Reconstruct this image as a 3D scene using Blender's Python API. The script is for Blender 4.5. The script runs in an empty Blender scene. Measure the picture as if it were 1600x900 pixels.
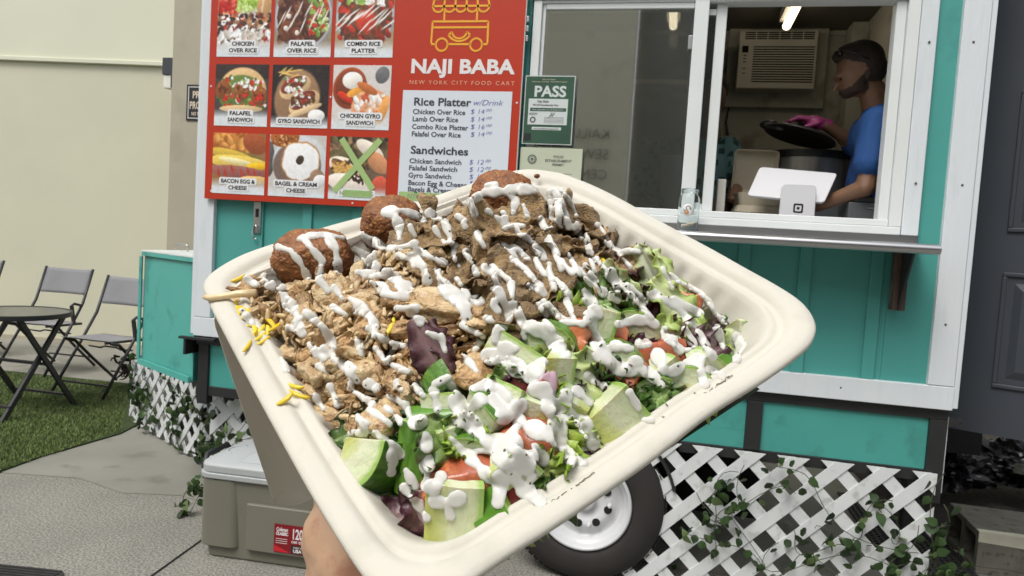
import bpy, bmesh, math, random
import numpy as np
from mathutils import Vector, Matrix, noise, Euler
from mathutils.bvhtree import BVHTree

# ------------------------------------------------------------------ camera, world, sun, exposure
SC = bpy.context.scene
COL = SC.collection
YAW, PITCH, ROLL = -0.217002, -0.060920, 0.061941
CAM = Vector((2.22189, -3.06838, 1.42495)); FPX = 1129.97
def _axes():
    ca, sa, cb, sb = math.cos(YAW), math.sin(YAW), math.cos(PITCH), math.sin(PITCH)
    f = Vector((sa*cb, ca*cb, sb)); r0 = Vector((ca, -sa, 0)); u0 = r0.cross(f)
    cc, sn = math.cos(ROLL), math.sin(ROLL)
    return cc*r0+sn*u0, -sn*r0+cc*u0, f
CR, CU, CF = _axes()
cd = bpy.data.cameras.new('camera'); cam = bpy.data.objects.new('camera', cd); COL.objects.link(cam)
cd.sensor_width = 36; cd.lens = FPX/1600*36; cd.clip_start = .02; cd.clip_end = 300
cam.matrix_world = Matrix(((CR.x, CU.x, -CF.x, CAM.x), (CR.y, CU.y, -CF.y, CAM.y), (CR.z, CU.z, -CF.z, CAM.z), (0, 0, 0, 1)))
cd.dof.use_dof = True; cd.dof.focus_distance = .42; cd.dof.aperture_fstop = 50
SC.camera = cam
W = bpy.data.worlds.new('World'); SC.world = W; W.use_nodes = True
_n = W.node_tree.nodes; _bg = _n['Background']
_sky = _n.new('ShaderNodeTexSky'); _sky.sky_type = 'NISHITA'; _sky.sun_disc = False
SUN_EL, SUN_AZ = math.radians(58), math.radians(205)
_sky.sun_elevation = SUN_EL; _sky.sun_rotation = SUN_AZ; _sky.air_density = 1.0; _sky.dust_density = 4.0; _sky.ozone_density = 1.0
_hs = _n.new('ShaderNodeHueSaturation'); _hs.inputs['Saturation'].default_value = .35      # overcast: greyer than a clear sky
W.node_tree.links.new(_sky.outputs[0], _hs.inputs['Color']); W.node_tree.links.new(_hs.outputs[0], _bg.inputs[0])
_bg.inputs[1].default_value = .12
ld = bpy.data.lights.new('sun', 'SUN'); ld.energy = 1.2; ld.angle = math.radians(25); ld.color = (1, .97, .92)
sun = bpy.data.objects.new('sun', ld); COL.objects.link(sun)
_sd = Vector((math.sin(SUN_AZ)*math.cos(SUN_EL), math.cos(SUN_AZ)*math.cos(SUN_EL), math.sin(SUN_EL)))
sun.rotation_euler = _sd.to_track_quat('Z', 'Y').to_euler()
SC.view_settings.view_transform = 'Standard'; SC.view_settings.look = 'None'
SC.view_settings.exposure = 0.6; SC.view_settings.gamma = 1

# ------------------------------------------------------------------ pixel helpers (photo pixels 1600x900 -> points in the world)
def ray(px, py): return CF + CR*((px-800)/FPX) - CU*((py-450)/FPX)
def hit(px, py, y=0.):
    d = ray(px, py); return CAM + d*((y-CAM.y)/d.y)
def gnd(px, py, z=0.):
    d = ray(px, py); return CAM + d*((z-CAM.z)/d.z)

# ------------------------------------------------------------------ materials
def lin(c):
    return tuple(((x/255)/12.92 if x/255 <= .04045 else ((x/255+.055)/1.055)**2.4) for x in c)
MATS = {}
def mat(name, c1, c2=None, scale=6, rough=.6, bump=0, bscale=60, metal=0, spec=.5, sss=0, rand=0, stretch=(1, 1, 1), contrast=.25, c3=None, s3=40, detail=5, coat=0, bdist=.002, trans=0, alpha=1, emit=0, sssr=.004, ior=None):
    m = bpy.data.materials.new(name); m.use_nodes = True; nt = m.node_tree; N = nt.nodes; L = nt.links
    b = N['Principled BSDF']; b.inputs['Roughness'].default_value = rough; b.inputs['Metallic'].default_value = metal
    b.inputs['Specular IOR Level'].default_value = spec; b.inputs['Coat Weight'].default_value = coat
    b.inputs['Coat Roughness'].default_value = .15
    if ior: b.inputs['IOR'].default_value = ior
    if sss:
        b.inputs['Subsurface Weight'].default_value = sss; b.inputs['Subsurface Radius'].default_value = (1, .7, .5); b.inputs['Subsurface Scale'].default_value = sssr
    if trans: b.inputs['Transmission Weight'].default_value = trans
    if alpha < 1: b.inputs['Alpha'].default_value = alpha
    tc = N.new('ShaderNodeTexCoord'); mp = N.new('ShaderNodeMapping'); mp.inputs['Scale'].default_value = stretch
    L.new(tc.outputs['Object'], mp.inputs[0])
    oi = N.new('ShaderNodeObjectInfo')
    ad = N.new('ShaderNodeVectorMath'); ad.operation = 'ADD'
    ml = N.new('ShaderNodeMath'); ml.operation = 'MULTIPLY'; ml.inputs[1].default_value = 7.0 if rand else 0
    L.new(oi.outputs['Random'], ml.inputs[0]); L.new(mp.outputs[0], ad.inputs[0]); L.new(ml.outputs[0], ad.inputs[1])
    col = None
    if c2 is not None:
        nz = N.new('ShaderNodeTexNoise'); nz.inputs['Scale'].default_value = scale; nz.inputs['Detail'].default_value = detail
        L.new(ad.outputs[0], nz.inputs['Vector'])
        mr = N.new('ShaderNodeMapRange'); mr.inputs[1].default_value = .5-contrast; mr.inputs[2].default_value = .5+contrast
        L.new(nz.outputs[0], mr.inputs[0])
        mx = N.new('ShaderNodeMix'); mx.data_type = 'RGBA'; mx.inputs[6].default_value = (*c1, 1); mx.inputs[7].default_value = (*c2, 1)
        L.new(mr.outputs[0], mx.inputs[0]); col = mx.outputs[2]
        if c3 is not None:
            n3 = N.new('ShaderNodeTexNoise'); n3.inputs['Scale'].default_value = s3; n3.inputs['Detail'].default_value = 4
            L.new(ad.outputs[0], n3.inputs['Vector'])
            r3 = N.new('ShaderNodeMapRange'); r3.inputs[1].default_value = .56; r3.inputs[2].default_value = .68
            L.new(n3.outputs[0], r3.inputs[0])
            m3 = N.new('ShaderNodeMix'); m3.data_type = 'RGBA'; m3.inputs[7].default_value = (*c3, 1)
            L.new(col, m3.inputs[6]); L.new(r3.outputs[0], m3.inputs[0]); col = m3.outputs[2]
    if rand:
        hs = N.new('ShaderNodeHueSaturation')
        r1 = N.new('ShaderNodeMapRange'); r1.inputs[3].default_value = 1-rand; r1.inputs[4].default_value = 1+rand
        L.new(oi.outputs['Random'], r1.inputs[0]); L.new(r1.outputs[0], hs.inputs['Value'])
        if col is not None: L.new(col, hs.inputs['Color'])
        else: hs.inputs['Color'].default_value = (*c1, 1)
        col = hs.outputs[0]
    if col is not None: L.new(col, b.inputs['Base Color'])
    else: b.inputs['Base Color'].default_value = (*c1, 1)
    if emit:
        b.inputs['Emission Color'].default_value = (*c1, 1); b.inputs['Emission Strength'].default_value = emit
    if bump:
        nb = N.new('ShaderNodeTexNoise'); nb.inputs['Scale'].default_value = bscale; nb.inputs['Detail'].default_value = 6
        L.new(ad.outputs[0], nb.inputs['Vector'])
        bp = N.new('ShaderNodeBump'); bp.inputs['Strength'].default_value = bump; bp.inputs['Distance'].default_value = bdist
        L.new(nb.outputs[0], bp.inputs['Height']); L.new(bp.outputs[0], b.inputs['Normal'])
    MATS[name] = m
    return m
def attr_mat(name, rough=.5, spec=.5, sss=0, bump=0, bscale=300, mul=1, bdist=.001):
    m = bpy.data.materials.new(name); m.use_nodes = True; nt = m.node_tree; N = nt.nodes; L = nt.links
    b = N['Principled BSDF']; b.inputs['Roughness'].default_value = rough; b.inputs['Specular IOR Level'].default_value = spec
    if sss:
        b.inputs['Subsurface Weight'].default_value = sss; b.inputs['Subsurface Scale'].default_value = .003
    a = N.new('ShaderNodeAttribute'); a.attribute_name = 'Col'; L.new(a.outputs[0], b.inputs['Base Color'])
    if bump:
        tc = N.new('ShaderNodeTexCoord'); nb = N.new('ShaderNodeTexNoise'); nb.inputs['Scale'].default_value = bscale
        L.new(tc.outputs['Object'], nb.inputs['Vector'])
        bp = N.new('ShaderNodeBump'); bp.inputs['Strength'].default_value = bump; bp.inputs['Distance'].default_value = bdist
        L.new(nb.outputs[0], bp.inputs['Height']); L.new(bp.outputs[0], b.inputs['Normal'])
    MATS[name] = m; return m
def pane_mat(name, refl, tint, rough=.02):
    m = bpy.data.materials.new(name); m.use_nodes = True; nt = m.node_tree; N = nt.nodes; L = nt.links
    N.remove(N['Principled BSDF']); out = N['Material Output']
    t = N.new('ShaderNodeBsdfTransparent'); t.inputs[0].default_value = (*tint, 1)
    g = N.new('ShaderNodeBsdfGlossy'); g.inputs['Roughness'].default_value = rough
    fr = N.new('ShaderNodeLayerWeight'); fr.inputs[0].default_value = .35
    mr = N.new('ShaderNodeMapRange'); mr.inputs[3].default_value = refl; mr.inputs[4].default_value = 1
    L.new(fr.outputs['Fresnel'], mr.inputs[0])
    mx = N.new('ShaderNodeMixShader'); L.new(mr.outputs[0], mx.inputs[0]); L.new(t.outputs[0], mx.inputs[1]); L.new(g.outputs[0], mx.inputs[2])
    L.new(mx.outputs[0], out.inputs[0]); MATS[name] = m; return m

# ------------------------------------------------------------------ object helpers
def tag(o, label=None, cat=None, group=None, kind=None):
    if label: o['label'] = label
    if cat: o['category'] = cat
    if group: o['group'] = group
    if kind: o['kind'] = kind
    return o
def thing(name, label, cat, loc=(0, 0, 0), rz=0, group=None):
    o = bpy.data.objects.new(name, None); COL.objects.link(o); o.location = loc; o.rotation_euler = (0, 0, rz)
    o.empty_display_size = .05
    return tag(o, label, cat, group)
class MB:
    def __init__(s): s.v = []; s.f = []; s.mi = []; s.cur = 0
    def add(s, vs, fs):
        n = len(s.v); s.v += [tuple(p) for p in vs]
        for f in fs: s.f.append(tuple(i+n for i in f)); s.mi.append(s.cur)
        return s
    def box(s, x0, x1, y0, y1, z0, z1):
        return s.add([(x0, y0, z0), (x1, y0, z0), (x1, y1, z0), (x0, y1, z0), (x0, y0, z1), (x1, y0, z1), (x1, y1, z1), (x0, y1, z1)],
                     [(0, 3, 2, 1), (4, 5, 6, 7), (0, 1, 5, 4), (1, 2, 6, 5), (2, 3, 7, 6), (3, 0, 4, 7)])
    def bar(s, p0, p1, w, h, up=(0, 0, 1)):
        p0 = Vector(p0); p1 = Vector(p1); d = (p1-p0).normalized(); up = Vector(up)
        a = d.cross(up)
        if a.length < 1e-4: a = d.cross(Vector((1, 0, 0)))
        a.normalize(); b = a.cross(d).normalized()
        vs = []
        for p in (p0, p1):
            for (i, j) in ((-1, -1), (1, -1), (1, 1), (-1, 1)): vs.append(p + a*(i*w/2) + b*(j*h/2))
        return s.add(vs, [(3, 2, 1, 0), (4, 5, 6, 7), (0, 1, 5, 4), (1, 2, 6, 5), (2, 3, 7, 6), (3, 0, 4, 7)])
    def tube(s, pts, r, n=8, cap=True):
        pts = [Vector(p) for p in pts]; rs = r if isinstance(r, (list, tuple)) else [r]*len(pts)
        vs = []; prev = None
        for i, p in enumerate(pts):
            d = (pts[min(i+1, len(pts)-1)]-pts[max(i-1, 0)]).normalized()
            if prev is None:
                a = d.cross(Vector((0, 0, 1)))
                if a.length < 1e-3: a = d.cross(Vector((1, 0, 0)))
            else: a = prev - d*prev.dot(d)
            a.normalize(); prev = a; b = d.cross(a)
            for k in range(n):
                t = 2*math.pi*k/n; vs.append(p + (a*math.cos(t)+b*math.sin(t))*rs[i])
        fs = []
        for i in range(len(pts)-1):
            for k in range(n):
                k2 = (k+1) % n; fs.append((i*n+k, i*n+k2, (i+1)*n+k2, (i+1)*n+k))
        if cap: fs.append(tuple(range(n-1, -1, -1))); fs.append(tuple((len(pts)-1)*n+k for k in range(n)))
        return s.add(vs, fs)
    def lathe(s, prof, n=32, M=None, closed=False, caps=True):
        M = M or Matrix.Identity(4); vs = []
        for (r, z) in prof:
            for k in range(n):
                t = 2*math.pi*k/n; vs.append(M @ Vector((r*math.cos(t), r*math.sin(t), z)))
        fs = []; m = len(prof)
        for i in range(m if closed else m-1):
            i2 = (i+1) % m
            for k in range(n):
                k2 = (k+1) % n; fs.append((i*n+k, i*n+k2, i2*n+k2, i2*n+k))
        if not closed and caps:
            if prof[0][0] > 1e-6: fs.append(tuple(range(n-1, -1, -1)))
            if prof[-1][0] > 1e-6: fs.append(tuple((m-1)*n+k for k in range(n)))
        return s.add(vs, fs)
    def prism(s, poly, h0, h1, fn):
        """poly: 2d outline (counter-clockwise); fn(a,b,h) -> point"""
        n = len(poly)
        vs = [fn(a, b, h0) for a, b in poly] + [fn(a, b, h1) for a, b in poly]
        fs = [tuple(range(n-1, -1, -1)), tuple(range(n, 2*n))] + [(i, (i+1) % n, n+(i+1) % n, n+i) for i in range(n)]
        return s.add(vs, fs)
    def mesh(s, name, mats, smooth=False):
        me = bpy.data.meshes.new(name); me.from_pydata(s.v, [], s.f)
        if not isinstance(mats, (list, tuple)): mats = [mats]
        for m in mats: me.materials.append(m)
        if len(mats) > 1: me.polygons.foreach_set('material_index', s.mi)
        bm = bmesh.new(); bm.from_mesh(me); bmesh.ops.recalc_face_normals(bm, faces=bm.faces); bm.to_mesh(me); bm.free()
        if smooth: me.polygons.foreach_set('use_smooth', [True]*len(me.polygons))
        me.update(); return me
    def build(s, name, mats, parent=None, smooth=False, bevel=0, seg=2, angle=40):
        o = bpy.data.objects.new(name, s.mesh(name, mats, smooth or bevel > 0)); COL.objects.link(o)
        if parent is not None: o.parent = parent
        if bevel:
            md = o.modifiers.new('bevel', 'BEVEL'); md.width = bevel; md.segments = seg; md.limit_method = 'ANGLE'; md.angle_limit = math.radians(angle); md.harden_normals = True
        elif smooth == 'auto':
            md = o.modifiers.new('bevel', 'BEVEL'); md.width = .0005; md.segments = 1; md.limit_method = 'ANGLE'; md.angle_limit = math.radians(40); md.harden_normals = True
        return o
def box(name, m, parent, x0, x1, y0, y1, z0, z1, bevel=0): return MB().box(x0, x1, y0, y1, z0, z1).build(name, m, parent, bevel=bevel)
def rrect(x0, x1, y0, y1, r, n=5):
    pts = []
    for cx, cy, a0 in ((x1-r, y0+r, -90), (x1-r, y1-r, 0), (x0+r, y1-r, 90), (x0+r, y0+r, 180)):
        for k in range(n+1):
            t = math.radians(a0+90*k/n); pts.append((cx+r*math.cos(t), cy+r*math.sin(t)))
    return pts
_tmpc = []
def text_mesh(body, size, extrude=.0004, bold=0., shear=0., space=1., align='LEFT', lspace=1.0):
    c = bpy.data.curves.new('lettering', 'FONT'); c.body = body; c.size = size; c.extrude = extrude; c.offset = bold; c.shear = shear
    c.space_character = space; c.align_x = align; c.resolution_u = 3; c.space_line = lspace
    o = bpy.data.objects.new('t', c); COL.objects.link(o); bpy.context.view_layer.update()
    me = bpy.data.meshes.new_from_object(o.evaluated_get(bpy.context.evaluated_depsgraph_get()))
    bpy.data.objects.remove(o); bpy.data.curves.remove(c); return me
def text(name, body, x, y, z, size, m, parent, fit=None, rz=0, roll=0, wx=1, **k):
    """lettering standing on the plane whose normal is -y; fit = wished overall width"""
    me = text_mesh(body, size, **k); me.materials.clear(); me.materials.append(m)
    o = bpy.data.objects.new(name, me); COL.objects.link(o); o.parent = parent
    co = np.zeros(len(me.vertices)*3); me.vertices.foreach_get('co', co); co = co.reshape(-1, 3)
    sx = wx
    if fit:
        w = co[:, 0].max()-co[:, 0].min(); sx = fit/w
    o.matrix_basis = Matrix.Translation((x, y, z)) @ Matrix.Rotation(rz, 4, 'Z') @ Matrix.Rotation(roll, 4, 'Y') @ Matrix.Rotation(math.radians(90), 4, 'X') @ Matrix.Diagonal((sx, 1, 1, 1))
    return o
def organic(name, prims, voxel, m, parent=None, smooth=4, disp=None, vcol=None):
    """ellipsoids and tapered capsules fused into one continuous surface"""
    bm = bmesh.new()
    for p in prims:
        if p[0] == 'e':
            c, r = Vector(p[1]), p[2]; R = p[3] if len(p) > 3 else Matrix.Identity(3)
            bmesh.ops.create_icosphere(bm, subdivisions=3, radius=1, matrix=Matrix.Translation(c) @ R.to_4x4() @ Matrix.Diagonal((*r, 1)))
        else:
            a, b2, r0, r1 = Vector(p[1]), Vector(p[2]), p[3], p[4]
            d = b2-a; n = max(2, int(d.length/(min(r0, r1)*.35)))
            for i in range(n+1):
                t = i/n; bmesh.ops.create_icosphere(bm, subdivisions=2, radius=r0+(r1-r0)*t, matrix=Matrix.Translation(a+d*t))
    me = bpy.data.meshes.new(name); bm.to_mesh(me); bm.free()
    o = bpy.data.objects.new(name, me); COL.objects.link(o)
    r = o.modifiers.new('r', 'REMESH'); r.mode = 'VOXEL'; r.voxel_size = voxel
    s = o.modifiers.new('s', 'SMOOTH'); s.iterations = smooth; s.factor = .6
    bpy.context.view_layer.update()
    me2 = bpy.data.meshes.new_from_object(o.evaluated_get(bpy.context.evaluated_depsgraph_get()))
    o.modifiers.clear(); o.data = me2; bpy.data.meshes.remove(me); me2.name = name
    if disp:
        for v in me2.vertices: v.co = disp(v.co, v.normal)
    me2.materials.clear(); me2.materials.append(m)
    me2.polygons.foreach_set('use_smooth', [True]*len(me2.polygons))
    if parent is not None: o.parent = parent
    return o
# ------------------------------------------------------------------ shared materials
teal = mat('teal_paint', (.066, .305, .275), (.076, .335, .300), scale=2.5, rough=.42, bump=.25, bscale=90, c3=(.055, .25, .22), s3=3.3)
teal2 = mat('teal_paint_panel', (.066, .33, .288), (.058, .29, .255), scale=4, rough=.38, bump=.2, bscale=60, c3=(.05, .24, .21), s3=7)
white = mat('white_painted_wood', (.66, .70, .72), (.62, .665, .69), scale=7, rough=.5, bump=.7, bscale=60, bdist=.003, stretch=(1, 1, .16), c3=(.60, .645, .67), s3=26)
vinyl = mat('white_vinyl', (.72, .75, .74), (.66, .69, .68), scale=5, rough=.35)
black = mat('black_steel', (.012, .013, .014), (.022, .022, .023), scale=9, rough=.5, bump=.3, bscale=50)
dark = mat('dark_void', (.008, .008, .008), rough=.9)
steel = mat('stainless_steel', (.55, .55, .55), (.45, .45, .46), scale=4, rough=.32, metal=1, stretch=(.3, 8, 8))
chrome = mat('galvanised_metal', (.5, .5, .5), rough=.35, metal=1)
cream = mat('cream_stucco', (.60, .585, .45), (.55, .535, .41), scale=1.2, rough=.9, bump=.35, bscale=120, c3=(.56, .545, .42), s3=.9)
cream_up = mat('upper_cream_stucco', (.66, .66, .52), (.62, .62, .49), scale=1.1, rough=.9, bump=.3, bscale=120)
beige = mat('beige_stucco', (.42, .38, .29), (.36, .33, .25), scale=2.2, rough=.9, bump=.3, bscale=80, c3=(.345, .315, .24), s3=2.4)
screw_m = mat('screw_head', (.08, .08, .08), rough=.5, metal=.6)

# ------------------------------------------------------------------ setting: ground, slab, turf
def sheet(name, poly, z, m, kind='structure', th=0):
    b = MB()
    if th:
        b.prism(poly, z-th, z, lambda a, c, h: (a, c, h))
    else: b.add([(x, y, z) for x, y in poly], [tuple(range(len(poly)))])
    o = b.build(name, m); tag(o, kind=kind); return o
def concrete_mat():
    m = mat('rough_concrete', (.27, .26, .225), (.20, .193, .168), scale=2.2, rough=.92, bump=.9, bscale=110, bdist=.006)
    nt = m.node_tree; N = nt.nodes; L = nt.links; b = N['Principled BSDF']; src = b.inputs['Base Color'].links[0].from_socket
    tc = N.new('ShaderNodeTexCoord'); v = N.new('ShaderNodeTexNoise'); v.inputs['Scale'].default_value = 95; v.inputs['Detail'].default_value = 3; v.inputs['Roughness'].default_value = .8
    L.new(tc.outputs['Object'], v.inputs['Vector'])
    r = N.new('ShaderNodeMapRange'); r.inputs[1].default_value = .38; r.inputs[2].default_value = .64; r.inputs[3].default_value = .5; r.inputs[4].default_value = 1.5
    L.new(v.outputs[0], r.inputs[0])
    w = N.new('ShaderNodeVectorMath'); w.operation = 'SCALE'; L.new(src, w.inputs[0]); L.new(r.outputs[0], w.inputs['Scale']); L.new(w.outputs[0], b.inputs['Base Color'])
    return m
conc = concrete_mat()
slabm = mat('worn_patio_slab', (.25, .245, .21), (.19, .185, .158), scale=2.6, rough=.9, bump=.5, bscale=30, c3=(.16, .155, .13), s3=5)
sheet('ground', [(-60, -60), (60, -60), (60, 60), (-60, 60)], 0, conc)
random.seed(5)
pts = []
for a, b_ in ((-8, .20), (-3, .18), (-1.27, .14), (-.85, .22), (-.5, .12), (-.2, .2), (.1, .12), (.3, .2), (.9, .24), (2.0, .22), (3.4, .3)): pts.append((a, b_))
sheet('patio_slab', pts + [(3.4, 6), (-8, 6)], .004, slabm, th=.0035)
# saw-cut joint in the concrete, a recessed groove
jb = MB(); jb.bar((.27, -.62, .0045), (.235, -.24, .0045), .006, .003); jb.bar((.31, -1.4, .0045), (.27, -.62, .0045), .006, .003)
tag(jb.build('pavement_joint', dark), kind='structure')
soil = mat('dark_mulch', (.035, .026, .018), (.012, .01, .008), scale=30, rough=1, bump=1, bscale=60, bdist=.02)
sheet('soil_strip', [(3.55, 1.35), (9, .9), (9, 3.9), (3.5, 4.2)], .011, soil)
turfm = mat('turf_backing', (.035, .055, .012), (.022, .038, .01), scale=14, rough=1)
sheet('turf_mat', [(-7, -2.0), (-1.29, -.6), (-1.285, .13), (-1.31, .42), (-1.27, 1.0), (-1.5, 1.9), (-2.3, 2.28), (-2.9, 2.25), (-7, 2.05)], .014, turfm, th=.012)
def grass():
    rng = random.Random(3); b = MB(); V = []; F = []; C = []
    n = 0
    while n < 52000:
        y = rng.uniform(-.3, 2.25); x = rng.uniform(-4.2, -1.27)
        if rng.random() > (1.15 - .35*y): continue
        if x > -1.29 - .0*y and y < 1: continue
        if y > 1.0 and x > -1.27 - (y-1)*.8: continue
        if y > 2.22+ (x+2.3)*.04: continue
        if x < -4.2+y*.2: continue
        h = rng.uniform(.012, .024); w = rng.uniform(.0025, .004); t = rng.uniform(0, math.pi); dx, dy = math.cos(t)*w, math.sin(t)*w
        lx, ly = rng.uniform(-.012, .012), rng.uniform(-.012, .012)
        k = len(V); V += [(x-dx, y-dy, .014), (x+dx, y+dy, .014), (x+lx, y+ly, .014+h)]; F.append((k, k+1, k+2))
        n += 1
    me = bpy.data.meshes.new('turf'); me.from_pydata(V, [], F)
    me.materials.append(mat('turf_blades', (.17, .22, .06), (.11, .16, .04), scale=3, rough=.7, c3=(.15, .20, .06), s3=60))
    o = bpy.data.objects.new('turf', me); COL.objects.link(o); tag(o, 'bright green artificial turf under the patio table', 'turf', kind='stuff')
grass()
matm = mat('ribbed_rubber', (.035, .033, .032), (.02, .02, .02), scale=20, rough=.8)
rm = thing('rubber_mat', 'dark ribbed rubber mat at the lower left on the rough concrete', 'mat', (-.04, -.68, 0))
b = MB(); b.prism(rrect(-1.6, 0, -1.2, 0, .06), .001, .008, lambda a, c, h: (a-.0, c, h)); b.build('base', matm, rm)
rb = MB()
for k in range(60): rb.box(-1.57, -.03, -1.17+k*.0195, -1.161+k*.0195, .0083, .0125)
tag(rb.build('rib', matm, rm), kind='stuff')
rm.rotation_euler.z = math.radians(8)
# black drainage mat at the right
dm = thing('drainage_mat', 'black perforated drainage mat beside the grey concrete block', 'mat', (3.32, -.3, 0))
b = MB()
for i in range(13): b.box(i*.032, i*.032+.012, 0, 2.0, .007, .016)
for j in range(56): b.box(-.004, .40, j*.036, j*.036+.012, .0075, .0155)
tag(b.build('mesh_grid', mat('black_rubber', (.02, .02, .021), rough=.7), dm), kind='stuff')

# ------------------------------------------------------------------ the cream building behind
def wall_y(x): return 3.644 + .1161*(x+5.169)
bl = thing('building', 'cream stucco building wall with a ledge behind the patio chairs', 'building', (0, 0, 0))
def wallbox(x0, x1, z0, z1, off, th=.3):
    b = MB(); b.add([(x0, wall_y(x0)+off, z0), (x1, wall_y(x1)+off, z0), (x1, wall_y(x1)+off+th, z0), (x0, wall_y(x0)+off+th, z0),
                     (x0, wall_y(x0)+off, z1), (x1, wall_y(x1)+off, z1), (x1, wall_y(x1)+off+th, z1), (x0, wall_y(x0)+off+th, z1)],
                    [(0, 3, 2, 1), (4, 5, 6, 7), (0, 1, 5, 4), (1, 2, 6, 5), (2, 3, 7, 6), (3, 0, 4, 7)]); return b
wallbox(-14, 12, 0, 3.10, .0).build('wall', cream, bl)
wallbox(-14, 12, 3.102, 3.15, -.045, .34).build('ledge', cream_up, bl, bevel=.008)
wallbox(-14, 12, 3.152, 7.5, -.02, .32).build('wall', cream_up, bl)
wallbox(-14, 12, .0, .05, -.02, .019).build('skirting', beige, bl)
b = MB(); b.box(-2.77, -1.75, 3.3, 4.0, 0, 7.2); b.build('pilaster', beige, bl)
# wall lamp on the pilaster
wl = thing('wall_lamp', 'square black wall lamp with frosted glass on the beige pilaster', 'wall lamp', (-2.77, 3.36, 3.0))
lampg = mat('frosted_lamp_glass', (.75, .75, .66), (.62, .62, .52), scale=12, rough=.35)
graph = mat('graphite_metal', (.035, .038, .045), rough=.5)
box('backplate', graph, wl, -.022, 0, -.055, .075, -.23, .06, .002)
box('hood', graph, wl, -.125, -.023, -.05, .07, -.105, .062, .003)
box('lamp_glass', lampg, wl, -.115, -.024, -.04, .06, -.235, -.108, .004)
# sign
sg = thing('sign', 'small black and white PRIVATE PROPERTY sign on the pilaster', 'sign', (-2.40, 3.29, 2.62))
blackp = mat('sign_black', (.012, .011, .010), rough=.35); goldp = mat('sign_lettering', (.62, .52, .40), rough=.5); whitep = mat('sign_white', (.62, .62, .6), rough=.5)
box('plate', blackp, sg, -.19, .19, .0, .008, -.175, .175)
b = MB()
for (x0, x1, z0, z1) in ((-.172, .172, .148, .156), (-.172, .172, -.156, -.148), (-.172, -.164, -.1475, .1475), (.164, .172, -.1475, .1475)): b.box(x0, x1, -.002, -.0002, z0, z1)
b.build('border', whitep, sg)
text('lettering', 'PRIVATE', -.125, -.001, .045, .095, goldp, sg, fit=.27, bold=.0025)
text('lettering', 'PROPERTY', -.155, -.001, -.06, .10, goldp, sg, fit=.31, bold=.0025)
text('lettering', 'NO TRESPASSING', -.13, -.001, -.125, .048, goldp, sg, fit=.26, bold=.0012)
# shop opposite, seen only as a reflection in the serving window
sh = thing('building', 'shop building across the yard, reflected in the serving window', 'building', (0, 0, 0))
shm = mat('shop_wall', (.74, .72, .60), (.68, .66, .54), scale=1, rough=.9)
PE = hit(984, 200, 9.3).x
box('wall', shm, sh, -9, PE, -9.6, -9.3, 0, 6.4)
box('dark_reflection_wall', mat('dark_reflection', (.25, .25, .22), (.16, .16, .14), scale=.8, rough=.7), sh, PE+.002, 13, -9.9, -9.7, 0, 6.4)  # unseen dark wall, added so the right of the pane reflects something dark
P = hit(898, 196, 9.3)
for k, t_ in enumerate(('KAILUA', 'SEWING', 'CENTER')):
    me = text_mesh(t_, .24, extrude=.01, bold=-.004); me.materials.clear(); me.materials.append(mat('shop_letters', (.20, .19, .16), rough=.7) if k == 0 else MATS['shop_letters'])
    o = bpy.data.objects.new('lettering', me); COL.objects.link(o); o.parent = sh
    o.matrix_basis = Matrix.Translation((P.x+.62, -9.22, P.z-.22-k*.34)) @ Matrix.Rotation(math.pi, 4, 'Z') @ Matrix.Rotation(math.radians(90), 4, 'X')

# ------------------------------------------------------------------ the food trailer
tr = thing('food_trailer', 'teal and white wooden food trailer with open serving window', 'food trailer', (0, 0, 0))
def P_(name, m, *a, bevel=0, parent=None): return box(name, m, parent or tr, *a, bevel=bevel)
WX0, WX1, WZ0, WZ1 = 1.56, 3.045, 1.552, 2.455; TOP = 3.02
P_('wall_panel', teal, .02, WX0, .0, .03, .982, TOP)
P_('wall_panel', teal, WX0+.001, WX1-.001, .0, .03, .982, WZ0-.002)
P_('wall_panel', teal, WX1, 3.28, .0, .03, .982, TOP)
P_('wall_panel', teal, WX0+.001, WX1-.001, .0, .03, WZ1+.002, TOP)
for x in (.29, .538, .785, 1.03, 1.275, 1.52, 1.765, 2.01, 2.235, 2.475, 2.71, 2.972):
    z1 = 1.515 if x > 1.5 else TOP
    P_('batten', teal, x, x+.047, -.012, -.0005, .983, z1, bevel=.002)
P_('corner_board', white, -.002, .085, -.024, .018, .984, TOP, bevel=.003)
P_('corner_board', white, 3.209, 3.302, -.024, .018, .984, TOP, bevel=.003)
P_('base_board', white, -.003, 3.303, -.026, .016, .892, .982, bevel=.003)
P_('corner_board', white, -.0215, -.0035, -.02, .09, .90, TOP, bevel=.002)
P_('corner_board', white, 3.3035, 3.322, -.02, .09, .90, TOP, bevel=.002)
# end walls, back, roof, floor, inside lining
lining = mat('interior_lining', (.68, .67, .62), (.60, .58, .53), scale=2, rough=.6, c3=(.40, .37, .31), s3=5)
P_('end_wall', teal, -.001, .018, .031, 1.93, .9, TOP-.02)
P_('end_wall', teal, 3.283, 3.3, .031, 1.93, .9, TOP-.02)
P_('back_wall', teal, 0, 3.3, 1.932, 1.96, .9, TOP-.02)
P_('roof', white, -.08, 3.38, -.12, 2.03, TOP+.002, TOP+.06)
P_('floor', black, 0, 3.3, .018, 1.93, .862, .888)
P_('inside_lining', lining, .02, 3.28, 1.90, 1.928, .89, 2.90)
P_('inside_lining', lining, 3.262, 3.281, .035, 1.899, .89, 2.90)
P_('inside_lining', lining, .02, .04, .035, 1.899, .89, 2.90)
P_('inside_lining', lining, .05, 1.52, .032, .045, .89, 2.90)
P_('ceiling', mat('interior_ceiling', (.16, .145, .12), (.12, .11, .09), scale=3, rough=.5), .045, 3.26, .05, 1.898, 2.89, 2.91)
P_('trim_strip', lining, 2.3, 3.26, 1.885, 1.899, 2.86, 2.888)
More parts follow.
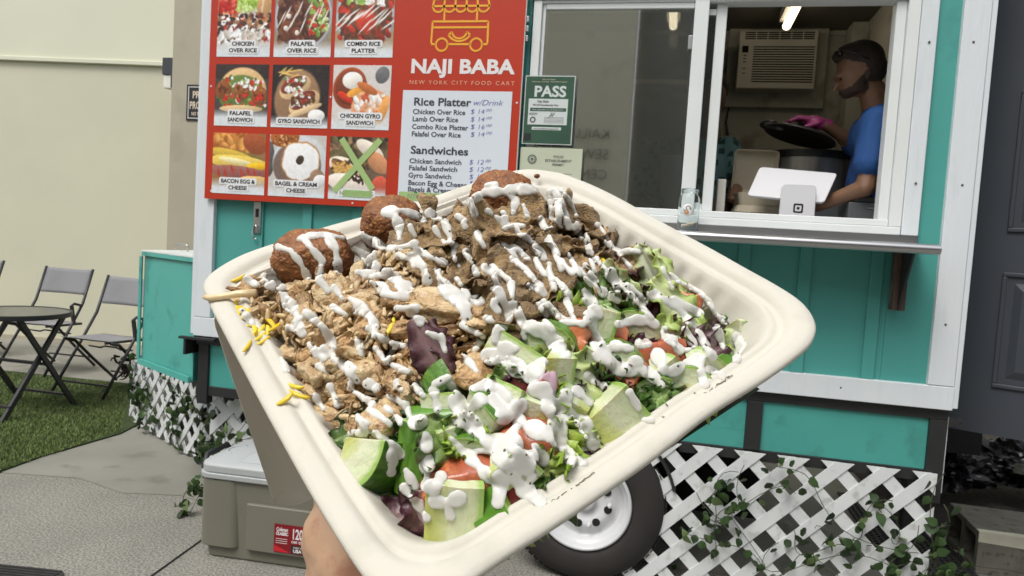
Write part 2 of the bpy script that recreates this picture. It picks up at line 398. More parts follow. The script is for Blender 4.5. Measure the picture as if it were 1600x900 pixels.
P_('post', lining, 3.17, 3.26, 1.70, 1.88, 1.0, 2.885)
# window
P_('window_trim', white, 3.066, 3.126, -.022, -.001, WZ0-.001, WZ1+.075, bevel=.003)
P_('window_trim', white, 1.556, 3.0655, -.022, -.001, WZ1+.004, WZ1+.075, bevel=.003)
P_('window_jamb', vinyl, 3.022, 3.065, -.016, .06, WZ0+.03, WZ1+.002, bevel=.003)
P_('window_jamb', vinyl, 2.984, 3.0215, .004, .069, WZ0+.055, WZ1-.0105, bevel=.004)
P_('window_sill', vinyl, 1.565, 3.064, -.020, .08, WZ0-.002, WZ0+.029, bevel=.004)
P_('window_sill', vinyl, 1.605, 3.0215, -.008, .07, WZ0+.0295, WZ0+.056, bevel=.004)
P_('window_head', vinyl, 1.6, 3.0215, -.008, .07, WZ1-.010, WZ1+.003, bevel=.003)
P_('window_rail', vinyl, 1.6195, 2.2305, -.003, .05, WZ1-.034, WZ1-.0105, bevel=.003)
P_('window_jamb', vinyl, 1.567, 1.604, -.014, .07, WZ0+.0295, WZ1+.002, bevel=.004)
P_('window_jamb', vinyl, 1.6045, 1.619, .0, .06, WZ0+.056, WZ1-.0105, bevel=.003)
P_('sash_stile', vinyl, 2.231, 2.288, -.015, .012, WZ0+.03, WZ1+.002, bevel=.004)
P_('sash_stile', vinyl, 2.318, 2.360, .018, .048, WZ0+.057, WZ1-.0105, bevel=.004)
P_('sash_stile', vinyl, 2.222, 2.24, .051, .060, WZ0+.057, WZ1-.0105, bevel=.002)
P_('sash_rail', vinyl, 2.2405, 2.3175, .018, .046, WZ0+.057, WZ0+.085, bevel=.002)
P_('sash_rail', vinyl, 2.2405, 2.3175, .018, .046, WZ1-.056, WZ1-.0315, bevel=.002)
P_('latch', chrome, 2.214, 2.230, -.012, .004, 2.255, 2.31, bevel=.002)
pane = pane_mat('window_glass', .50, (.95, .96, .93), .026)
P_('window_pane', pane, 1.6195, 2.2308, .006, .010, WZ0+.0565, WZ1-.0305)
P_('window_pane', pane_mat('sash_glass', .12, (.8, .84, .8), .02), 2.2405, 2.3175, .030, .033, WZ0+.0855, WZ1-.0565)
# shelf
P_('backsplash', steel, 1.3, 3.124, -.030, -.013, 1.517, 1.549)
b = MB(); b.box(1.3, 3.135, -.235, -.0135, 1.503, 1.515)
b.tube([(1.3, -.24, 1.497), (3.136, -.24, 1.497)], .0185, 16)
b.build('shelf', steel, tr, bevel=.001)
cleat = mat('weathered_wood', (.11, .07, .05), (.05, .035, .028), scale=18, rough=.7, bump=.4, bscale=60, stretch=(1, 1, .25), c3=(.2, .17, .14), s3=22)
brk = mat('dark_bracket', (.03, .028, .028), rough=.5, metal=.3)
for x in (3.045, 2.1):
    b = MB(); b.box(x, x+.045, -.075, -.013, 1.262, 1.500); b.build('bracket_block', cleat, tr, bevel=.003)
    b = MB(); b.prism([(-.076, 1.262), (-.076, 1.4995), (-.215, 1.4995)], x+.016, x+.024, lambda a, c, h: (h, a, c)); b.build('bracket_plate', brk, tr)
# black underframe and teal lower panels
P_('frame_rail', black, .0, 3.3, .0, .05, .848, .8895, bevel=.002)
P_('frame_rail', black, .0, 1.5, .004, .05, .600, .646, bevel=.002)
P_('frame_rail', black, 2.30, 3.3, .004, .05, .600, .646, bevel=.002)
P_('frame_post', black, .015, .068, -.004, .046, .56, .8475, bevel=.002)
P_('frame_post', black, 1.32, 1.37, -.004, .046, .6465, .8475, bevel=.002)
P_('frame_post', black, 2.558, 2.620, -.004, .046, .6465, .8475, bevel=.002)
P_('frame_post', black, 3.237, 3.299, -.004, .046, .52, .8475, bevel=.002)
P_('frame_post', black, 3.235, 3.297, .20, .25, .0, .60, bevel=.002)
for x0, x1 in ((.069, 1.319), (1.371, 2.557), (2.621, 3.236)): P_('lower_panel', teal2, x0, x1, .012, .03, .6465 if x0 != 1.371 else .72, .8475)
P_('lower_panel', teal2, 2.281, 2.557, .012, .03, .6465, .7195)
P_('flat_plate', black, -.06, .13, -.055, -.0265, .876, .887)
P_('flat_plate', black, -.035, -.0235, -.05, .05, .80, .875)
b = MB(); b.lathe([(.006, 0), (.017, 0), (.017, .008), (.006, .008)], 14, Matrix.Translation((3.335, -.004, .845)) @ Matrix.Rotation(math.radians(90), 4, 'X'), closed=True); b.box(3.301, 3.321, -.011, -.005, .83, .86); b.build('tie_loop', black, tr)
P_('edge_flashing', vinyl, 3.301, 3.306, .01, .03, .56, .86)
P_('bracket_bar', black, 2.70, 2.86, .13, .15, .60, .628)
# wheel (outer face at y=0)
wh = MB(); Mw = Matrix.Translation((1.925, .15, .342)) @ Matrix.Rotation(math.radians(90), 4, 'X')
rub = mat('tyre_rubber', (.017, .015, .014), (.026, .022, .020), scale=9, rough=.75, bump=.3, bscale=120)
tyre = MB().lathe([(.200, .01), (.215, -.0), (.30, -.002), (.332, .02), (.341, .055), (.342, .10), (.341, .145), (.334, .175), (.318, .192), (.28, .204), (.235, .203), (.205, .192), (.197, .180)], 72, Mw, caps=False).build('tyre', rub, tr, smooth=True)
tb = MB()
for k in range(72):
    for z0, z1, off in ((.032, .07, 0), (.075, .12, .5), (.125, .165, 0)):
        t = 2*math.pi*(k+off)/72; R = Matrix.Rotation(t, 4, 'Z'); c = MB().box(.3405, .3455, -.0105, .0105, z0, z1)
        tb.add([Mw @ R @ Vector(v) for v in c.v], c.f)
tag(tb.build('tread_block', rub, tyre), kind='stuff')
rimm = mat('rim_enamel', (.60, .61, .62), (.54, .55, .56), scale=8, rough=.35)
rim = MB().lathe([(.199, .186), (.204, .197), (.200, .203), (.192, .203), (.188, .195), (.184, .175), (.176, .168), (.166, .160), (.163, .135), (.155, .128), (.135, .133), (.118, .148), (.100, .150), (.085, .140), (.072, .136), (.048, .136), (.045, .15), (.035, .156), (0, .158)], 72, Mw, caps=False).build('rim', rimm, tr, smooth=True)
for k in range(5):
    t = math.radians(283+72*k); c = Mw @ Vector((.078*math.cos(t), .078*math.sin(t), .136))
    MB().lathe([(.0, .018), (.007, .015), (.010, .0), (.011, -.004)], 12, Mw @ Matrix.Translation((.108*math.cos(t), .108*math.sin(t), .150))).build('lug_nut', rimm, rim)
for k in range(8):
    t = math.radians(258+43*k if k < 4 else 258+43*3+48*(k-3)); R = .105
    MB().lathe([(.0, .0), (.0165, .0), (.0175, -.004)], 20, Mw @ Matrix.Translation((R*math.cos(t), R*math.sin(t), .1535))).build('vent_hole', dark, rim)
fb = MB()
n = 22
for i in range(n+1):
    t = math.radians(15+150*i/n)
    for (r, y) in ((.385, -.03), (.385, .24), (.372, .24), (.372, -.03)): fb.v.append((1.93+r*math.cos(t), y, .342+r*math.sin(t)))
for i in range(n):
    for k in range(4): k2 = (k+1) % 4; fb.f.append((i*4+k, i*4+k2, (i+1)*4+k2, (i+1)*4+k)); fb.mi.append(0)
fb.f += [(0, 1, 2, 3), (n*4, n*4+1, n*4+2, n*4+3)]; fb.mi += [0, 0]
fb.build('fender', black, tr, smooth=False)
P_('underside_shade_box', dark, .05, 2.72, .62, 1.8, .14, .84, bevel=.02)  # dark box added to give the shade seen through the lattice holes
b = MB(); b.prism([(-.02, .62), (-.02, 1.7), (-1.2, 1.7), (-1.2, 1.34)], .05, .60, lambda a, c, h: (a, c, h)); b.build('tongue_shade_prism', dark, tr)  # dark prism added as shade behind the angled lattice
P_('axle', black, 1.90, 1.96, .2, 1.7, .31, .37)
P_('wheel_shade_board', dark, 1.52, 2.29, .26, .27, .2, .86)  # dark board added as shade behind the wheel
# hasp and ring on the wall under the menu board
hs_ = box('hasp', chrome, tr, .292, .330, -.020, -.0125, 1.40, 1.548, .002)
box('hasp_slot', dark, hs_, .303, .319, -.0215, -.0203, 1.475, 1.515)
b = MB(); pts = [(.308+.013*math.cos(t), -.027-.004*math.sin(t*2), 1.405+.033*math.sin(t)) for t in [2*math.pi*k/20 for k in range(18)]]
b.tube(pts, .0036, 8); b.build('clip_ring', chrome, hs_, smooth=True)
# screws
sb = MB()
for (x, z) in ((.045, 1.62), (.05, 2.2), (3.25, 2.28), (3.26, 1.75), (3.25, 1.22), (3.10, 2.28), (3.10, 1.75), (2.45, .935), (2.9, .94), (.6, .94)):
    sb.lathe([(0, .0245), (.004, .024), (.0045, .022)], 8, Matrix.Translation((x, 0, z)) @ Matrix.Rotation(math.radians(90), 4, 'X') @ Matrix.Translation((0, 0, .002)))
tag(sb.build('screw', screw_m, tr), kind='stuff')
# ------------------------------------------------------------------ interior things
# fluorescent tubes (lit lamps)
tubem = mat('lit_tube', (1, .86, .62), emit=1.9)
lining2 = mat('ac_lining', (.50, .48, .42), (.44, .42, .36), scale=2, rough=.6)
for (px, py, nm) in ((1233, 22, 'lit fluorescent tube on the ceiling above the open window'), (1049, 32, 'lit fluorescent tube on the ceiling behind the closed window pane')):
    y = 1.5; A = hit(1229 if px > 1200 else 1052, 41, y); z = A.z; ln_t = 1.1 if px > 1200 else .42
    t_ = thing('ceiling_light', nm, 'ceiling light', (A.x, y, z), group='fluorescent tubes inside the trailer')
    MB().tube([(0, -ln_t, 0), (0, 0, 0)], .024, 14).build('tube', tubem, t_, smooth=True)
    box('fixture', lining, t_, -.04, .04, -ln_t-.03, .03, .032, 2.888-z)
# air conditioner on the back wall
acm = mat('ac_plastic', (.72, .70, .64), (.67, .65, .59), scale=3, rough=.45)
ac = thing('air_conditioner', 'white window air conditioner framed in the back wall', 'air conditioner', (2.765, 1.88, 2.485))
box('surround', lining, ac, -.30, .30, -.035, .018, -.09, .405, .004)
box('body', acm, ac, -.245, .22, -.155, -.0355, .0, .36, .008)
b = MB()
for i in range(6):
    for k in range(4): b.box(-.21+i*.069, -.147+i*.069, -.157, -.1552, .303+k*.0125, .310+k*.0125)
tag(b.build('top_vent', dark, ac), kind='stuff')
for k in range(15):
    o = box('louvre_gap', dark, ac, -.155, .205, -.1575, -.1553, .040+k*.0152, .0465+k*.0152)
box('display', dark, ac, -.222, -.185, -.157, -.1553, .222, .262)
b = MB()
for z in (.20, .18, .16, .12, .09): b.box(-.212, -.195, -.157, -.1553, z, z+.007)
tag(b.build('button', mat('ac_button', (.12, .11, .1), rough=.5), ac), kind='stuff')
cb = MB(); cb.tube([(2.50, 1.885, 2.44), (2.49, 1.885, 2.3), (2.53, 1.88, 2.1), (2.56, 1.87, 1.9), (2.6, 1.86, 1.75)], .006, 8)
tag(cb.build('cable', mat('brown_cable', (.07, .055, .04), rough=.5), smooth=True), 'thin cable hanging down the wall under the air conditioner', 'cable')
# counter
ct = thing('counter', 'steel kitchen counter inside the trailer under the window', 'counter', (0, 0, 0))
box('counter_top', steel, ct, 1.55, 3.25, .085, .95, 1.555, 1.585, .002)
box('cabinet', black, ct, 1.56, 3.24, .10, .93, .89, 1.553)
cz = 1.585
# dark box of unclear identity, notice board and patterned cloth deeper inside
mc = thing('dark_box', 'dark box on the wall shelf behind the closed pane', 'dark_box', (2.2, 1.7, 2.48))
box('case', mat('dark_casing', (.03, .028, .026), rough=.4), mc, -.30, .22, -.2, .18, .0, .30, .006)
box('glossy_front', mat('dark_glass', (.012, .012, .012), rough=.1), mc, -.27, .08, -.205, -.2005, .03, .27)
box('shelf', lining, mc, -.34, .26, -.22, .18, -.03, -.001)
nb = box('notice_board', mat('board_with_reflection', (.72, .76, .72), (.62, .66, .64), scale=3, rough=.4), None, 1.98, 2.38, 1.86, 1.885, 2.06, 2.40, .003)  # colour brightened to stand in for a whitish reflection in the pane
tag(nb, 'pale blank board on the back wall behind the closed pane', 'board')
def cloth_mat():
    m = mat('patterned_cloth', (.02, .05, .05), (.015, .03, .03), scale=8, rough=.8)
    nt = m.node_tree; N = nt.nodes; L = nt.links; b = N['Principled BSDF']
    tc = N.new('ShaderNodeTexCoord'); v = N.new('ShaderNodeTexVoronoi'); v.inputs['Scale'].default_value = 22; v.distance = 'CHEBYCHEV'
    L.new(tc.outputs['Object'], v.inputs['Vector']); r = N.new('ShaderNodeMapRange'); r.inputs[1].default_value = .28; r.inputs[2].default_value = .34; L.new(v.outputs['Distance'], r.inputs[0])
    mx = N.new('ShaderNodeMix'); mx.data_type = 'RGBA'; mx.inputs[6].default_value = (.02, .06, .055, 1); mx.inputs[7].default_value = (.13, .25, .24, 1)
    L.new(r.outputs[0], mx.inputs[0]); L.new(mx.outputs[2], b.inputs['Base Color']); return m
clothm = cloth_mat()
b = MB(); n = 30
for j in range(12):
    for i in range(n+1):
        x = -.20+.40*i/n; b.v.append((x, .02*math.sin(i*.9+j*.1)*(.4+j/14), -j*.045))
for j in range(11):
    for i in range(n): k = j*(n+1)+i; b.f.append((k, k+1, k+n+2, k+n+1)); b.mi.append(0)
o = b.build('patterned_curtain', clothm, smooth=True); o.location = (2.13, 1.0, 2.05); sd = o.modifiers.new('t', 'SOLIDIFY'); sd.thickness = .003
tag(o, 'dark teal patterned cloth hanging behind the closed pane', 'cloth')
# white tub
b = MB(); b.lathe([(.055, 0), (.062, .25), (.066, .25), (.066, .262), (.058, .262), (.056, .02), (0, .02)], 28); o = b.build('plastic_tub', vinyl, smooth='auto'); o.location = (2.20, .18, cz)
tag(o, 'tall white plastic tub behind the window mullion', 'tub')
# clear bag on the counter
def crumple(name, loc, s, m, seed, label, cat, sub=4, amp=.35):
    bm = bmesh.new(); bmesh.ops.create_icosphere(bm, subdivisions=sub, radius=1)
    for v in bm.verts:
        p = v.co.copy(); q = p*2.2+Vector((seed, seed*2, 0))
        d = 1+amp*(abs(noise.noise(q))*1.8-.3)+amp*.6*(abs(noise.noise(q*2.7))-.2)+amp*.3*abs(noise.noise(q*6))
        v.co = Vector((p.x*s[0]*d, p.y*s[1]*d, max(-.25, p.z)*s[2]*d))
    me = bpy.data.meshes.new(name); bm.to_mesh(me); bm.free(); me.materials.append(m)
    o = bpy.data.objects.new(name, me); COL.objects.link(o); o.location = loc; tag(o, label, cat); return o
clearbag = mat('clear_plastic', (.8, .85, .85), rough=.12, trans=.9, ior=1.2)
crumple('plastic_bag', (2.06, .16, cz+.035), (.11, .07, .05), clearbag, 3, 'crumpled clear plastic bag inside the lower corner of the closed pane', 'plastic bag')
# point-of-sale stand
posm = mat('pos_white', (.60, .60, .62), rough=.35)
ps = thing('sales_terminal', 'white tablet sales terminal seen from behind on the counter', 'sales terminal', (2.70, .2, cz))
def slab(poly, M, th): return MB().prism(poly, -th/2, th/2, lambda a, c, h: M @ Vector((a, c, h)))
Mt = Matrix.Translation((.0, -.02, .158)) @ Matrix.Rotation(math.radians(2), 4, 'Y') @ Matrix.Rotation(math.radians(62), 4, 'X')
trap = [(-.155, -.085), (.145, -.085), (.172, .075), (-.172, .075)]
def round_poly(poly, r, n=4):
    out = []; m = len(poly)
    for i in range(m):
        p0, p1, p2 = [Vector((*poly[(i+k) % m], 0)) for k in (-1, 0, 1)]
        a = p1+(p0-p1).normalized()*r; c = p1+(p2-p1).normalized()*r
        for k in range(n+1):
            t = k/n; q = a*(1-t)**2+p1*2*t*(1-t)+c*t*t; out.append((q.x, q.y))
    return out
slab(round_poly([(-.195, -.072), (.112, -.078), (.163, .072), (-.150, .078)], .018), Mt, .016).build('tablet_back', posm, ps, bevel=.004)
b = MB(); b.prism(round_poly([(-.070, .0), (.070, .0), (.068, .160), (-.068, .160)], .022), -.075, -.058, lambda a, c, h: (a+.005, h-.0*c, c)); b.build('stand', posm, ps, bevel=.004)
MB().prism(round_poly([(-.068, -.07), (.068, -.07), (.066, .09), (-.066, .09)], .02), .0, .012, lambda a, c, h: (a, c, h)).build('stand', posm, ps, bevel=.003)
lg = MB(); q = .019; cx, cz_ = .008, .060
def ring2(mb, o_, i_, y0, y1):
    O = round_poly([(-o_, -o_), (o_, -o_), (o_, o_), (-o_, o_)], o_*.35); I = round_poly([(-i_, -i_), (i_, -i_), (i_, i_), (-i_, i_)], i_*.3); n = len(O)
    vs = [(cx+a, y, cz_+c) for y in (y0, y1) for L_ in (O, I) for a, c in L_]
    fs = []
    for i in range(n):
        j = (i+1) % n; fs += [(i, j, n+j, n+i), (2*n+i, 3*n+i, 3*n+j, 2*n+j), (i, 2*n+i, 2*n+j, j), (n+i, n+j, 3*n+j, 3*n+i)]
    mb.add(vs, fs)
ring2(lg, q, q*.66, -.0762, -.0748); lg.prism(round_poly([(-.0052, -.0052), (.0052, -.0052), (.0052, .0052), (-.0052, .0052)], .0014), -.0762, -.0748, lambda a, c, h: (cx+a, h, cz_+c))
lg.build('emblem', blackp, ps)
# takeout boxes behind the sill
fibre_in = mat('takeout_fibre', (.50, .45, .34), (.44, .39, .29), scale=20, rough=.8)
def open_tray(mb, w, d, h, M, t=.003, r=.02, inset=.012):
    O = [rrect(-w/2, w/2, -d/2, d/2, r), rrect(-w/2+inset, w/2-inset, -d/2+inset, d/2-inset, r)]
    I = [rrect(-w/2+t, w/2-t, -d/2+t, d/2-t, r), rrect(-w/2+inset+t, w/2-inset-t, -d/2+inset+t, d/2-inset-t, r)]
    n = len(O[0]); vs = []
    for L_, z in ((O[1], 0), (O[0], h), (I[0], h), (I[1], t)): vs += [M @ Vector((a, c, z)) for a, c in L_]
    fs = []
    for k in range(3):
        for i in range(n): j = (i+1) % n; fs.append((k*n+i, k*n+j, (k+1)*n+j, (k+1)*n+i))
    fs += [tuple(range(n-1, -1, -1)), tuple(3*n+i for i in range(n))]; mb.add(vs, fs)
tb_ = thing('takeout_box', 'open clamshell takeout box standing behind the sales terminal', 'takeout box', (2.565, .36, cz), .1, group='takeout boxes on the counter')
b = MB(); open_tray(b, .20, .20, .055, Matrix.Translation((0, 0, .072))); b.build('base', fibre_in, tb_)
b = MB(); open_tray(b, .20, .20, .03, Matrix.Translation((0, .10, .14)) @ Matrix.Rotation(math.radians(100), 4, 'X') @ Matrix.Translation((0, .1, -.03))); b.build('lid', fibre_in, tb_)
t2 = thing('takeout_box', 'closed clamshell takeout box under the open one on the counter', 'takeout box', (2.565, .36, cz), .05, group='takeout boxes on the counter')
b = MB(); open_tray(b, .21, .21, .04, Matrix.Identity(4)); b.build('base', fibre_in, t2)
b = MB(); open_tray(b, .21, .21, .03, Matrix.Translation((0, 0, .072)) @ Matrix.Rotation(math.pi, 4, 'X')); b.build('lid', fibre_in, t2)
pc = MB(); pc.prism(round_poly([(-.07, 0), (.07, 0), (.06, .17), (-.06, .17)], .01), 0, .035, lambda a, c, h: (h, a, c)); o = pc.build('paper_bag', mat('white_paper', (.6, .58, .52), rough=.8), bevel=.004); o.location = (2.38, .2, cz)
tag(o, 'folded white paper bag beside the sliding sash inside the window', 'paper bag')
gp = thing('card_printer', 'grey receipt printer in the lower right corner of the window', 'printer', (2.985, .27, cz))
gm = mat('grey_appliance', (.075, .08, .085), rough=.45)
box('body', gm, gp, -.075, .12, -.1, .1, 0, .10, .006); box('cover', gm, gp, -.055, .11, -.09, .09, .101, .125, .006); box('slot', mat('slot_grey', (.2, .2, .2), rough=.4), gp, .0, .06, -.103, -.1005, .075, .079)
# pot on the cooker and lid
pt = thing('stock_pot', 'large stainless steel pot with black rim in front of the cook', 'pot', (2.80, .62, 1.70))
MB().lathe([(0, 0), (.20, 0), (.205, .01), (.205, .20), (.20, .20), (.2, .02), (0, .02)], 48).build('body', mat('pot_steel', (.5, .48, .44), (.2, .19, .17), scale=3, rough=.3, metal=.75, stretch=(6, 6, .05)), pt, smooth='auto')
MB().lathe([(.199, .20), (.214, .20), (.214, .232), (.199, .232)], 48, closed=True).build('rim_band', blackp, pt, smooth='auto')
ck = box('cooker', gm, None, 2.55, 3.1, .45, .93, cz+.001, 1.699, .006); tag(ck, 'grey electric cooker under the stainless pot', 'cooker')
ld_ = thing('pan_cover', 'round black pan cover tilted in the pink gloved hand', 'pan cover', (0, 0, 0))
ld_.matrix_world = Matrix.Translation((2.735, .42, 1.995)) @ Matrix.Rotation(math.radians(14), 4, 'Y') @ Matrix.Rotation(math.radians(-4), 4, 'X')
MB().lathe([(0, .022), (.08, .018), (.14, .004), (.155, -.006), (.158, -.012), (.15, -.010), (.10, .008), (0, .014)], 40).build('disc', blackp, ld_, smooth=True)
MB().lathe([(.012, .018), (.012, .035), (.028, .04), (.028, .05), (0, .054)], 20, Matrix.Translation((0, 0, 0))).build('knob', blackp, ld_, smooth=True)
o = organic('kettle', [('e', (2.60, .42, 2.035), (.045, .03, .022)), ('c', (2.60, .42, 2.035), (2.655, .42, 2.02), .02, .014)], .004, blackp)
tag(o, 'black cloth pad at the tip of the tilted pan cover', 'pot holder'); o.name = 'pot_holder'
dk = box('spice_box', gm, None, 2.42, 2.56, .62, .75, cz+.001, 1.93, .01); tag(dk, 'dark box with a pale lid on the counter left of the pot', 'box')

# ------------------------------------------------------------------ the cook
skin = mat('cook_skin', (.20, .105, .06), (.165, .085, .048), scale=14, rough=.5, sss=.1)
hairm = mat('short_black_hair', (.018, .012, .010), (.040, .026, .019), scale=60, rough=.8, bump=.5, bscale=300)
shirtm = mat('blue_cotton', (.009, .062, .21), (.006, .045, .165), scale=9, rough=.85, bump=.25, bscale=25, bdist=.01)
pk = mat('pink_glove', (.36, .05, .17), (.28, .035, .12), scale=20, rough=.4)
cook = thing('person', 'cook in a blue T-shirt and pink glove bending over the pot', 'person', (2.99, .34, .9))
def L_(x, y, z): return (x-2.99, y-.34, z-.9)
# skull centre about (2.955,.31,2.27); faces -x, looking down
RY = Matrix.Rotation(math.radians(-20), 3, 'Y')
body = [('e', L_(2.965, .31, 2.285), (.093, .074, .095)), ('e', L_(2.925, .31, 2.235), (.060, .060, .085), RY),
        ('e', L_(2.905, .31, 2.185), (.042, .045, .045)), ('e', L_(2.893, .31, 2.158), (.026, .032, .024)), ('e', L_(2.930, .31, 2.185), (.055, .052, .04)),
        ('c', L_(2.868, .31, 2.245), L_(2.850, .31, 2.212), .007, .011), ('e', L_(2.870, .31, 2.262), (.018, .04, .009)),
        ('e', L_(2.872, .31, 2.182), (.009, .018, .008)),
        ('e', L_(2.968, .237, 2.232), (.013, .008, .026), Matrix.Rotation(math.radians(10), 3, 'Y')), ('e', L_(2.968, .383, 2.232), (.013, .008, .026)),
        ('c', L_(2.985, .32, 2.20), L_(3.03, .33, 2.08), .056, .062),
        ('e', L_(3.04, .34, 1.98), (.11, .17, .13)), ('e', L_(3.06, .34, 1.75), (.12, .17, .25)), ('e', L_(3.07, .34, 1.5), (.12, .16, .25)),
        ('c', L_(2.985, .19, 1.99), L_(2.975, .17, 1.80), .055, .043), ('c', L_(2.975, .17, 1.80), L_(2.965, .16, 1.745), .043, .04), ('c', L_(2.965, .16, 1.745), L_(2.80, .27, 1.665), .038, .026),
        ('e', L_(2.765, .29, 1.655), (.035, .03, .02)),
        ('c', L_(3.01, .47, 1.99), L_(2.99, .47, 1.95), .05, .045), ('c', L_(2.99, .47, 1.95), L_(2.93, .44, 1.985), .045, .037), ('c', L_(2.93, .42, 1.985), L_(2.82, .35, 2.030), .033, .024)]
for s in (-1, 1): body += [('c', L_(3.06, .34+.08*s, 1.4), L_(3.0, .34+.09*s, 1.0), .085, .06), ('c', L_(3.0, .34+.09*s, 1.0), L_(2.93, .34+.09*s, .93), .05, .035)]
for k in range(4): body.append(('c', L_(2.76, .275+.014*k, 1.655), L_(2.71, .28+.018*k, 1.645), .009, .007))
cb_o = organic('body', body, .0045, skin, cook, smooth=4)
organic('shirt', [('e', L_(3.045, .34, 1.975), (.125, .18, .125)), ('e', L_(3.065, .34, 1.78), (.135, .18, .25)), ('e', L_(3.075, .34, 1.55), (.135, .17, .2)), ('c', L_(3.03, .33, 2.085), L_(3.045, .33, 2.05), .066, .09),
                  ('c', L_(3.0, .20, 2.01), L_(2.975, .165, 1.845), .075, .068), ('c', L_(3.02, .46, 2.01), L_(2.975, .46, 1.965), .07, .06)], .007, shirtm, cook, smooth=3,
        disp=lambda c, n: c + n*(.004*noise.noise(c*14)+.003*noise.noise(Vector((c.x*30, c.y*30, c.z*9)))))
jeans = mat('dark_trousers', (.02, .022, .03), rough=.9)
organic('trousers', [('e', L_(3.07, .34, 1.36), (.13, .17, .1))] + [('c', L_(3.06, .34+.085*s, 1.35), L_(3.0, .34+.095*s, 1.02), .1, .075) for s in (-1, 1)], .01, jeans, cook)
def hair_disp(c, n): return c + n*.0015*noise.noise(c*220)
organic('hair', [('e', L_(2.975, .31, 2.305), (.094, .0775, .088)), ('e', L_(2.995, .31, 2.27), (.075, .0765, .085)), ('e', L_(2.94, .31, 2.345), (.075, .06, .045))], .005, hairm, cook, smooth=2, disp=hair_disp)
bd_ = mat('beard_stubble', (.030, .018, .013), (.06, .035, .024), scale=90, rough=.9)
cb_o.data.materials.append(bd_)
for p_ in cb_o.data.polygons:
    c_ = p_.center; x, y, z = c_.x+2.99, c_.y+.34, c_.z+.9
    if not (2.84 < x < 2.975 and 2.125 < z < 2.26 and .22 < y < .40): continue
    lim = 2.200 + max(0, (x-2.905))*.75 + .004*noise.noise(Vector((x*160, y*160, z*160)))
    if z < lim and z > 2.135 + max(0, x-2.90)*.55 : p_.material_index = 1
for p_ in cb_o.data.polygons: p_.use_smooth = True
sgl = MB(); sgl.tube([L_(2.985, .235, 2.29), L_(2.93, .236, 2.335), L_(2.893, .245, 2.352)], .0035, 8); sg2 = MB(); sg2.tube([L_(2.985, .385, 2.29), L_(2.93, .384, 2.335), L_(2.893, .375, 2.352)], .0035, 8)
g_ = sgl.build('sunglasses', blackp, cook, smooth=True); sg2.build('temple', blackp, g_, smooth=True)
for y in (.278, .342): 
    o = organic('lens', [('e', L_(2.885, y, 2.350), (.012, .030, .020), Matrix.Rotation(math.radians(-30), 3, 'Y'))], .003, blackp, g_)
for y in (.277, .343):
    o = organic('eye', [('e', L_(2.873, y, 2.243), (.006, .012, .006))], .002, blackp, cook)
def nod(o):
    for v in o.data.vertices:
        x, z = v.co.x+2.99-2.995, v.co.z+.9-2.165; w = min(1, max(0, (z+.03)/.06)) if v.co.x+2.99 < 3.08 else 0; w = w*w*(3-2*w); a = -math.radians(15)*w
        if w > 0: v.co.x, v.co.z = x*math.cos(a)+z*math.sin(a)+2.995-2.99, -x*math.sin(a)+z*math.cos(a)+2.165-.9
for o_ in [cb_o]+[c for c in cook.children if c.name.split('.')[0] in ('hair', 'sunglasses', 'eye')]+list(g_.children): nod(o_)
gl = [('e', L_(2.775, .34, 2.040), (.045, .036, .026)), ('c', L_(2.835, .36, 2.030), L_(2.79, .345, 2.036), .027, .029)]
for k in range(4): gl += [('c', L_(2.75, .315+.017*k, 2.048), L_(2.705-.004*k, .312+.019*k, 2.052), .011, .010), ('c', L_(2.705-.004*k, .312+.019*k, 2.052), L_(2.672-.003*k, .312+.019*k, 2.036), .010, .008)]
gl.append(('c', L_(2.785, .31, 2.03), L_(2.735, .302, 2.010), .012, .009))
organic('glove', gl, .0035, pk, cook, smooth=2)
# second worker, mostly behind the sash
w2 = thing('person', 'second worker in a dark patterned shirt behind the window mullion', 'person', (2.34, .62, .9))
def K_(x, y, z): return (x-2.27, y-.62, z-.9)
organic('body', [('e', K_(2.27, .62, 2.20), (.075, .09, .115)), ('c', K_(2.27, .62, 2.12), K_(2.28, .63, 2.0), .05, .055), ('e', K_(2.27, .55, 2.17), (.012, .02, .015)),
                 ('c', K_(2.42, .56, 1.78), K_(2.40, .42, 1.70), .042, .03), ('e', K_(2.395, .39, 1.69), (.03, .04, .02)), ('e', K_(2.28, .63, 1.6), (.14, .1, .3)),
                 ('c', K_(2.38, .60, 1.92), K_(2.42, .56, 1.78), .045, .042)] + [('c', K_(2.27+.09*s, .63, 1.4), K_(2.27+.09*s, .63, .95), .08, .05) for s in (-1, 1)], .008, skin, w2, smooth=3)
organic('shirt', [('e', K_(2.28, .64, 1.80), (.165, .115, .22)), ('e', K_(2.28, .64, 1.55), (.155, .11, .2)), ('c', K_(2.37, .62, 1.95), K_(2.42, .565, 1.83), .065, .06), ('c', K_(2.17, .62, 1.95), K_(2.13, .57, 1.80), .065, .06)], .008, clothm, w2, smooth=3)
organic('hair', [('e', K_(2.27, .635, 2.235), (.083, .092, .098))], .007, hairm, w2, disp=hair_disp)

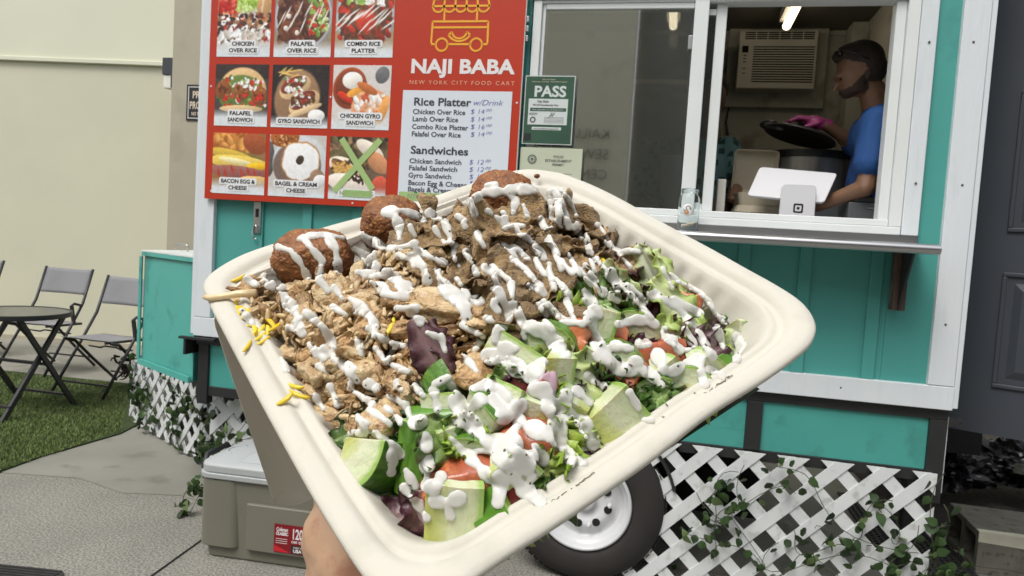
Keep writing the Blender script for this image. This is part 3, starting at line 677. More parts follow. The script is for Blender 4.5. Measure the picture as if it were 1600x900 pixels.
# ------------------------------------------------------------------ jar on the shelf
jr = thing('glass_jar', 'clear glass tip jar with a round sticker on the steel shelf', 'jar', (2.265, -.12, 1.516))
glassm = mat('jar_glass', (.92, .96, .96), rough=.03, trans=1, ior=1.2)
prof = [(0, .003), (.034, .0), (.040, .005), (.041, .06), (.041, .125), (.037, .138), (.031, .144), (.031, .150), (.033, .152), (.033, .166), (.030, .168), (.0285, .166), (.0285, .146), (.036, .135), (.0385, .12), (.0385, .01), (.034, .005), (0, .006)]
MB().lathe(prof, 40).build('glass_body', glassm, jr, smooth=True)
for z in (.154, .160): MB().lathe([(.0328, z), (.0342, z+.0015), (.0328, z+.003)], 40).build('thread', glassm, jr, smooth=True)
def curved(mb, poly, r, z0, ang0=0, th=.0006):
    def fn(a, c, h): t = -math.pi/2+ang0+a/r; return ((r+h)*math.cos(t), (r+h)*math.sin(t), z0+c)
    n = len(poly); cxx = sum(p[0] for p in poly)/n; cyy = sum(p[1] for p in poly)/n
    rings = [[(cxx+(a-cxx)*s, cyy+(c-cyy)*s) for a, c in poly] for s in (1, .66, .33)]
    vs = [fn(a, c, h) for h in (0, th) for R_ in rings for a, c in R_] + [fn(cxx, cyy, 0), fn(cxx, cyy, th)]
    fs = []
    for h in (0, 1):
        o_ = h*3*n
        for k in range(2):
            for i in range(n): j = (i+1) % n; fs.append((o_+k*n+i, o_+k*n+j, o_+(k+1)*n+j, o_+(k+1)*n+i))
        for i in range(n): j = (i+1) % n; fs.append((o_+2*n+i, o_+2*n+j, 6*n+h))
    for i in range(n): j = (i+1) % n; fs.append((i, j, 3*n+j, 3*n+i))
    mb.add(vs, fs)
stick = mat('sticker_white', (.72, .72, .70), rough=.5); inkm = mat('sticker_ink', (.10, .085, .10), rough=.6); orng = mat('sticker_orange', (.55, .25, .08), rough=.6)
circ = [(.0235*math.cos(2*math.pi*k/24), .0235*math.sin(2*math.pi*k/24)) for k in range(24)]
b = MB(); curved(b, circ, .0413, .082, -.12); st = b.build('sticker', stick, jr, smooth=True)
b = MB()
def arcpts(cx, cy, r, a0, a1, n=12): return [(cx+r*math.cos(math.radians(a0+(a1-a0)*k/n)), cy+r*math.sin(math.radians(a0+(a1-a0)*k/n))) for k in range(n+1)]
def stroke(mb, pts, w, r, z0, a0, th=.0004):
    for (a, c), (a2, c2) in zip(pts, pts[1:]):
        d = Vector((a2-a, c2-c)); 
        if d.length < 1e-6: continue
        d.normalize(); nn = Vector((-d.y, d.x))*w/2
        curved(mb, [(a-nn.x, c-nn.y), (a2-nn.x, c2-nn.y), (a2+nn.x, c2+nn.y), (a+nn.x, c+nn.y)], r, z0, a0, th)
stroke(b, arcpts(.002, .009, .008, -40, 230), .003, .0420, .082, -.12)
stroke(b, arcpts(-.003, -.007, .008, 60, 300), .003, .0420, .082, -.12)
stroke(b, [(.010, .0), (.014, .004), (.012, .010)], .002, .0420, .082, -.12); stroke(b, [(-.012, -.004), (-.016, .004)], .003, .0420, .082, -.12)
stroke(b, [(.0, -.002), (.006, -.010), (.001, -.015)], .0035, .0420, .082, -.12)
b.build('emblem', inkm, st)
b = MB(); curved(b, [(-.010, -.016), (.006, -.016), (.006, -.006), (-.010, -.002)], .0419, .082, -.12); b.build('emblem', orng, st)
b = MB(); curved(b, [(-.026, -.009), (.026, .005), (.026, .018), (-.026, .004)], .0413, .022, .0); s2 = b.build('sticker', mat('sticker_kraft', (.55, .52, .38), rough=.6), jr, smooth=True)
b = MB()
for x0 in (-.022, -.013): stroke(b, arcpts(x0+.004, -.001+(x0+.022)*.25, .0035, 0, 360, 8), .0016, .0419, .022, 0) if x0 < -.02 else stroke(b, [(x0, .007), (x0+.008, .009), (x0+.004, .008), (x0+.004, -.002)], .0016, .0419, .022, 0)
for k in range(4): stroke(b, [(-.002+k*.006, .003+k*.0015), (.002+k*.006, .0045+k*.0015)], .003, .0419, .022, 0)
b.build('lettering', mat('brown_ink', (.12, .07, .10), rough=.6), s2)
# ------------------------------------------------------------------ menu board
red = mat('menu_red', lin((180, 50, 22)), lin((176, 47, 21)), scale=2, rough=.4)
mb_ = thing('menu_board', 'red restaurant menu board with nine food photos and a price list', 'menu board', (0, 0, 0))
box('panel', red, mb_, .047, 1.541, -.045, -.036, 1.549, 2.56)
box('edge_strip', mat('board_edge', (.5, .52, .5), rough=.4), mb_, 1.5412, 1.5445, -.046, -.034, 1.549, 2.56)
for z in (2.29, 2.33, 2.37): box('hinge', chrome, mb_, 1.545, 1.556, -.042, -.03, z-.012, z+.012, .002)
sm = MB()
for (x, z) in ((.062, 2.07), (.082, 1.585), (.80, 1.562), (1.527, 2.02), (.67, 2.03)):
    sm.lathe([(0, .0475), (.004, .047), (.005, .045)], 10, Matrix.Translation((x, 0, z)) @ Matrix.Rotation(math.radians(90), 4, 'X'))
tag(sm.build('screw', whitep, mb_), kind='stuff')
printm = attr_mat('printed_photo', rough=.38)
NX, NZ = 84, 88
class Paint:
    def __init__(s, base, seed):
        s.r = np.random.RandomState(seed); s.a = np.zeros((NZ, NX, 3)); s.a[:] = base
        s.y, s.x = np.mgrid[0:1:NZ*1j, 0:1:NX*1j]          # y down from the top
    def nz(s, f, seed=0):
        r = np.random.RandomState(seed+int(f*10)); g = r.rand(int(f)+3, int(f)+3)
        yy = s.y*f; xx = s.x*f; yi = yy.astype(int); xi = xx.astype(int); fy = yy-yi; fx = xx-xi
        fy = fy*fy*(3-2*fy); fx = fx*fx*(3-2*fx)
        return (g[yi, xi]*(1-fx)+g[yi, xi+1]*fx)*(1-fy)+(g[yi+1, xi]*(1-fx)+g[yi+1, xi+1]*fx)*fy
    def ell(s, cx, cy, rx, ry, c, rot=0, soft=.06, shade=.25, hole=0, wob=0):
        t = math.radians(rot); dx = s.x-cx; dy = s.y-cy; u = (dx*math.cos(t)+dy*math.sin(t))/rx; v = (-dx*math.sin(t)+dy*math.cos(t))/ry
        d = np.sqrt(u*u+v*v)
        if wob: d = d + wob*(s.nz(12, 5)-.5)
        m = np.clip((1-d)/soft, 0, 1)
        if hole: m = m*np.clip((d-hole)/soft, 0, 1)
        cc = np.array(c, float)*(1+shade*(-v*.6-u*.3))[..., None] if shade else np.array(c, float)*np.ones((NZ, NX, 1))
        s.a = s.a*(1-m[..., None])+np.clip(cc, 0, 255)*m[..., None]
    def specks(s, n, cols, x0, x1, y0, y1, sz, asp=2, shade=.3):
        for _ in range(n):
            k = sz*s.r.uniform(.5, 1.3); s.ell(s.r.uniform(x0, x1), s.r.uniform(y0, y1), k*s.r.uniform(1, asp), k, cols[s.r.randint(len(cols))], s.r.uniform(0, 180), .3, shade)
    def stripes(s, n, x0, x1, y0, y1, c, ang, w, ln):
        for i in range(n):
            cx = x0+(x1-x0)*(i+.5)/n+s.r.uniform(-.02, .02); s.ell(cx, s.r.uniform(y0, y1), ln, w, c, ang+s.r.uniform(-8, 8), .4, 0)
    def fade(s, y0, y1, c=(216, 222, 226)):
        m = np.clip((s.y-y0)/(y1-y0), 0, 1)[..., None]; s.a = s.a*(1-m)+np.array(c)*m
    def grain(s, k=10): s.a = np.clip(s.a + (s.nz(30, 3)-.5)[..., None]*k*2 + (s.r.rand(NZ, NX, 1)-.5)*k, 0, 255)
def tile(x0, x1, z0, z1, P, y=-.0465):
    P.grain(7)
    V = np.zeros((NZ, NX, 3)); V[..., 0] = x0+(x1-x0)*P.x; V[..., 1] = y; V[..., 2] = z1-(z1-z0)*P.y
    idx = np.arange(NZ*NX).reshape(NZ, NX); F = np.stack([idx[:-1, :-1], idx[1:, :-1], idx[1:, 1:], idx[:-1, 1:]], -1).reshape(-1, 4)
    n = NZ*NX; back = [(x0, y+.0012, z1), (x0, y+.0012, z0), (x1, y+.0012, z0), (x1, y+.0012, z1)]
    F = [tuple(f) for f in F.tolist()]; tl, bl_, br, tr_ = 0, (NZ-1)*NX, NZ*NX-1, NX-1
    F += [(tl, n, n+1, bl_), (bl_, n+1, n+2, br), (br, n+2, n+3, tr_), (tr_, n+3, n, tl)]
    me = bpy.data.meshes.new('photo_tile'); me.from_pydata([tuple(p) for p in V.reshape(-1, 3).tolist()]+back, [], F)
    ca = me.color_attributes.new('Col', 'FLOAT_COLOR', 'POINT'); c = P.a.reshape(-1, 3)/255; c = np.where(c <= .04045, c/12.92, ((c+.055)/1.055)**2.4)
    c = np.vstack([c, np.full((4, 3), .7)]); ca.data.foreach_set('color', np.hstack([c, np.ones((len(c), 1))]).ravel())
    me.materials.append(printm); o = bpy.data.objects.new('photo_tile', me); COL.objects.link(o); o.parent = mb_; return o
def T1(s):
    s.specks(40, [(200, 140, 90), (225, 180, 130)], 0, 1, 0, .5, .08); s.ell(.2, .12, .2, .16, (205, 50, 40)); s.specks(24, [(214, 60, 45), (180, 35, 30), (225, 110, 90)], 0, .35, 0, .38, .05)
    s.ell(.55, .1, .2, .2, (170, 200, 90)); s.specks(60, [(190, 215, 120), (140, 175, 60), (205, 225, 150)], .36, .74, .0, .28, .025)
    s.ell(.88, .15, .13, .32, (200, 155, 105), 8); s.ell(.85, .12, .02, .3, (235, 205, 165), 8)
    s.specks(240, [(90, 60, 50), (240, 240, 238), (170, 45, 35), (60, 45, 40), (245, 245, 242), (150, 110, 80)], 0, 1, .32, .76, .035); s.specks(50, [(235, 235, 235), (200, 190, 180)], 0, 1, .62, .82, .05); s.fade(.74, .9)
def bowl(s, seed):
    s.ell(.5, .36, .53, .56, (150, 155, 160), shade=.1); s.ell(.5, .36, .50, .53, (205, 210, 214), shade=.1); s.ell(.5, .36, .475, .50, (90, 60, 45), shade=0)
def T2(s):
    bowl(s, 1); s.specks(150, [(100, 60, 42), (70, 40, 32), (130, 84, 60), (85, 45, 40)], .08, .7, .02, .78, .05); s.specks(90, [(150, 180, 90), (110, 150, 70), (200, 215, 160), (190, 60, 40)], .6, .93, .05, .65, .035)
    for x, y in ((.2, .55), (.4, .62), (.25, .36)): s.ell(x, y, .09, .09, (120, 66, 44)); s.ell(x, y, .04, .04, (225, 220, 210))
    s.stripes(11, .1, .9, .2, .5, (238, 234, 226), -62, .013, .17); s.fade(.74, .9)
def T3(s):
    bowl(s, 2); s.specks(160, [(140, 50, 36), (90, 55, 40), (190, 60, 40), (115, 80, 55)], .06, .94, .1, .78, .045); s.specks(40, [(150, 185, 90), (215, 220, 190)], .2, .6, -.02, .18, .04); s.ell(.52, .45, .2, .2, (196, 62, 42), 0, .3)
    s.specks(30, [(240, 240, 235)], .5, .8, .02, .2, .03); s.stripes(15, .05, .95, .25, .6, (240, 236, 230), -38, .014, .2); s.fade(.74, .9)
def T4(s):
    s.ell(.5, .0, .8, .3, (60, 50, 48)); s.ell(.52, .42, .46, .38, (214, 180, 130), shade=.2); s.ell(.5, .50, .44, .34, (100, 120, 60)); s.specks(70, [(80, 110, 50), (140, 165, 80), (200, 60, 45), (225, 220, 215)], .05, .95, .2, .72, .035)
    for x, y in ((.16, .42), (.5, .44), (.84, .5)): s.ell(x, y, .16, .155, (140, 82, 44), wob=.15); s.specks(14, [(170, 110, 66), (96, 54, 30)], x-.1, x+.1, y-.1, y+.1, .025)
    s.specks(16, [(200, 45, 35)], .1, .9, .45, .7, .03); s.specks(14, [(240, 240, 236)], .3, .8, .22, .4, .03); s.ell(.5, .72, .42, .06, (214, 185, 140)); s.fade(.72, .86)
def T5(s):
    s.ell(.45, .55, .42, .5, (150, 118, 88), 10, .1); 
    for k in range(12): s.ell(.12+.4*s.r.rand(), .08+.1*s.r.rand(), .1, .014, (226, 190, 110), s.r.uniform(-50, 10), .4)
    for x, y, r in ((.38, .32, -25), (.55, .56, -30)): 
        s.ell(x+.03, y+.04, .30, .17, (220, 186, 140), r); s.ell(x, y, .25, .12, (120, 60, 50), r); s.specks(50, [(230, 225, 222), (180, 60, 50), (100, 60, 44), (120, 140, 80), (235, 232, 230)], x-.2, x+.2, y-.1, y+.1, .03)
    s.ell(.6, .72, .32, .05, (222, 192, 150), -20); s.ell(.80, .80, .15, .10, (235, 235, 232)); s.ell(.8, .79, .11, .07, (245, 245, 240)); s.fade(.80, .96)
def T6(s):
    s.ell(.85, .15, .12, .14, (110, 110, 112), 30); s.ell(.3, .36, .30, .34, (150, 72, 40), 20); s.ell(.3, .35, .25, .28, (120, 60, 38), 20); s.ell(.34, .24, .18, .14, (240, 236, 228)); s.ell(.22, .5, .16, .06, (205, 60, 40), 30); s.ell(.4, .42, .16, .07, (230, 160, 70), -20)
    s.ell(.66, .64, .34, .27, (214, 150, 110), -15); s.specks(60, [(240, 236, 230), (190, 90, 60), (225, 170, 130), (235, 225, 215)], .4, .9, .45, .82, .045); s.ell(.88, .7, .08, .26, (224, 160, 90), 20); s.ell(.6, .36, .2, .07, (190, 110, 60), 25); s.fade(.80, .95)
def T7(s):
    s.ell(.3, .10, .55, .22, (196, 128, 62), 8, .1); s.specks(30, [(222, 160, 84), (170, 100, 44)], 0, .9, 0, .26, .05); s.ell(.8, .16, .25, .18, (160, 84, 50), 20, .1); s.ell(.4, .40, .6, .12, (120, 110, 60), 6); s.ell(.35, .36, .45, .09, (206, 174, 70), 10); s.ell(.5, .48, .6, .12, (226, 196, 96), 4); s.ell(.45, .46, .35, .05, (238, 226, 170), 8)
    s.ell(.85, .53, .2, .06, (240, 190, 40), 0); s.ell(.5, .64, .6, .11, (150, 96, 88), 4); s.stripes(6, .05, .9, .6, .68, (176, 62, 48), 70, .03, .1); s.ell(.8, .76, .3, .07, (222, 186, 120)); s.fade(.74, .9)
def T8(s):
    s.ell(.0, .4, .1, .3, (90, 90, 92)); s.ell(.55, .45, .50, .46, (205, 208, 212), shade=.1); s.ell(.5, .5, .44, .4, (120, 100, 90), shade=.1); s.ell(.27, .05, .27, .16, (170, 100, 50), wob=.1); s.specks(60, [(220, 180, 120), (120, 66, 34)], .05, .5, -.02, .18, .015)
    s.ell(.56, .42, .36, .34, (176, 128, 80), wob=.1); s.ell(.56, .42, .335, .315, (240, 240, 240), shade=.08, wob=.12); s.ell(.55, .40, .075, .095, (70, 56, 46), 30, wob=.4); s.ell(.86, .66, .14, .12, (150, 120, 96), -20, wob=.2); s.ell(.92, .72, .12, .1, (225, 226, 228)); s.fade(.82, .95)
def T9(s):
    s.specks(60, [(80, 66, 50), (60, 50, 44), (110, 100, 70), (150, 120, 90)], 0, 1, 0, .3, .07); s.ell(.7, .2, .28, .12, (226, 214, 200), 30); s.ell(.85, .4, .22, .14, (200, 140, 100), 40); s.ell(.3, .5, .34, .16, (228, 214, 196), 20); s.ell(.28, .46, .26, .05, (96, 64, 44), 24)
    s.specks(70, [(70, 50, 40), (150, 110, 70), (90, 70, 50)], .05, .7, .38, .66, .03); s.specks(20, [(212, 165, 90)], .05, .45, .42, .6, .03, 4); s.ell(.35, .75, .4, .16, (232, 220, 208), 10); s.specks(20, [(60, 44, 36)], .35, .65, .6, .74, .03); s.ell(.9, .75, .15, .15, (200, 90, 70), 20); s.fade(.78, .92)
cols = ((.085, .358), (.378, .660), (.679, .955)); rows = ((2.206, 2.490), (1.890, 2.172), (1.577, 1.857))
caps = [('CHICKEN\nOVER RICE', T1, (200, 190, 180)), ('FALAFEL\nOVER RICE', T2, (150, 135, 115)), ('COMBO RICE\nPLATTER', T3, (170, 150, 120)), ('FALAFEL\nSANDWICH', T4, (70, 66, 66)), ('GYRO SANDWICH', T5, (48, 40, 40)), ('CHICKEN GYRO\nSANDWICH', T6, (214, 208, 204)),
        ('BACON EGG &\nCHEESE', T7, (150, 110, 70)), ('BAGEL & CREAM\nCHEESE', T8, (200, 196, 190)), ('NYC HOTDOG', T9, (110, 92, 74))]
ink = mat('print_black', (.02, .02, .022), rough=.45); halo = mat('caption_white', (.74, .75, .76), rough=.45)
for i, (cap, fn, base) in enumerate(caps):
    (x0, x1), (z0, z1) = cols[i % 3], rows[i//3]
    P = Paint(base, 40+i); fn(P); t_ = tile(x0, x1, z0, z1, P)
    lines = cap.split('\n'); xc = (x0+x1)/2
    for k, ln in enumerate(lines):
        zb = z0+.020+.030*(len(lines)-1-k)
        w = len(ln)*.0160; hb = MB(); hb.prism([(a+xc, c) for a, c in rrect(-w/2-.010, w/2+.010, zb-.0075, zb+.0255, .010, 3)], -.0480-.0001*k, -.0466, lambda a, c, h: (a, h, c)); hb.build('caption', halo, t_)
        text('lettering', ln, xc, -.0484, zb, .0255, ink if i < 8 else mat('faded_print', (.25, .28, .2), rough=.5), t_, fit=w, align='CENTER', bold=.0007)
tapem = mat('green_tape', lin((165, 196, 122)), lin((176, 204, 138)), scale=20, rough=.55, alpha=.82)
x0, x1 = cols[2]; z0, z1 = rows[2]
tp_ = MB(); tp_.bar((x0+.03, -.0487, z0+.035), (x1-.035, -.0487, z1-.01), .028, .0006, (0, -1, 0)); tp_.bar((x0+.055, -.0494, z1-.01), (x1-.06, -.0494, z0+.05), .028, .0006, (0, -1, 0)); tp_.build('green_tape', tapem, mb_)
b = MB(); b.box(x0+.075, x1-.065, -.0491, -.0488, z0+.014, z0+.044); b.build('green_tape', mat('sheer_tape', lin((170, 205, 130)), rough=.5, alpha=.6), mb_)
# cart emblem
yel = mat('logo_yellow', lin((232, 168, 52)), rough=.4); em = MB()
def ln_(p, q, w=.0085): em.bar((p[0], -.0458, p[1]), (q[0], -.0458, q[1]), w, .0012, (0, -1, 0))
def poly_(pts, w=.0085):
    for p, q in zip(pts, pts[1:]): ln_(p, q, w)
def arc_(cx, cz, r, a0, a1, n=18): poly_(arcpts(cx, cz, r, a0, a1, n))
X0, X1 = 1.131, 1.383
poly_([(X0, 2.268), (X0+.002, 2.36), (X1-.002, 2.36), (X1, 2.268)]); ln_((X0+.005, 2.335), (X1-.005, 2.335)); ln_((X0, 2.264), (1.152, 2.264)); ln_((1.206, 2.264), (1.306, 2.264)); ln_((1.360, 2.264), (X1, 2.264))
arc_(1.179, 2.262, .0265, 0, 360); arc_(1.333, 2.262, .0265, 0, 360)
pts = arcpts(1.256, 2.322, .034, 190, 350, 12); poly_(pts); arc_(1.256, 2.335, .058, 214, 326); ln_((1.2225, 2.316), (1.2085, 2.303)); ln_((1.2895, 2.316), (1.304, 2.303)); 
ln_((1.184, 2.363), (1.184, 2.405)); ln_((1.330, 2.363), (1.330, 2.405))
for k in range(5): arc_(1.155+k*.0505, 2.425, .025, 180, 360, 10)
for k in range(6): ln_((1.130+k*.0505, 2.425), (1.145+k*.0445, 2.50))
ln_((1.128, 2.455), (1.386, 2.455)); ln_((1.145, 2.50), (1.368, 2.50)); ln_((1.130, 2.425), (1.384, 2.425))
em.build('cart_emblem', yel, mb_)
wl_ = mat('board_white', (.74, .72, .71), rough=.4)
A = hit(600+115*.3556, 332*.3556, -.046); B = hit(600+570*.3556, 338*.3556, -.046)
text('lettering', 'NAJI BABA', A.x, -.0457, 2.142, .082, wl_, mb_, fit=B.x-A.x, bold=.0030, space=1.02)
text('lettering', 'NEW YORK CITY FOOD CART', A.x-.003, -.0457, 2.093, .024, mat('board_peach', lin((226, 170, 140)), rough=.4), mb_, fit=B.x-A.x+.006, space=1.35, bold=-.0001)
paperm = mat('price_sheet', (.66, .71, .77), (.62, .67, .73), scale=2, rough=.4)
pp = box('price_sheet', paperm, mb_, 1.014, 1.505, -.0475, -.0461, 1.575, 2.066)
def pz(zx, zy): h = hit(600+zx*.35556, zy*.35556, -.048); return h.x, h.z
inkd = mat('print_charcoal', (.035, .04, .055), rough=.5)
for (s_, xa, xb, yb, sz, bd) in (('Rice Platter', 129, 380, 462, .047, .0011), ('Chicken Over Rice', 126, 356, 500, .030, .0005), ('Lamb Over Rice', 124, 324, 532, .030, .0005), ('Combo Rice Platter', 122, 369, 566, .030, .0005), ('Falafel Over Rice', 120, 335, 598, .030, .0005),
        ('Sandwiches', 116, 369, 674, .047, .0011), ('Chicken Sandwich', 111, 339, 716, .030, .0005), ('Falafel Sandwich', 108, 320, 747, .030, .0005), ('Gyro Sandwich', 106, 294, 779, .030, .0005), ('Bacon Egg & Cheese', 105, 363, 812, .030, .0005), ('Bagels & Cream Cheese', 103, 400, 840, .030, .0005), ('NYC Hotdog', 101, 250, 871, .030, .0005)):
    (xl, zl), (xr, _z) = pz(xa, yb), pz(xb, yb)
    text('lettering', s_, xl, -.0480, zl, sz, inkd if s_ != 'NYC Hotdog' else MATS['faded_print'], pp, fit=xr-xl, bold=bd)
xl, zl = pz(84, 872); box('green_tape', tapem, pp, 1.020, 1.25, -.0479, -.0476, zl-.008, zl+.030)
pen = mat('blue_marker', lin((88, 98, 165)), rough=.6)
def hand_(s_, zx, zy, sz, w, sh=.15):
    x, z = pz(zx, zy); text('handwriting', s_, x, -.0480, z, sz, pen, pp, fit=w, shear=sh, bold=-.0003)
hand_('w/Drink', 388, 462, .034, .13, .3)
for zy, pr in ((500, '14'), (534, '14'), (567, '16'), (600, '14'), (722, '12'), (754, '12'), (786, '12'), (815, '9')):
    hand_('$', 378-(6 if zy > 700 else 0), zy, .029, .017); hand_(pr, 408-(4 if zy > 700 else 0), zy, .029, .026); hand_('.00', 440-(4 if zy > 700 else 0), zy-10, .017, .032, .4)

# ------------------------------------------------------------------ permits in the window
grn = mat('poster_green', lin((58, 92, 72)), lin((50, 78, 64)), scale=9, rough=.35); pgw = mat('poster_paper', (.58, .63, .62), rough=.4); pale = mat('permit_paper', lin((190, 196, 172)), lin((180, 186, 164)), scale=3, rough=.5)
po = thing('inspection_placard', 'green PASS health inspection placard at the left of the window', 'placard', (1.555, -.030, 1.852))
cover = MB(); cover.box(0, .213, 0, .0015, 0, .287); cover.build('sleeve', pgw, po)
box('print_area', grn, po, .004, .209, -.0012, -.0002, .004, .283)
text('lettering', 'PASS', .040, -.0016, .200, .062, pgw, po, fit=.135, bold=.0018)
text('lettering', 'State of Hawaii', .072, -.0016, .268, .009, MATS['sticker_kraft'], po, fit=.055); text('lettering', 'Department of Health - Food Safety Program', .028, -.0016, .259, .0075, MATS['sticker_kraft'], po, fit=.15)
q_ = box('form', pgw, po, .020, .188, -.0024, -.0013, .082, .190)
text('handwriting', 'Naji Baba', .055, -.0027, .174, .016, ink, q_, fit=.05, shear=.3); text('handwriting', '44-190 Kamehameha Hwy', .038, -.0027, .160, .013, ink, q_, fit=.11, shear=.3)
box('band', grn, q_, .028, .182, -.0029, -.0025, .138, .152); text('lettering', 'has passed an inspection', .038, -.0032, .142, .008, pgw, q_, fit=.13)
text('handwriting', '4/20/24', .024, -.0027, .122, .014, ink, q_, fit=.035, shear=.3); text('handwriting', 'Jil', .11, -.0027, .116, .024, ink, q_, fit=.03, shear=.5)
sb_ = MB(); sb_.lathe([(.007, 0), (.013, 0), (.013, .0006), (.007, .0006)], 20, Matrix.Translation((.042, -.0025, .102)) @ Matrix.Rotation(math.radians(90), 4, 'X'), closed=True); sb_.build('seal', MATS['button' if 'button' in MATS else 'ac_button'], q_)
for k in range(5): box('rule', MATS['ac_button'], q_, .09, .175, -.0027, -.0025, .112-k*.0055, .1135-k*.0055)
box('strip', pgw, po, .040, .165, -.0022, -.0013, .060, .072); text('lettering', 'www.health.hawaii.gov/san', .045, -.0026, .063, .0075, ink, po, fit=.11)
box('badge', ink, po, .008, .038, -.0022, -.0013, .015, .045)
pe = thing('permit_sheet', 'pale FOOD ESTABLISHMENT PERMIT sheet under the green placard', 'permit', (1.553, -.032, 1.60))
box('sheet', pale, pe, 0, .265, 0, .0012, 0, .238)
for k, s_ in enumerate(('FOOD', 'ESTABLISHMENT', 'PERMIT')): text('lettering', s_, .165, -.0004, .196-.0165*k, .0155, mat('permit_ink', (.08, .1, .09), rough=.6) if k == 0 else MATS['permit_ink'], pe, align='CENTER', bold=.0002)
MB().lathe([(.0, 0), (.020, 0), (.020, .0006), (.0, .0006)], 24, Matrix.Translation((.052, -.0002, .188)) @ Matrix.Rotation(math.radians(90), 4, 'X')).build('seal', MATS['permit_ink'], pe)
b = MB()
for k in range(10):
    t = 2*math.pi*k/10; b.bar((.052+.006*math.cos(t), -.0011, .188+.006*math.sin(t)), (.052+.016*math.cos(t+.4), -.0011, .188+.016*math.sin(t+.4)), .003, .0006, (0, -1, 0))
b.build('seal_pattern', pale, pe)
for k in range(8): box('rule', MATS['permit_ink'], pe, .04, .225, -.0006, -.0002, .13-k*.013, .1315-k*.013)
# tinted card standing behind glass lower left corner is part of the permit sleeve

# ------------------------------------------------------------------ storage box on the tongue
teal3 = mat('teal_box_paint', (.085, .39, .34), (.075, .35, .305), scale=3, rough=.42, bump=.2, bscale=70, c3=(.06, .28, .245), s3=9)
bx = thing('storage_box', 'teal wooden storage box with white lid at the left end of the trailer', 'storage box', (0, 0, 0))
poly = [(-.024, .012), (-.024, 1.35), (-.56, 1.35), (-.56, .31)]
b = MB(); b.prism(poly, .655, 1.238, lambda a, c, h: (a, c, h)); b.build('body', teal3, bx, bevel=.004)
poly2 = [(-.024, -.002), (-.024, 1.36), (-.572, 1.36), (-.572, .300)]
b = MB(); b.prism(poly2, 1.2385, 1.262, lambda a, c, h: (a, c, h)); b.build('lid_trim', teal3, bx, bevel=.003)
b = MB(); b.prism(poly2, 1.2625, 1.2695, lambda a, c, h: (a, c, h)); b.build('lid', vinyl, bx)
b = MB(); b.bar((-.030, -.0045, .668), (-.566, .2945, .668), .012, .03); b.build('bottom_trim', teal3, bx)
b = MB(); b.bar((-.566, .2925, .685), (-.566, .2925, 1.236), .016, .010, (0, 1, 0)); b.build('corner_trim', teal3, bx)
A = gnd(275, 391, 1.27); B = gnd(293, 393, 1.27)
b = MB(); b.tube([A, A+Vector((0, 0, .028)), A+Vector((.004, 0, .036)), B+Vector((-.004, 0, .036)), B+Vector((0, 0, .028)), B], .0045, 8); b.build('handle', chrome, bx, smooth=True)

# ------------------------------------------------------------------ lattices with artificial ivy
latm = mat('white_lattice', (.66, .68, .68), (.58, .60, .60), scale=9, rough=.5, c3=(.45, .46, .44), s3=18)
def clip(poly, f):
    out = []
    for i in range(len(poly)):
        a, b = poly[i], poly[(i+1) % len(poly)]; fa, fb_ = f(a), f(b)
        if fa >= 0: out.append(a)
        if (fa >= 0) != (fb_ >= 0): t = fa/(fa-fb_); out.append((a[0]+(b[0]-a[0])*t, a[1]+(b[1]-a[1])*t))
    return out
def lattice(label, length, z0, z1, pitch, w, M, group=None, off=0):
    t_ = thing('lattice_panel', label, 'lattice', group=group); t_.matrix_world = M; bpy.context.view_layer.update()
    H = z1-z0; step = pitch*math.sqrt(2)
    for d, yy in ((1, 0.), (-1, .0053)):
        k = -int(H/step)-2
        while k*step < length+H+step:
            s0 = k*step+off; hw = w/math.sqrt(2)
            p = [(s0-hw, z0), (s0+hw, z0), (s0+hw+d*H, z1), (s0-hw+d*H, z1)]; k += 1
            for f in (lambda q: q[0], lambda q: length-q[0]): p = clip(p, f) if p else p
            if len(p) < 3: continue
            area = abs(sum(p[i][0]*p[(i+1) % len(p)][1]-p[(i+1) % len(p)][0]*p[i][1] for i in range(len(p))))/2
            if area < 4e-4: continue
            MB().prism(p, yy, yy+.005, lambda a, c, h: (a, h, c)).build('slat', latm, t_)
    return t_
ML = Matrix.Translation((2.09, -.020, .0))
lattice('white lattice skirt under the right half of the trailer', 1.185, .03, .640, .118, .050, ML, off=.075)
ang = math.atan2(.55, -.90)
lattice('white lattice skirt angled under the teal storage box', 1.72, .02, .46, .104, .040, Matrix.Translation((0.02, .40, 0)) @ Matrix.Rotation(ang, 4, 'Z') )
lattice('white lattice skirt behind the cooler at the trailer front', 1.55, .02, .595, .112, .046, Matrix.Translation((.02, .10, 0)), off=.09)
lattice('short white lattice return at the far left end of the skirt', .5, .02, .46, .088, .038, Matrix.Translation((-1.50, 1.36, 0)) @ Matrix.Rotation(math.radians(70), 4, 'Z'))
leafm = mat('ivy_leaf', (.035, .068, .018), (.02, .045, .014), scale=30, rough=.42, rand=.45, spec=.4)
leafp = mat('ivy_leaf_back', (.10, .15, .05), (.07, .11, .035), scale=30, rough=.5, rand=.3)
stemm = mat('ivy_stem', (.05, .06, .025), rough=.6)
def ivy_leaf(seed):
    r = random.Random(seed); prof = [(0, 0), (.08, .34), (.22, .48), (.42, .46), (.62, .34), (.82, .16), (1, 0)]
    V = []; F = []
    for i, (s, w) in enumerate(prof):
        w *= r.uniform(.85, 1.1); z = -.22*s*s+.05
        for t in (-1, -.5, 0, .5, 1): V.append((w*t*(.95 if abs(t) == 1 else 1), s-(.12*abs(t) if i == 0 else 0)-(.06*abs(t) if i == 1 else 0), z+.16*abs(t)*w*1.2-.05*t*t))
    for i in range(6):
        for k in range(4): a = i*5+k; F.append((a, a+1, a+6, a+5))
    me = bpy.data.meshes.new('leaf'); me.from_pydata(V, [], F); me.polygons.foreach_set('use_smooth', [True]*len(F)); return me
LV = [ivy_leaf(k) for k in range(5)]
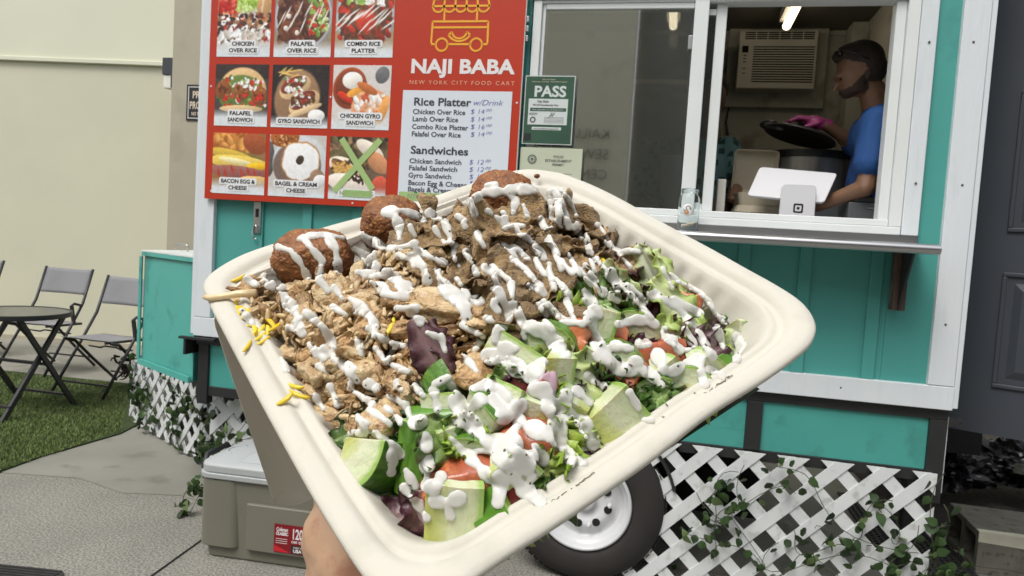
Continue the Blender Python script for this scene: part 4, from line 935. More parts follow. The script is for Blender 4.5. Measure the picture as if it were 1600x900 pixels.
for k, m_ in enumerate(LV): m_.materials.append(leafm if k < 4 else leafp)
def ivy(label, M, paths, nleaf, size, seed, xr=None):
    r = random.Random(seed); t_ = thing('ivy_vine', label, 'ivy', group='artificial ivy woven through the lattice'); t_.matrix_world = M
    b = MB(); cand = []
    for (x0, z0, x1, z1) in paths:
        n = 14; pts = []
        ph = r.uniform(0, 6)
        for i in range(n+1):
            t = i/n; pts.append(Vector((x0+(x1-x0)*t+.03*math.sin(t*9+ph), -.012-.014*(1+math.sin(t*15+ph)), max(.008, z0+(z1-z0)*t+.05*math.sin(t*7+ph*2)))))
        b.tube(pts, .0016, 5); cand += [(pts[i], pts[i+1]) for i in range(n)]
    b.build('stem', stemm, t_)
    for k in range(nleaf):
        a, c = r.choice(cand); p = a.lerp(c, r.random()) + Vector((r.gauss(0, .018), -.006-abs(r.gauss(0, .012)), r.gauss(0, .018)))
        if p.z < .01: p.z = .012+r.random()*.02
        o = bpy.data.objects.new('leaf', LV[r.randrange(5)]); COL.objects.link(o); o.parent = t_
        s = size*r.uniform(.6, 1.25)
        R = Matrix.Rotation(r.gauss(math.pi, 1.0), 4, 'Y') @ Matrix.Rotation(r.gauss(-.35, .45), 4, 'X') @ Matrix.Rotation(math.radians(90), 4, 'X')
        o.matrix_basis = Matrix.Translation(p) @ Matrix.Rotation(r.gauss(0, .5), 4, 'Z') @ R @ Matrix.Diagonal((s, s, s, 1))
r = random.Random(12); paths = []
for k in range(9): x = r.uniform(.28, 1.0); paths.append((x, r.uniform(.05, .5), x+r.uniform(.05, .4), r.uniform(.2, .62)))
paths += [(.30, .35, .7, .52), (.55, .60, 1.12, .30), (.5, .1, 1.18, .35), (1.16, .0, 1.2, .6)]
ivy('artificial ivy on the lattice right of the trailer wheel', ML, paths, 150, .039, 21)
ivy('dense hanging ivy at the right end of the right-hand lattice', ML, [(1.02, .02, 1.10, .46), (1.12, .0, 1.22, .50), (1.2, .0, 1.18, .42), (1.06, .12, 1.24, .3), (1.24, 0, 1.28, .35), (.95, .1, 1.2, .18)], 130, .042, 22)
ML2 = Matrix.Translation((0.02, .40, 0)) @ Matrix.Rotation(ang, 4, 'Z') @ Matrix.Rotation(math.pi, 4, 'Z') @ Matrix.Scale(-1, 4, (1, 0, 0))
r = random.Random(4); paths = []
for k in range(12): x = r.uniform(.1, 1.5); paths.append((x, r.uniform(.02, .4), x+r.uniform(-.2, .35), r.uniform(.1, .46)))
paths += [(.2, .44, 1.65, .44), (1.5, .05, 1.7, .45)]
ivy('artificial ivy covering the lattice under the teal storage box', ML2, paths, 230, .050, 9)
ivy('small ivy sprays beside the cooler on the slab', Matrix.Translation((.02, .02, 0)), [(-.02, .0, .10, .33), (.08, .02, .15, .42), (-.06, .01, .06, .2), (.14, .4, .42, .57), (.0, .3, .3, .5)], 70, .046, 31)
ivy('loose ivy leaves trailing behind the bottom of the wheel', Matrix.Translation((2.0, .28, 0)), [(-.05, .01, .25, .1), (0, .02, .2, .05), (.1, .0, .3, .02)], 40, .036, 33)
# dried vine tangle beside the box
tw = MB(); r = random.Random(8); C0 = hit(200, 568, 2.0)
for k in range(26):
    p = C0+Vector((r.gauss(0, .03), r.gauss(0, .03), r.gauss(0, .035))); pts = [p]
    d = Vector((r.gauss(0, 1), r.gauss(0, 1), r.gauss(0, 1))).normalized()
    for i in range(6): d = (d+Vector((r.gauss(0, .8), r.gauss(0, .8), r.gauss(0, .8)))).normalized(); pts.append(pts[-1]+d*.025)
    tw.tube(pts, [.006, .009, .01, .009, .007, .005, .003], 5)
tag(tw.build('dried_plant', mat('brown_twigs', (.05, .028, .022), (.03, .02, .018), scale=30, rough=.8), smooth=True), 'tangle of dark brown dried twigs behind the right patio chair', 'dried plant')
# ------------------------------------------------------------------ cooler
ck_ = thing('cooler', 'large khaki ice cooler with pale grey lid and red sticker', 'cooler', (.318, -.385, 0), math.radians(3))
khaki = mat('khaki_plastic', lin((116, 114, 101)), lin((110, 108, 96)), scale=3, rough=.5, bump=.1, bscale=300)
lidm = mat('pale_grey_plastic', (.41, .43, .43), (.38, .40, .40), scale=4, rough=.45)
def ring_loft(mb, rings):
    n = len(rings[0][0]); vs = []
    for pts, z in rings: vs += [(a, c, z) for a, c in pts]
    fs = [tuple(range(n-1, -1, -1)), tuple((len(rings)-1)*n+i for i in range(n))]
    for k in range(len(rings)-1):
        for i in range(n): j = (i+1) % n; fs.append((k*n+i, k*n+j, (k+1)*n+j, (k+1)*n+i))
    mb.add(vs, fs)
cw, cdp = .97, .43
b = MB(); ring_loft(b, [(rrect(.03, cw-.03, .03, cdp-.03, .035), .0), (rrect(.022, cw-.022, .022, cdp-.022, .04), .008), (rrect(.004, cw-.004, .004, cdp-.004, .05), .352)]); b.build('body', khaki, ck_, bevel=.004)
# raised bands that frame the recessed front panel
b = MB(); ring_loft(b, [(rrect(.017, cw-.017, .017, cdp-.017, .04), .055), (rrect(-.003, .19, -.003, cdp+.003, .05), .056), (rrect(-.003, .19, -.003, cdp+.003, .05), .351)][1:]); b.build('end_bulge', khaki, ck_, bevel=.006)
b = MB(); ring_loft(b, [(rrect(.78, cw+.003, -.003, cdp+.003, .05), .056), (rrect(.78, cw+.003, -.003, cdp+.003, .05), .351)]); b.build('end_bulge', khaki, ck_, bevel=.006)
b = MB(); ring_loft(b, [(rrect(.22, .75, -.004, .05, .012), .06), (rrect(.22, .75, -.006, .05, .012), .262)]); b.build('front_panel', khaki, ck_, bevel=.006)
b = MB(); ring_loft(b, [(rrect(-.010, cw+.010, -.010, cdp+.010, .055), .3525), (rrect(-.012, cw+.012, -.012, cdp+.012, .055), .377)]); b.build('collar', lidm, ck_, bevel=.005)
b = MB(); ring_loft(b, [(rrect(-.006, cw+.006, -.006, cdp+.006, .06), .3775), (rrect(-.008, cw+.008, -.008, cdp+.008, .06), .41), (rrect(.006, cw-.006, .006, cdp-.006, .06), .421)]); lid_ = b.build('lid', lidm, ck_, bevel=.006)
b = MB(); b.tube([(.075+.055*math.cos(math.radians(a)), .20+.065*math.sin(math.radians(a)), .4215) for a in range(100, 262, 9)], .0035, 8); b.build('lid_crescent', lidm, lid_, smooth=True)
b = MB(); ring_loft(b, [(rrect(.14, .45, .04, cdp-.04, .03), .4215), (rrect(.145, .445, .045, cdp-.045, .03), .4255)]); b.build('lid_panel', lidm, lid_, bevel=.002)
hnd = MB(); hnd.tube([(-.004, .10, .30), (-.05, .11, .36), (-.055, .14, .405), (-.055, .30, .405), (-.05, .33, .36), (-.004, .34, .30)], .013, 10); hnd.build('handle', black, ck_, smooth=True)
redst = mat('sticker_red', lin((128, 16, 28)), lin((118, 14, 25)), scale=12, rough=.4)
sx0 = .355; st = box('label_sticker', redst, ck_, sx0, sx0+.235, -.0085, -.0072, .075, .195)
stw = mat('sticker_text_white', (.72, .68, .68), rough=.5); std = mat('sticker_black', (.02, .018, .02), rough=.4)
text('lettering', 'Coleman', sx0+.008, -.0088, .166, .022, stw, st, fit=.052, shear=.3, bold=.0006); text('lettering', 'CLASSIC', sx0+.008, -.0088, .149, .018, stw, st, fit=.055, bold=.0008)
text('lettering', '120', sx0+.078, -.0088, .139, .060, stw, st, fit=.045, bold=.0016); text('lettering', 'QT', sx0+.125, -.0088, .141, .012, stw, st); text('lettering', '5', sx0+.146, -.0088, .139, .060, stw, st, fit=.020, bold=.0016)
text('lettering', 'DAY', sx0+.168, -.0088, .168, .011, stw, st, fit=.02); text('lettering', 'ICE RETENTION', sx0+.168, -.0088, .148, .008, stw, st, fit=.045)
text('lettering', 'CANS  QTS', sx0+.078, -.0088, .121, .014, stw, st, fit=.052, bold=.0004)
bb = box('sticker_badge', std, st, sx0+.078, sx0+.138, -.0092, -.0086, .078, .112); text('lettering', 'USA', sx0+.088, -.0096, .082, .018, stw, bb, fit=.038, bold=.0008); text('lettering', 'MADE IN', sx0+.088, -.0096, .099, .010, stw, bb, fit=.038)
for k in range(3): box('rule', stw, st, sx0+.008, sx0+.060, -.0088, -.0086, .132-k*.009, .134-k*.009)
b = MB(); b.prism([(sx0+.002, .077), (sx0+.075, .077), (sx0+.002, .105)], -.0089, -.0086, lambda a, c, h: (a, h, c)); b.build('swoosh', mat('sticker_bright_red', lin((190, 30, 44)), rough=.4), st)

# ------------------------------------------------------------------ patio set
alu = mat('charcoal_aluminium', (.028, .028, .032), (.022, .022, .025), scale=20, rough=.45)
mesh_f = mat('grey_sling_fabric', (.225, .225, .235), (.20, .20, .21), scale=5, rough=.8, bump=.2, bscale=400)
chair_proto = None
def make_chair():
    t_ = thing('patio_chair', '', 'chair')
    w = .25
    for s in (-1, 1):
        MB().tube([(s*w, -.30, .012), (s*w, -.02, .41), (s*w, .12, .62), (s*w, .235, .93)], .0125, 10).build('back_rail', alu, t_, smooth=True)
        MB().tube([(s*(w-.03), -.20, .43), (s*(w-.03), -.12, .41), (s*(w-.03), .06, .24), (s*(w-.03), .32, .012)], .0125, 10).build('rear_leg', alu, t_, smooth=True)
        MB().bar((s*(w-.045), -.24, .437), (s*(w-.045), .16, .425), .02, .018).build('seat_rail', alu, t_)
    MB().bar((-w, -.235, .10), (w, -.235, .10), .022, .014).build('foot_bar', alu, t_)
    MB().tube([(-w+.03, .255, .10), (w-.03, .255, .10)], .008, 8).build('foot_bar', alu, t_, smooth=True)
    MB().tube([(-w+.03, .02, .35), (-.1, .02, .345), (-.06, .02, .36), (.06, .02, .36), (.1, .02, .345), (w-.03, .02, .35)], .007, 8).build('cross_brace', alu, t_, smooth=True)
    b = MB(); n = 8
    for j in range(n+1):
        t = j/n
        for i in range(n+1):
            u = i/n*2-1; sag = .018*(1-u*u)*math.sin(math.pi*t); b.v.append((u*(w-.035), -.26+.42*t, .449-.012*t-sag+.012*(t < .05)))
    for j in range(n):
        for i in range(n): k = j*(n+1)+i; b.f.append((k, k+1, k+n+2, k+n+1)); b.mi.append(0)
    o = b.build('seat', mesh_f, t_, smooth=True); md = o.modifiers.new('t', 'SOLIDIFY'); md.thickness = .004
    b = MB()
    for j in range(n+1):
        t = j/n; y, z = .148+(.232-.148)*t, .695+(.925-.695)*t
        for i in range(n+1): u = i/n*2-1; b.v.append((u*(w-.008), y+.03*(1-u*u), z-.006*(1-u*u)*t))
    for j in range(n):
        for i in range(n): k = j*(n+1)+i; b.f.append((k, k+1, k+n+2, k+n+1)); b.mi.append(0)
    o = b.build('backrest', mesh_f, t_, smooth=True); md = o.modifiers.new('t', 'SOLIDIFY'); md.thickness = .004
    return t_
def dup(root, **kw):
    r_ = root.copy(); COL.objects.link(r_)
    for ch in list(root.children):
        c = ch.copy(); COL.objects.link(c); c.parent = r_
        for g in list(ch.children): d = g.copy(); COL.objects.link(d); d.parent = c
    for k, v in kw.items(): r_[k] = v
    return r_
c0 = make_chair(); G = 'folding patio chairs round the table'
c0['label'] = 'folding patio chair beside the teal storage box'; c0['group'] = G; c0.location = (-2.25, 1.98, .014); c0.rotation_euler.z = math.radians(-3)
b = MB(); b.tube([(.25, .11, .60), (.25, .02, .625), (.25, -.02, .60)], .012, 8); b.bar((.25, -.01, .60), (.25, .02, .44), .02, .028); ar = b.build('armrest_strap', alu, None, smooth=False); ar.parent = c0
c1 = dup(c0, label='folding patio chair behind the round table, second from the teal box'); c1.location = (-3.29, 2.42, .014); c1.rotation_euler.z = math.radians(2)
c2 = dup(c0, label='folding patio chair cut off by the left edge of the photo'); c2.location = (-4.52, 2.62, .014); c2.rotation_euler.z = math.radians(4)
tb = thing('patio_table', 'round dark patio table with crossed metal legs on the turf', 'table', (-2.33, 1.18, .014))
topm = mat('table_glass', (.10, .10, .085), (.085, .085, .075), scale=3, rough=.25)
MB().lathe([(0, .702), (.338, .702), (.338, .712), (0, .712)], 64).build('table_top', topm, tb, smooth='auto')
MB().lathe([(.3385, .680), (.352, .682), (.354, .700), (.352, .716), (.3385, .7165)], 64, closed=True).build('rim', alu, tb, smooth='auto')
for s in (-1, 1):
    MB().bar((s*.225, -.29, .0), (s*.225, .20, .69), .022, .034).build('leg', alu, tb)
    MB().bar((s*.250, .29, .0), (s*.250, -.20, .69), .022, .034).build('leg', alu, tb)
MB().bar((-.235, -.235, .09), (.235, -.235, .09), .03, .015).build('foot_bar', alu, tb)
MB().bar((-.25, .235, .09), (.25, .235, .09), .03, .015).build('foot_bar', alu, tb)
MB().tube([(-.25, 0, .36), (.25, 0, .36)], .009, 8).build('axle', alu, tb)

# ------------------------------------------------------------------ grey panelled door at the right
dr = thing('door', 'dark grey six-panel door standing open behind the trailer corner', 'door')
DA = math.radians(-27); dr.matrix_world = Matrix.Translation((3.345, .44, .745)) @ Matrix.Rotation(DA, 4, 'Z'); bpy.context.view_layer.update()
dgm = mat('dark_grey_door_paint', lin((62, 67, 75)), lin((56, 60, 68)), scale=2, rough=.5, bump=.12, bscale=60)
MI = dr.matrix_world.inverted()
def dhit(px, py):
    d = ray(px, py); o_ = MI @ CAM; dd = MI.to_3x3() @ d; t = -o_.y/dd.y; return o_+dd*t
box('slab', dgm, dr, 0, 1.0, 0.0, .04, 0, 2.15)
def dpanel(x0, x1, z0, z1):
    b = MB(); w = .018
    for (a0, a1, c0_, c1_) in ((x0, x1, z1-w, z1), (x0, x1, z0, z0+w), (x0, x0+w, z0+w, z1-w), (x1-w, x1, z0+w, z1-w)): b.box(a0, a1, -.009, -.0005, c0_, c1_)
    o = b.build('panel_moulding', dgm, dr, bevel=.006, seg=2)
    b = MB(); ins = .045; b.add([(x0+ins, -.0006, z0+ins), (x1-ins, -.0006, z0+ins), (x1-ins, -.0006, z1-ins), (x0+ins, -.0006, z1-ins), (x0+ins+.03, -.010, z0+ins+.03), (x1-ins-.03, -.010, z0+ins+.03), (x1-ins-.03, -.010, z1-ins-.03), (x0+ins+.03, -.010, z1-ins-.03)], [(0, 1, 5, 4), (1, 2, 6, 5), (2, 3, 7, 6), (3, 0, 4, 7), (4, 5, 6, 7)]); b.build('panel', dgm, dr)
    return o
r1 = dhit(1541, 145); r1b = dhit(1519, 361); r0t = dhit(1552, 42); r0b = dhit(1546, 100); r2t = dhit(1513, 422); r2b = dhit(1489, 596)
l1t = dhit(1600, 139); l1b = dhit(1574, 364); l2t = dhit(1567, 425); l2b = dhit(1549, 608)
xr = (r1.x+r1b.x)/2; xl = (l1b.x+l2t.x)/2; pw = .27

for (za, zb) in ((r0b.z, r0t.z), (r1b.z, r1.z), (max(.1, r2b.z), r2t.z)):
    dpanel(xr-pw, xr, za, zb); dpanel(xl, xl+pw, za, zb)
# dark step under the door, rubbish bags, concrete block
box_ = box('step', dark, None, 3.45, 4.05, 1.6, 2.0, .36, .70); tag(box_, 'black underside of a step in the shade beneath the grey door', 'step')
bagm = mat('black_plastic_bag', (.006, .006, .007), rough=.34, spec=.4)
crumple('rubbish_bag', (3.95, 1.95, .16), (.27, .24, .17), bagm, 11, 'black rubbish bag nearest the trailer under the grey door', 'rubbish bag', 5)
crumple('rubbish_bag', (4.45, 2.05, .20), (.30, .28, .19), bagm, 17, 'black rubbish bag further right in the shade', 'rubbish bag', 5)
hose = MB(); hose.tube([(3.55, 1.9, .34), (3.75, 1.75, .37), (3.9, 1.8, .33), (4.1, 1.9, .28)], .012, 8); tag(hose.build('hose', black, smooth=True), 'black hose lying over the rubbish bags', 'hose')
cbm = mat('grey_concrete_block', (.20, .185, .155), (.13, .12, .10), scale=9, rough=.95, bump=.6, bscale=80, bdist=.005, c3=(.09, .085, .07), s3=25)
ptm = mat('block_white_paint', (.62, .60, .48), (.52, .50, .40), scale=14, rough=.8, bump=.3, bscale=80)
bk = thing('concrete_block', 'grey concrete block with painted top edge beside the right lattice', 'concrete block', (3.725, .70, .0), math.radians(-2))
b = MB(); D = .42; Hh = .205; wv = .035
for (y0, y1, z0, z1) in ((0, D, 0, wv), (0, D, Hh-wv, Hh-.001), (0, wv, wv, Hh-wv), (D-wv, D, wv, Hh-wv), (D/2-wv/2, D/2+wv/2, wv, Hh-wv)): b.box(0, .39, y0, y1, z0, z1)
b.build('body', cbm, bk, bevel=.004)
b = MB(); b.box(.20, .385, wv+.001, D-wv-.001, wv+.001, Hh-wv-.001); b.build('core_wall', cbm, bk)
b = MB(); b.add([(.0, -.0015, Hh-.05), (.40, -.0015, Hh-.06), (.40, -.0015, Hh+.0005), (0, -.0015, Hh+.0005), (.40, .05, Hh+.0012), (0, .035, Hh+.0012)], [(0, 1, 2, 3), (3, 2, 4, 5)]); b.build('painted_edge', ptm, bk)
# ------------------------------------------------------------------ the food container held in the foreground
TO = Vector((2.1394, -2.7293, 1.3958)); TX = Vector((.66779, .63209, .39309)).normalized()
TN = Vector((.03487, -.55408, .83173)).normalized(); TY = TN.cross(TX).normalized(); TX = TY.cross(TN)
TM = Matrix(((TX.x, TY.x, TN.x, TO.x), (TX.y, TY.y, TN.y, TO.y), (TX.z, TY.z, TN.z, TO.z), (0, 0, 0, 1))); TI = TM.inverted()
def tp(px, py, h=0.):
    d = ray(px, py); t = ((TO+TN*h-CAM).dot(TN))/d.dot(TN); return TI @ (CAM+d*t)
out_px = [(320, 458), (317, 444), (326, 430), (343, 417), (366, 404), (393, 393), (460, 372), (505, 357.5), (567, 338.5), (643, 316), (718, 293), (776, 275), (804, 267), (832, 264), (860, 267), (880, 271), (917, 286), (956, 306), (1002, 331), (1049, 355), (1111, 387),
          (1169, 421), (1208, 443), (1247, 467), (1266, 485), (1276, 506), (1272, 526), (1258, 543), (1220, 573), (1181, 601), (1100, 654), (1033, 706), (933, 776), (867, 822), (800, 865), (745, 902), (705, 925), (660, 938), (620, 935), (590, 920), (565, 894), (533, 847), (480, 761), (427, 665), (373, 564), (335, 492)]
O2 = np.array([tuple(tp(*p))[:2] for p in out_px])
def resample(P, n):
    # closed Catmull-Rom, then even spacing
    m = len(P); Q = []
    for i in range(m):
        p0, p1, p2, p3 = P[i-1], P[i], P[(i+1) % m], P[(i+2) % m]
        for k in range(10):
            t = k/10; Q.append(.5*((2*p1)+(-p0+p2)*t+(2*p0-5*p1+4*p2-p3)*t*t+(-p0+3*p1-3*p2+p3)*t**3))
    Q = np.array(Q); d = np.linalg.norm(np.roll(Q, -1, 0)-Q, axis=1); s = np.concatenate([[0], np.cumsum(d)]); L_ = s[-1]; Q = np.vstack([Q, Q[:1]])
    u = np.arange(n)*L_/n; return np.stack([np.interp(u, s, Q[:, k]) for k in (0, 1)], 1), u
NR = 480
RO, RU = resample(O2, NR)
if np.sum(RO[:, 0]*np.roll(RO[:, 1], -1)-np.roll(RO[:, 0], -1)*RO[:, 1]) < 0: RO = RO[::-1]
for _ in range(2): RO = (RO+np.roll(RO, 1, 0)+np.roll(RO, -1, 0))/3
CEN = np.array([-.001, .0])
def ring(d, rib=0.):
    s = 1-d/.113; P = CEN+(RO-CEN)*s
    if rib:
        tdir = np.roll(P, -1, 0)-np.roll(P, 1, 0); tdir /= np.linalg.norm(tdir, axis=1)[:, None]; nrm = np.stack([-tdir[:, 1], tdir[:, 0]], 1)
        ang_ = np.arctan2(P[:, 1], P[:, 0]); cor = np.abs(np.abs(P[:, 0])-np.abs(P[:, 1]))/.1
        w = np.clip(cor*2.2-.35, 0, 1); q = np.where(np.abs(P[:, 0]) > np.abs(P[:, 1]), P[:, 1], P[:, 0])
        P = P + nrm*(rib*w*np.cos(q/.0122*2*math.pi))[:, None]
    return P
pulp = mat('moulded_pulp', (.65, .622, .54), (.605, .58, .50), scale=14, rough=.75, bump=.35, bscale=220, bdist=.0008, c3=(.56, .54, .46), s3=30, sss=.15, sssr=.002, contrast=.3)
tray = thing('takeout_container', 'cream moulded pulp takeout container heaped with food, held in the foreground', 'takeout container'); tray.matrix_world = TM; bpy.context.view_layer.update()
inner = [(.0, -.0022, 0), (.0, -.0006, 0), (.0008, .0006, 0), (.003, .0012, 0), (.0072, .0013, 0), (.0092, .0006, 0), (.0104, -.0012, 0), (.0118, -.0026, 0), (.0134, -.0018, 0), (.0148, -.0010, 0), (.0162, -.0018, 0), (.0180, -.0048, .0004), (.0208, -.0100, .0018), (.0238, -.0160, .0030), (.0272, -.0228, .0032), (.0308, -.0302, .0024), (.0348, -.0366, .0007), (.0392, -.0405, 0), (.0460, -.0420, 0), (.06, -.0422, 0), (.09, -.0422, 0), (.112, -.0422, 0)]
outer = [(.002, -.0028, 0), (.0120, -.0032, 0), (.0165, -.0058, 0), (.0220, -.0155, .0), (.0278, -.0300, .0), (.0325, -.0395, 0), (.040, -.0440, 0), (.052, -.0446, 0), (.112, -.0446, 0)]
def shell(rings_in, rings_out, name, par, m, flip=1):
    b = MB(); allr = rings_in[::-1]+rings_out; vs = []
    for (d, h, rb_) in allr:
        P = ring(d, rb_)
        for i in range(NR): wv = .0006*math.sin(i*.105)+.0005*math.sin(i*.0415+1); vs.append((P[i][0], P[i][1], h+wv*(1 if d < .02 else .3)))
    n = len(allr); fs = []
    for k in range(n-1):
        for i in range(NR): j = (i+1) % NR; fs.append((k*NR+i, k*NR+j, (k+1)*NR+j, (k+1)*NR+i))
    fs += [tuple(range(NR-1, -1, -1)), tuple((n-1)*NR+i for i in range(NR))]
    b.add(vs, fs); return b.build(name, m, par, smooth=True)
base = shell(inner, outer, 'base', tray, pulp)
# pressed seam along the near right rim, slightly split
sm_ = MB(); r = random.Random(4)
def seam(pa, pb, a, b_, w):
    A_, B_ = tp(*pa), tp(*pb); n = 26; pts = []
    for i in range(n+1):
        t = i/n; p = A_.lerp(B_, t); pts.append((p.x+r.gauss(0, .0003), p.y+r.gauss(0, .0003), .0012+.0004))
    for i, (p, q) in enumerate(zip(pts, pts[1:])):
        if r.random() < .8: sm_.bar(p, q, w*r.uniform(.5, 1.4), .0003)
seam((822, 815), (930, 742), 0, 1, .0004); seam((1092, 628), (1142, 590), 0, 1, .0004)
tag(sm_.build('split_seam', mat('seam_shadow', (.20, .17, .12), rough=.9), tray), kind='stuff')
# the lid, hinged on the far left rim and hanging down behind
hA, hB = tp(317, 454), tp(845, 262); hd = (hB-hA); hd.z = 0; hl = hd.length; hd.normalize(); ho = Vector((-hd.y, hd.x, 0))
phi = math.radians(79); dd = ho*math.cos(phi)+Vector((0, 0, -1))*math.sin(phi); nn_ = hd.cross(dd)
LM = Matrix(((hd.x, dd.x, nn_.x, hA.x), (hd.y, dd.y, nn_.y, hA.y), (hd.z, dd.z, nn_.z, hA.z), (0, 0, 0, 1)))
b = MB(); ll = .242
sg_ = 1 if (LM.to_3x3() @ Vector((0, 0, 1))).dot(Vector((0, -1, 0))) > 0 else -1
rings_l = [(rrect(.0, hl, 0, ll, .028, 8), 0), (rrect(.0, hl, 0, ll, .028, 8), .0015), (rrect(.010, hl-.010, .008, ll-.010, .024, 8), .0022), (rrect(.014, hl-.014, .010, ll-.014, .022, 8), .006), (rrect(.022, hl-.022, .016, ll-.022, .018, 8), .018), (rrect(.028, hl-.028, .022, ll-.028, .014, 8), .0205), (rrect(.034, hl-.034, .028, ll-.034, .01, 8), .021)]
ring_loft(b, [(p, z*-1) for p, z in rings_l])
lidpart = b.build('lid', pulp, tray, smooth=True); lidpart.matrix_parent_inverse = Matrix.Identity(4); lidpart.matrix_basis = LM

# ---- the heap surface (height above the rim plane)
ctrl = [(488, 420, .000), (560, 440, .010), (650, 380, .015), (760, 350, .020), (860, 345, .012), (950, 410, .004), (700, 450, .024), (800, 470, .020), (880, 430, .014), (600, 510, .017), (500, 510, .010), (420, 480, .001), (375, 452, -.001), (400, 535, -.008), (450, 605, -.011), (505, 675, -.013),
        (560, 640, .003), (640, 600, .012), (740, 600, .012), (850, 600, .009), (950, 560, .005), (1050, 500, -.004), (1120, 555, -.016), (1140, 580, -.026), (980, 400, -.010), (1060, 440, -.018), (570, 720, -.010), (600, 790, -.022), (650, 850, -.026), (700, 700, .004), (800, 720, .002), (880, 740, -.010), (760, 800, -.012), (730, 855, -.022),
        (1000, 640, -.010), (1070, 605, -.011), (960, 690, -.013), (880, 765, -.018), (565, 375, -.006), (700, 330, .000), (900, 320, -.008), (835, 300, -.006), (1020, 380, -.022)]
CP = []
for (px, py, h) in ctrl: q = tp(px, py, h); CP.append((q.x, q.y, h))
CP = np.array(CP)
def H(u, v):
    d2 = (CP[:, 0]-u)**2+(CP[:, 1]-v)**2; w = 1/(d2+2e-5)**1.6; h = float((w*CP[:, 2]).sum()/w.sum())
    m = max(abs(u), abs(v)); return h - max(0, m-.094)*1.4
def onheap(px, py, dh=0.):
    h = 0.
    for _ in range(14):
        q = tp(px, py, h); h = .5*h+.5*(H(q.x, q.y)+dh)
    return tp(px, py, h)
FOOD = []
def food(o): FOOD.append(o); return o
def fwd_w(px, py, dh): return TM @ onheap(px, py, dh)
# dark filler bed under everything; its colour also gives the shade between pieces
b = MB(); n = 120; ok = {}
for j in range(n+1):
    for i in range(n+1):
        u, v = -.092+.184*i/n, -.092+.184*j/n; rr0 = max(abs(u), abs(v), (abs(u)+abs(v))*.60); k_ = max(0, rr0-.078)/.014; u2, v2 = u*(1-.0*k_), v; h = H(u, v)-.0065-k_*.03
        h += .0032*noise.noise(Vector((u*130, v*130, 3)))+.0016*noise.noise(Vector((u*420, v*420, 1))); m = max(abs(u), abs(v)); e_ = np.clip((.1-max(abs(u), abs(v)))/.02, 0, 1); h = max(h, -.0415)
        b.v.append((u, v, h))
A1, B1 = tp(520, 700, 0), tp(1010, 430, -.01)
for j in range(n):
    for i in range(n):
        k = j*(n+1)+i; b.f.append((k, k+1, k+n+2, k+n+1)); p = b.v[k]
        side = (B1.x-A1.x)*(p[1]-A1.y)-(B1.y-A1.y)*(p[0]-A1.x); b.mi.append(0 if side > 0 else 1)
bed = b.build('food_bed', [mat('meat_scraps_and_shade', (.09, .045, .022), (.045, .022, .012), scale=180, rough=.5, c3=(.22, .13, .06), s3=260), mat('shredded_greens', (.035, .06, .015), (.015, .025, .008), scale=160, rough=.5, c3=(.07, .02, .03), s3=120)], smooth=True)
bed.matrix_world = TM; tag(bed, 'bed of small scraps and greens showing between the pieces of food', 'food', kind='stuff'); food(bed)

# ---- shapes
def chunk(seed, dims, sub=4, boxy=3.2, cuts=4, rough=.10, fine=.035, fibre=1., bend=0., ridge=0.):
    r = random.Random(seed); bm = bmesh.new(); bmesh.ops.create_icosphere(bm, subdivisions=sub, radius=1)
    off = Vector((r.uniform(0, 50), r.uniform(0, 50), r.uniform(0, 50)))
    planes = []
    for _ in range(cuts):
        n_ = Vector((r.gauss(0, 1), r.gauss(0, 1), r.gauss(0, .8))).normalized(); planes.append((n_, r.uniform(.55, .85)))
    for v in bm.verts:
        p = v.co.normalized(); k = (abs(p.x)**boxy+abs(p.y)**boxy+abs(p.z)**boxy)**(1/boxy); p = p/k
        for n_, d_ in planes:
            e = p.dot(n_)-d_
            if e > 0: p = p-n_*e*.92
        q = Vector((p.x/fibre, p.y, p.z)); nn = v.co.normalized()
        dsp = rough*2.2*noise.noise(q*1.6+off)+rough*noise.noise(q*4+off)+fine*noise.noise(q*11+off)+fine*.5*noise.noise(q*24+off)
        if ridge: dsp += ridge*(1-abs(noise.noise(Vector((p.x*.6, p.y*3.5, p.z*3.5))*2+off))*2.4)
        p = p+nn*dsp
        p = Vector((p.x*dims[0], p.y*dims[1], p.z*dims[2]))
        if bend: p.z += bend*(p.x*p.x)/dims[0]+bend*.6*math.sin(p.y/dims[1]*2+seed)*dims[1]*.3
        v.co = p
    me = bpy.data.meshes.new('chunk'); bm.to_mesh(me); bm.free(); me.polygons.foreach_set('use_smooth', [True]*len(me.polygons)); return me
def rimmed(o): return o
chick = mat('browned_chicken', (.56, .36, .16), (.34, .19, .08), scale=2.2, coat=.25, rough=.30, rand=.28, c3=(.20, .09, .04), s3=4, bump=.35, bscale=9, bdist=.06, contrast=.16)
chickp = mat('pale_chicken', (.73, .57, .33), (.52, .34, .16), scale=2, coat=.25, rough=.30, rand=.2, c3=(.32, .16, .07), s3=3.5, bump=.35, bscale=9, bdist=.06, contrast=.18)
gyro = mat('gyro_meat', (.48, .325, .155), (.28, .175, .08), scale=2.5, coat=.2, rough=.32, rand=.3, c3=(.18, .11, .055), s3=5, bump=.5, bscale=14, bdist=.06, contrast=.16)
falm = mat('falafel_crust', (.33, .13, .04), (.17, .062, .021), scale=170, rough=.5, c3=(.42, .19, .06), s3=300, bump=.8, bscale=900, bdist=.0008, contrast=.16)
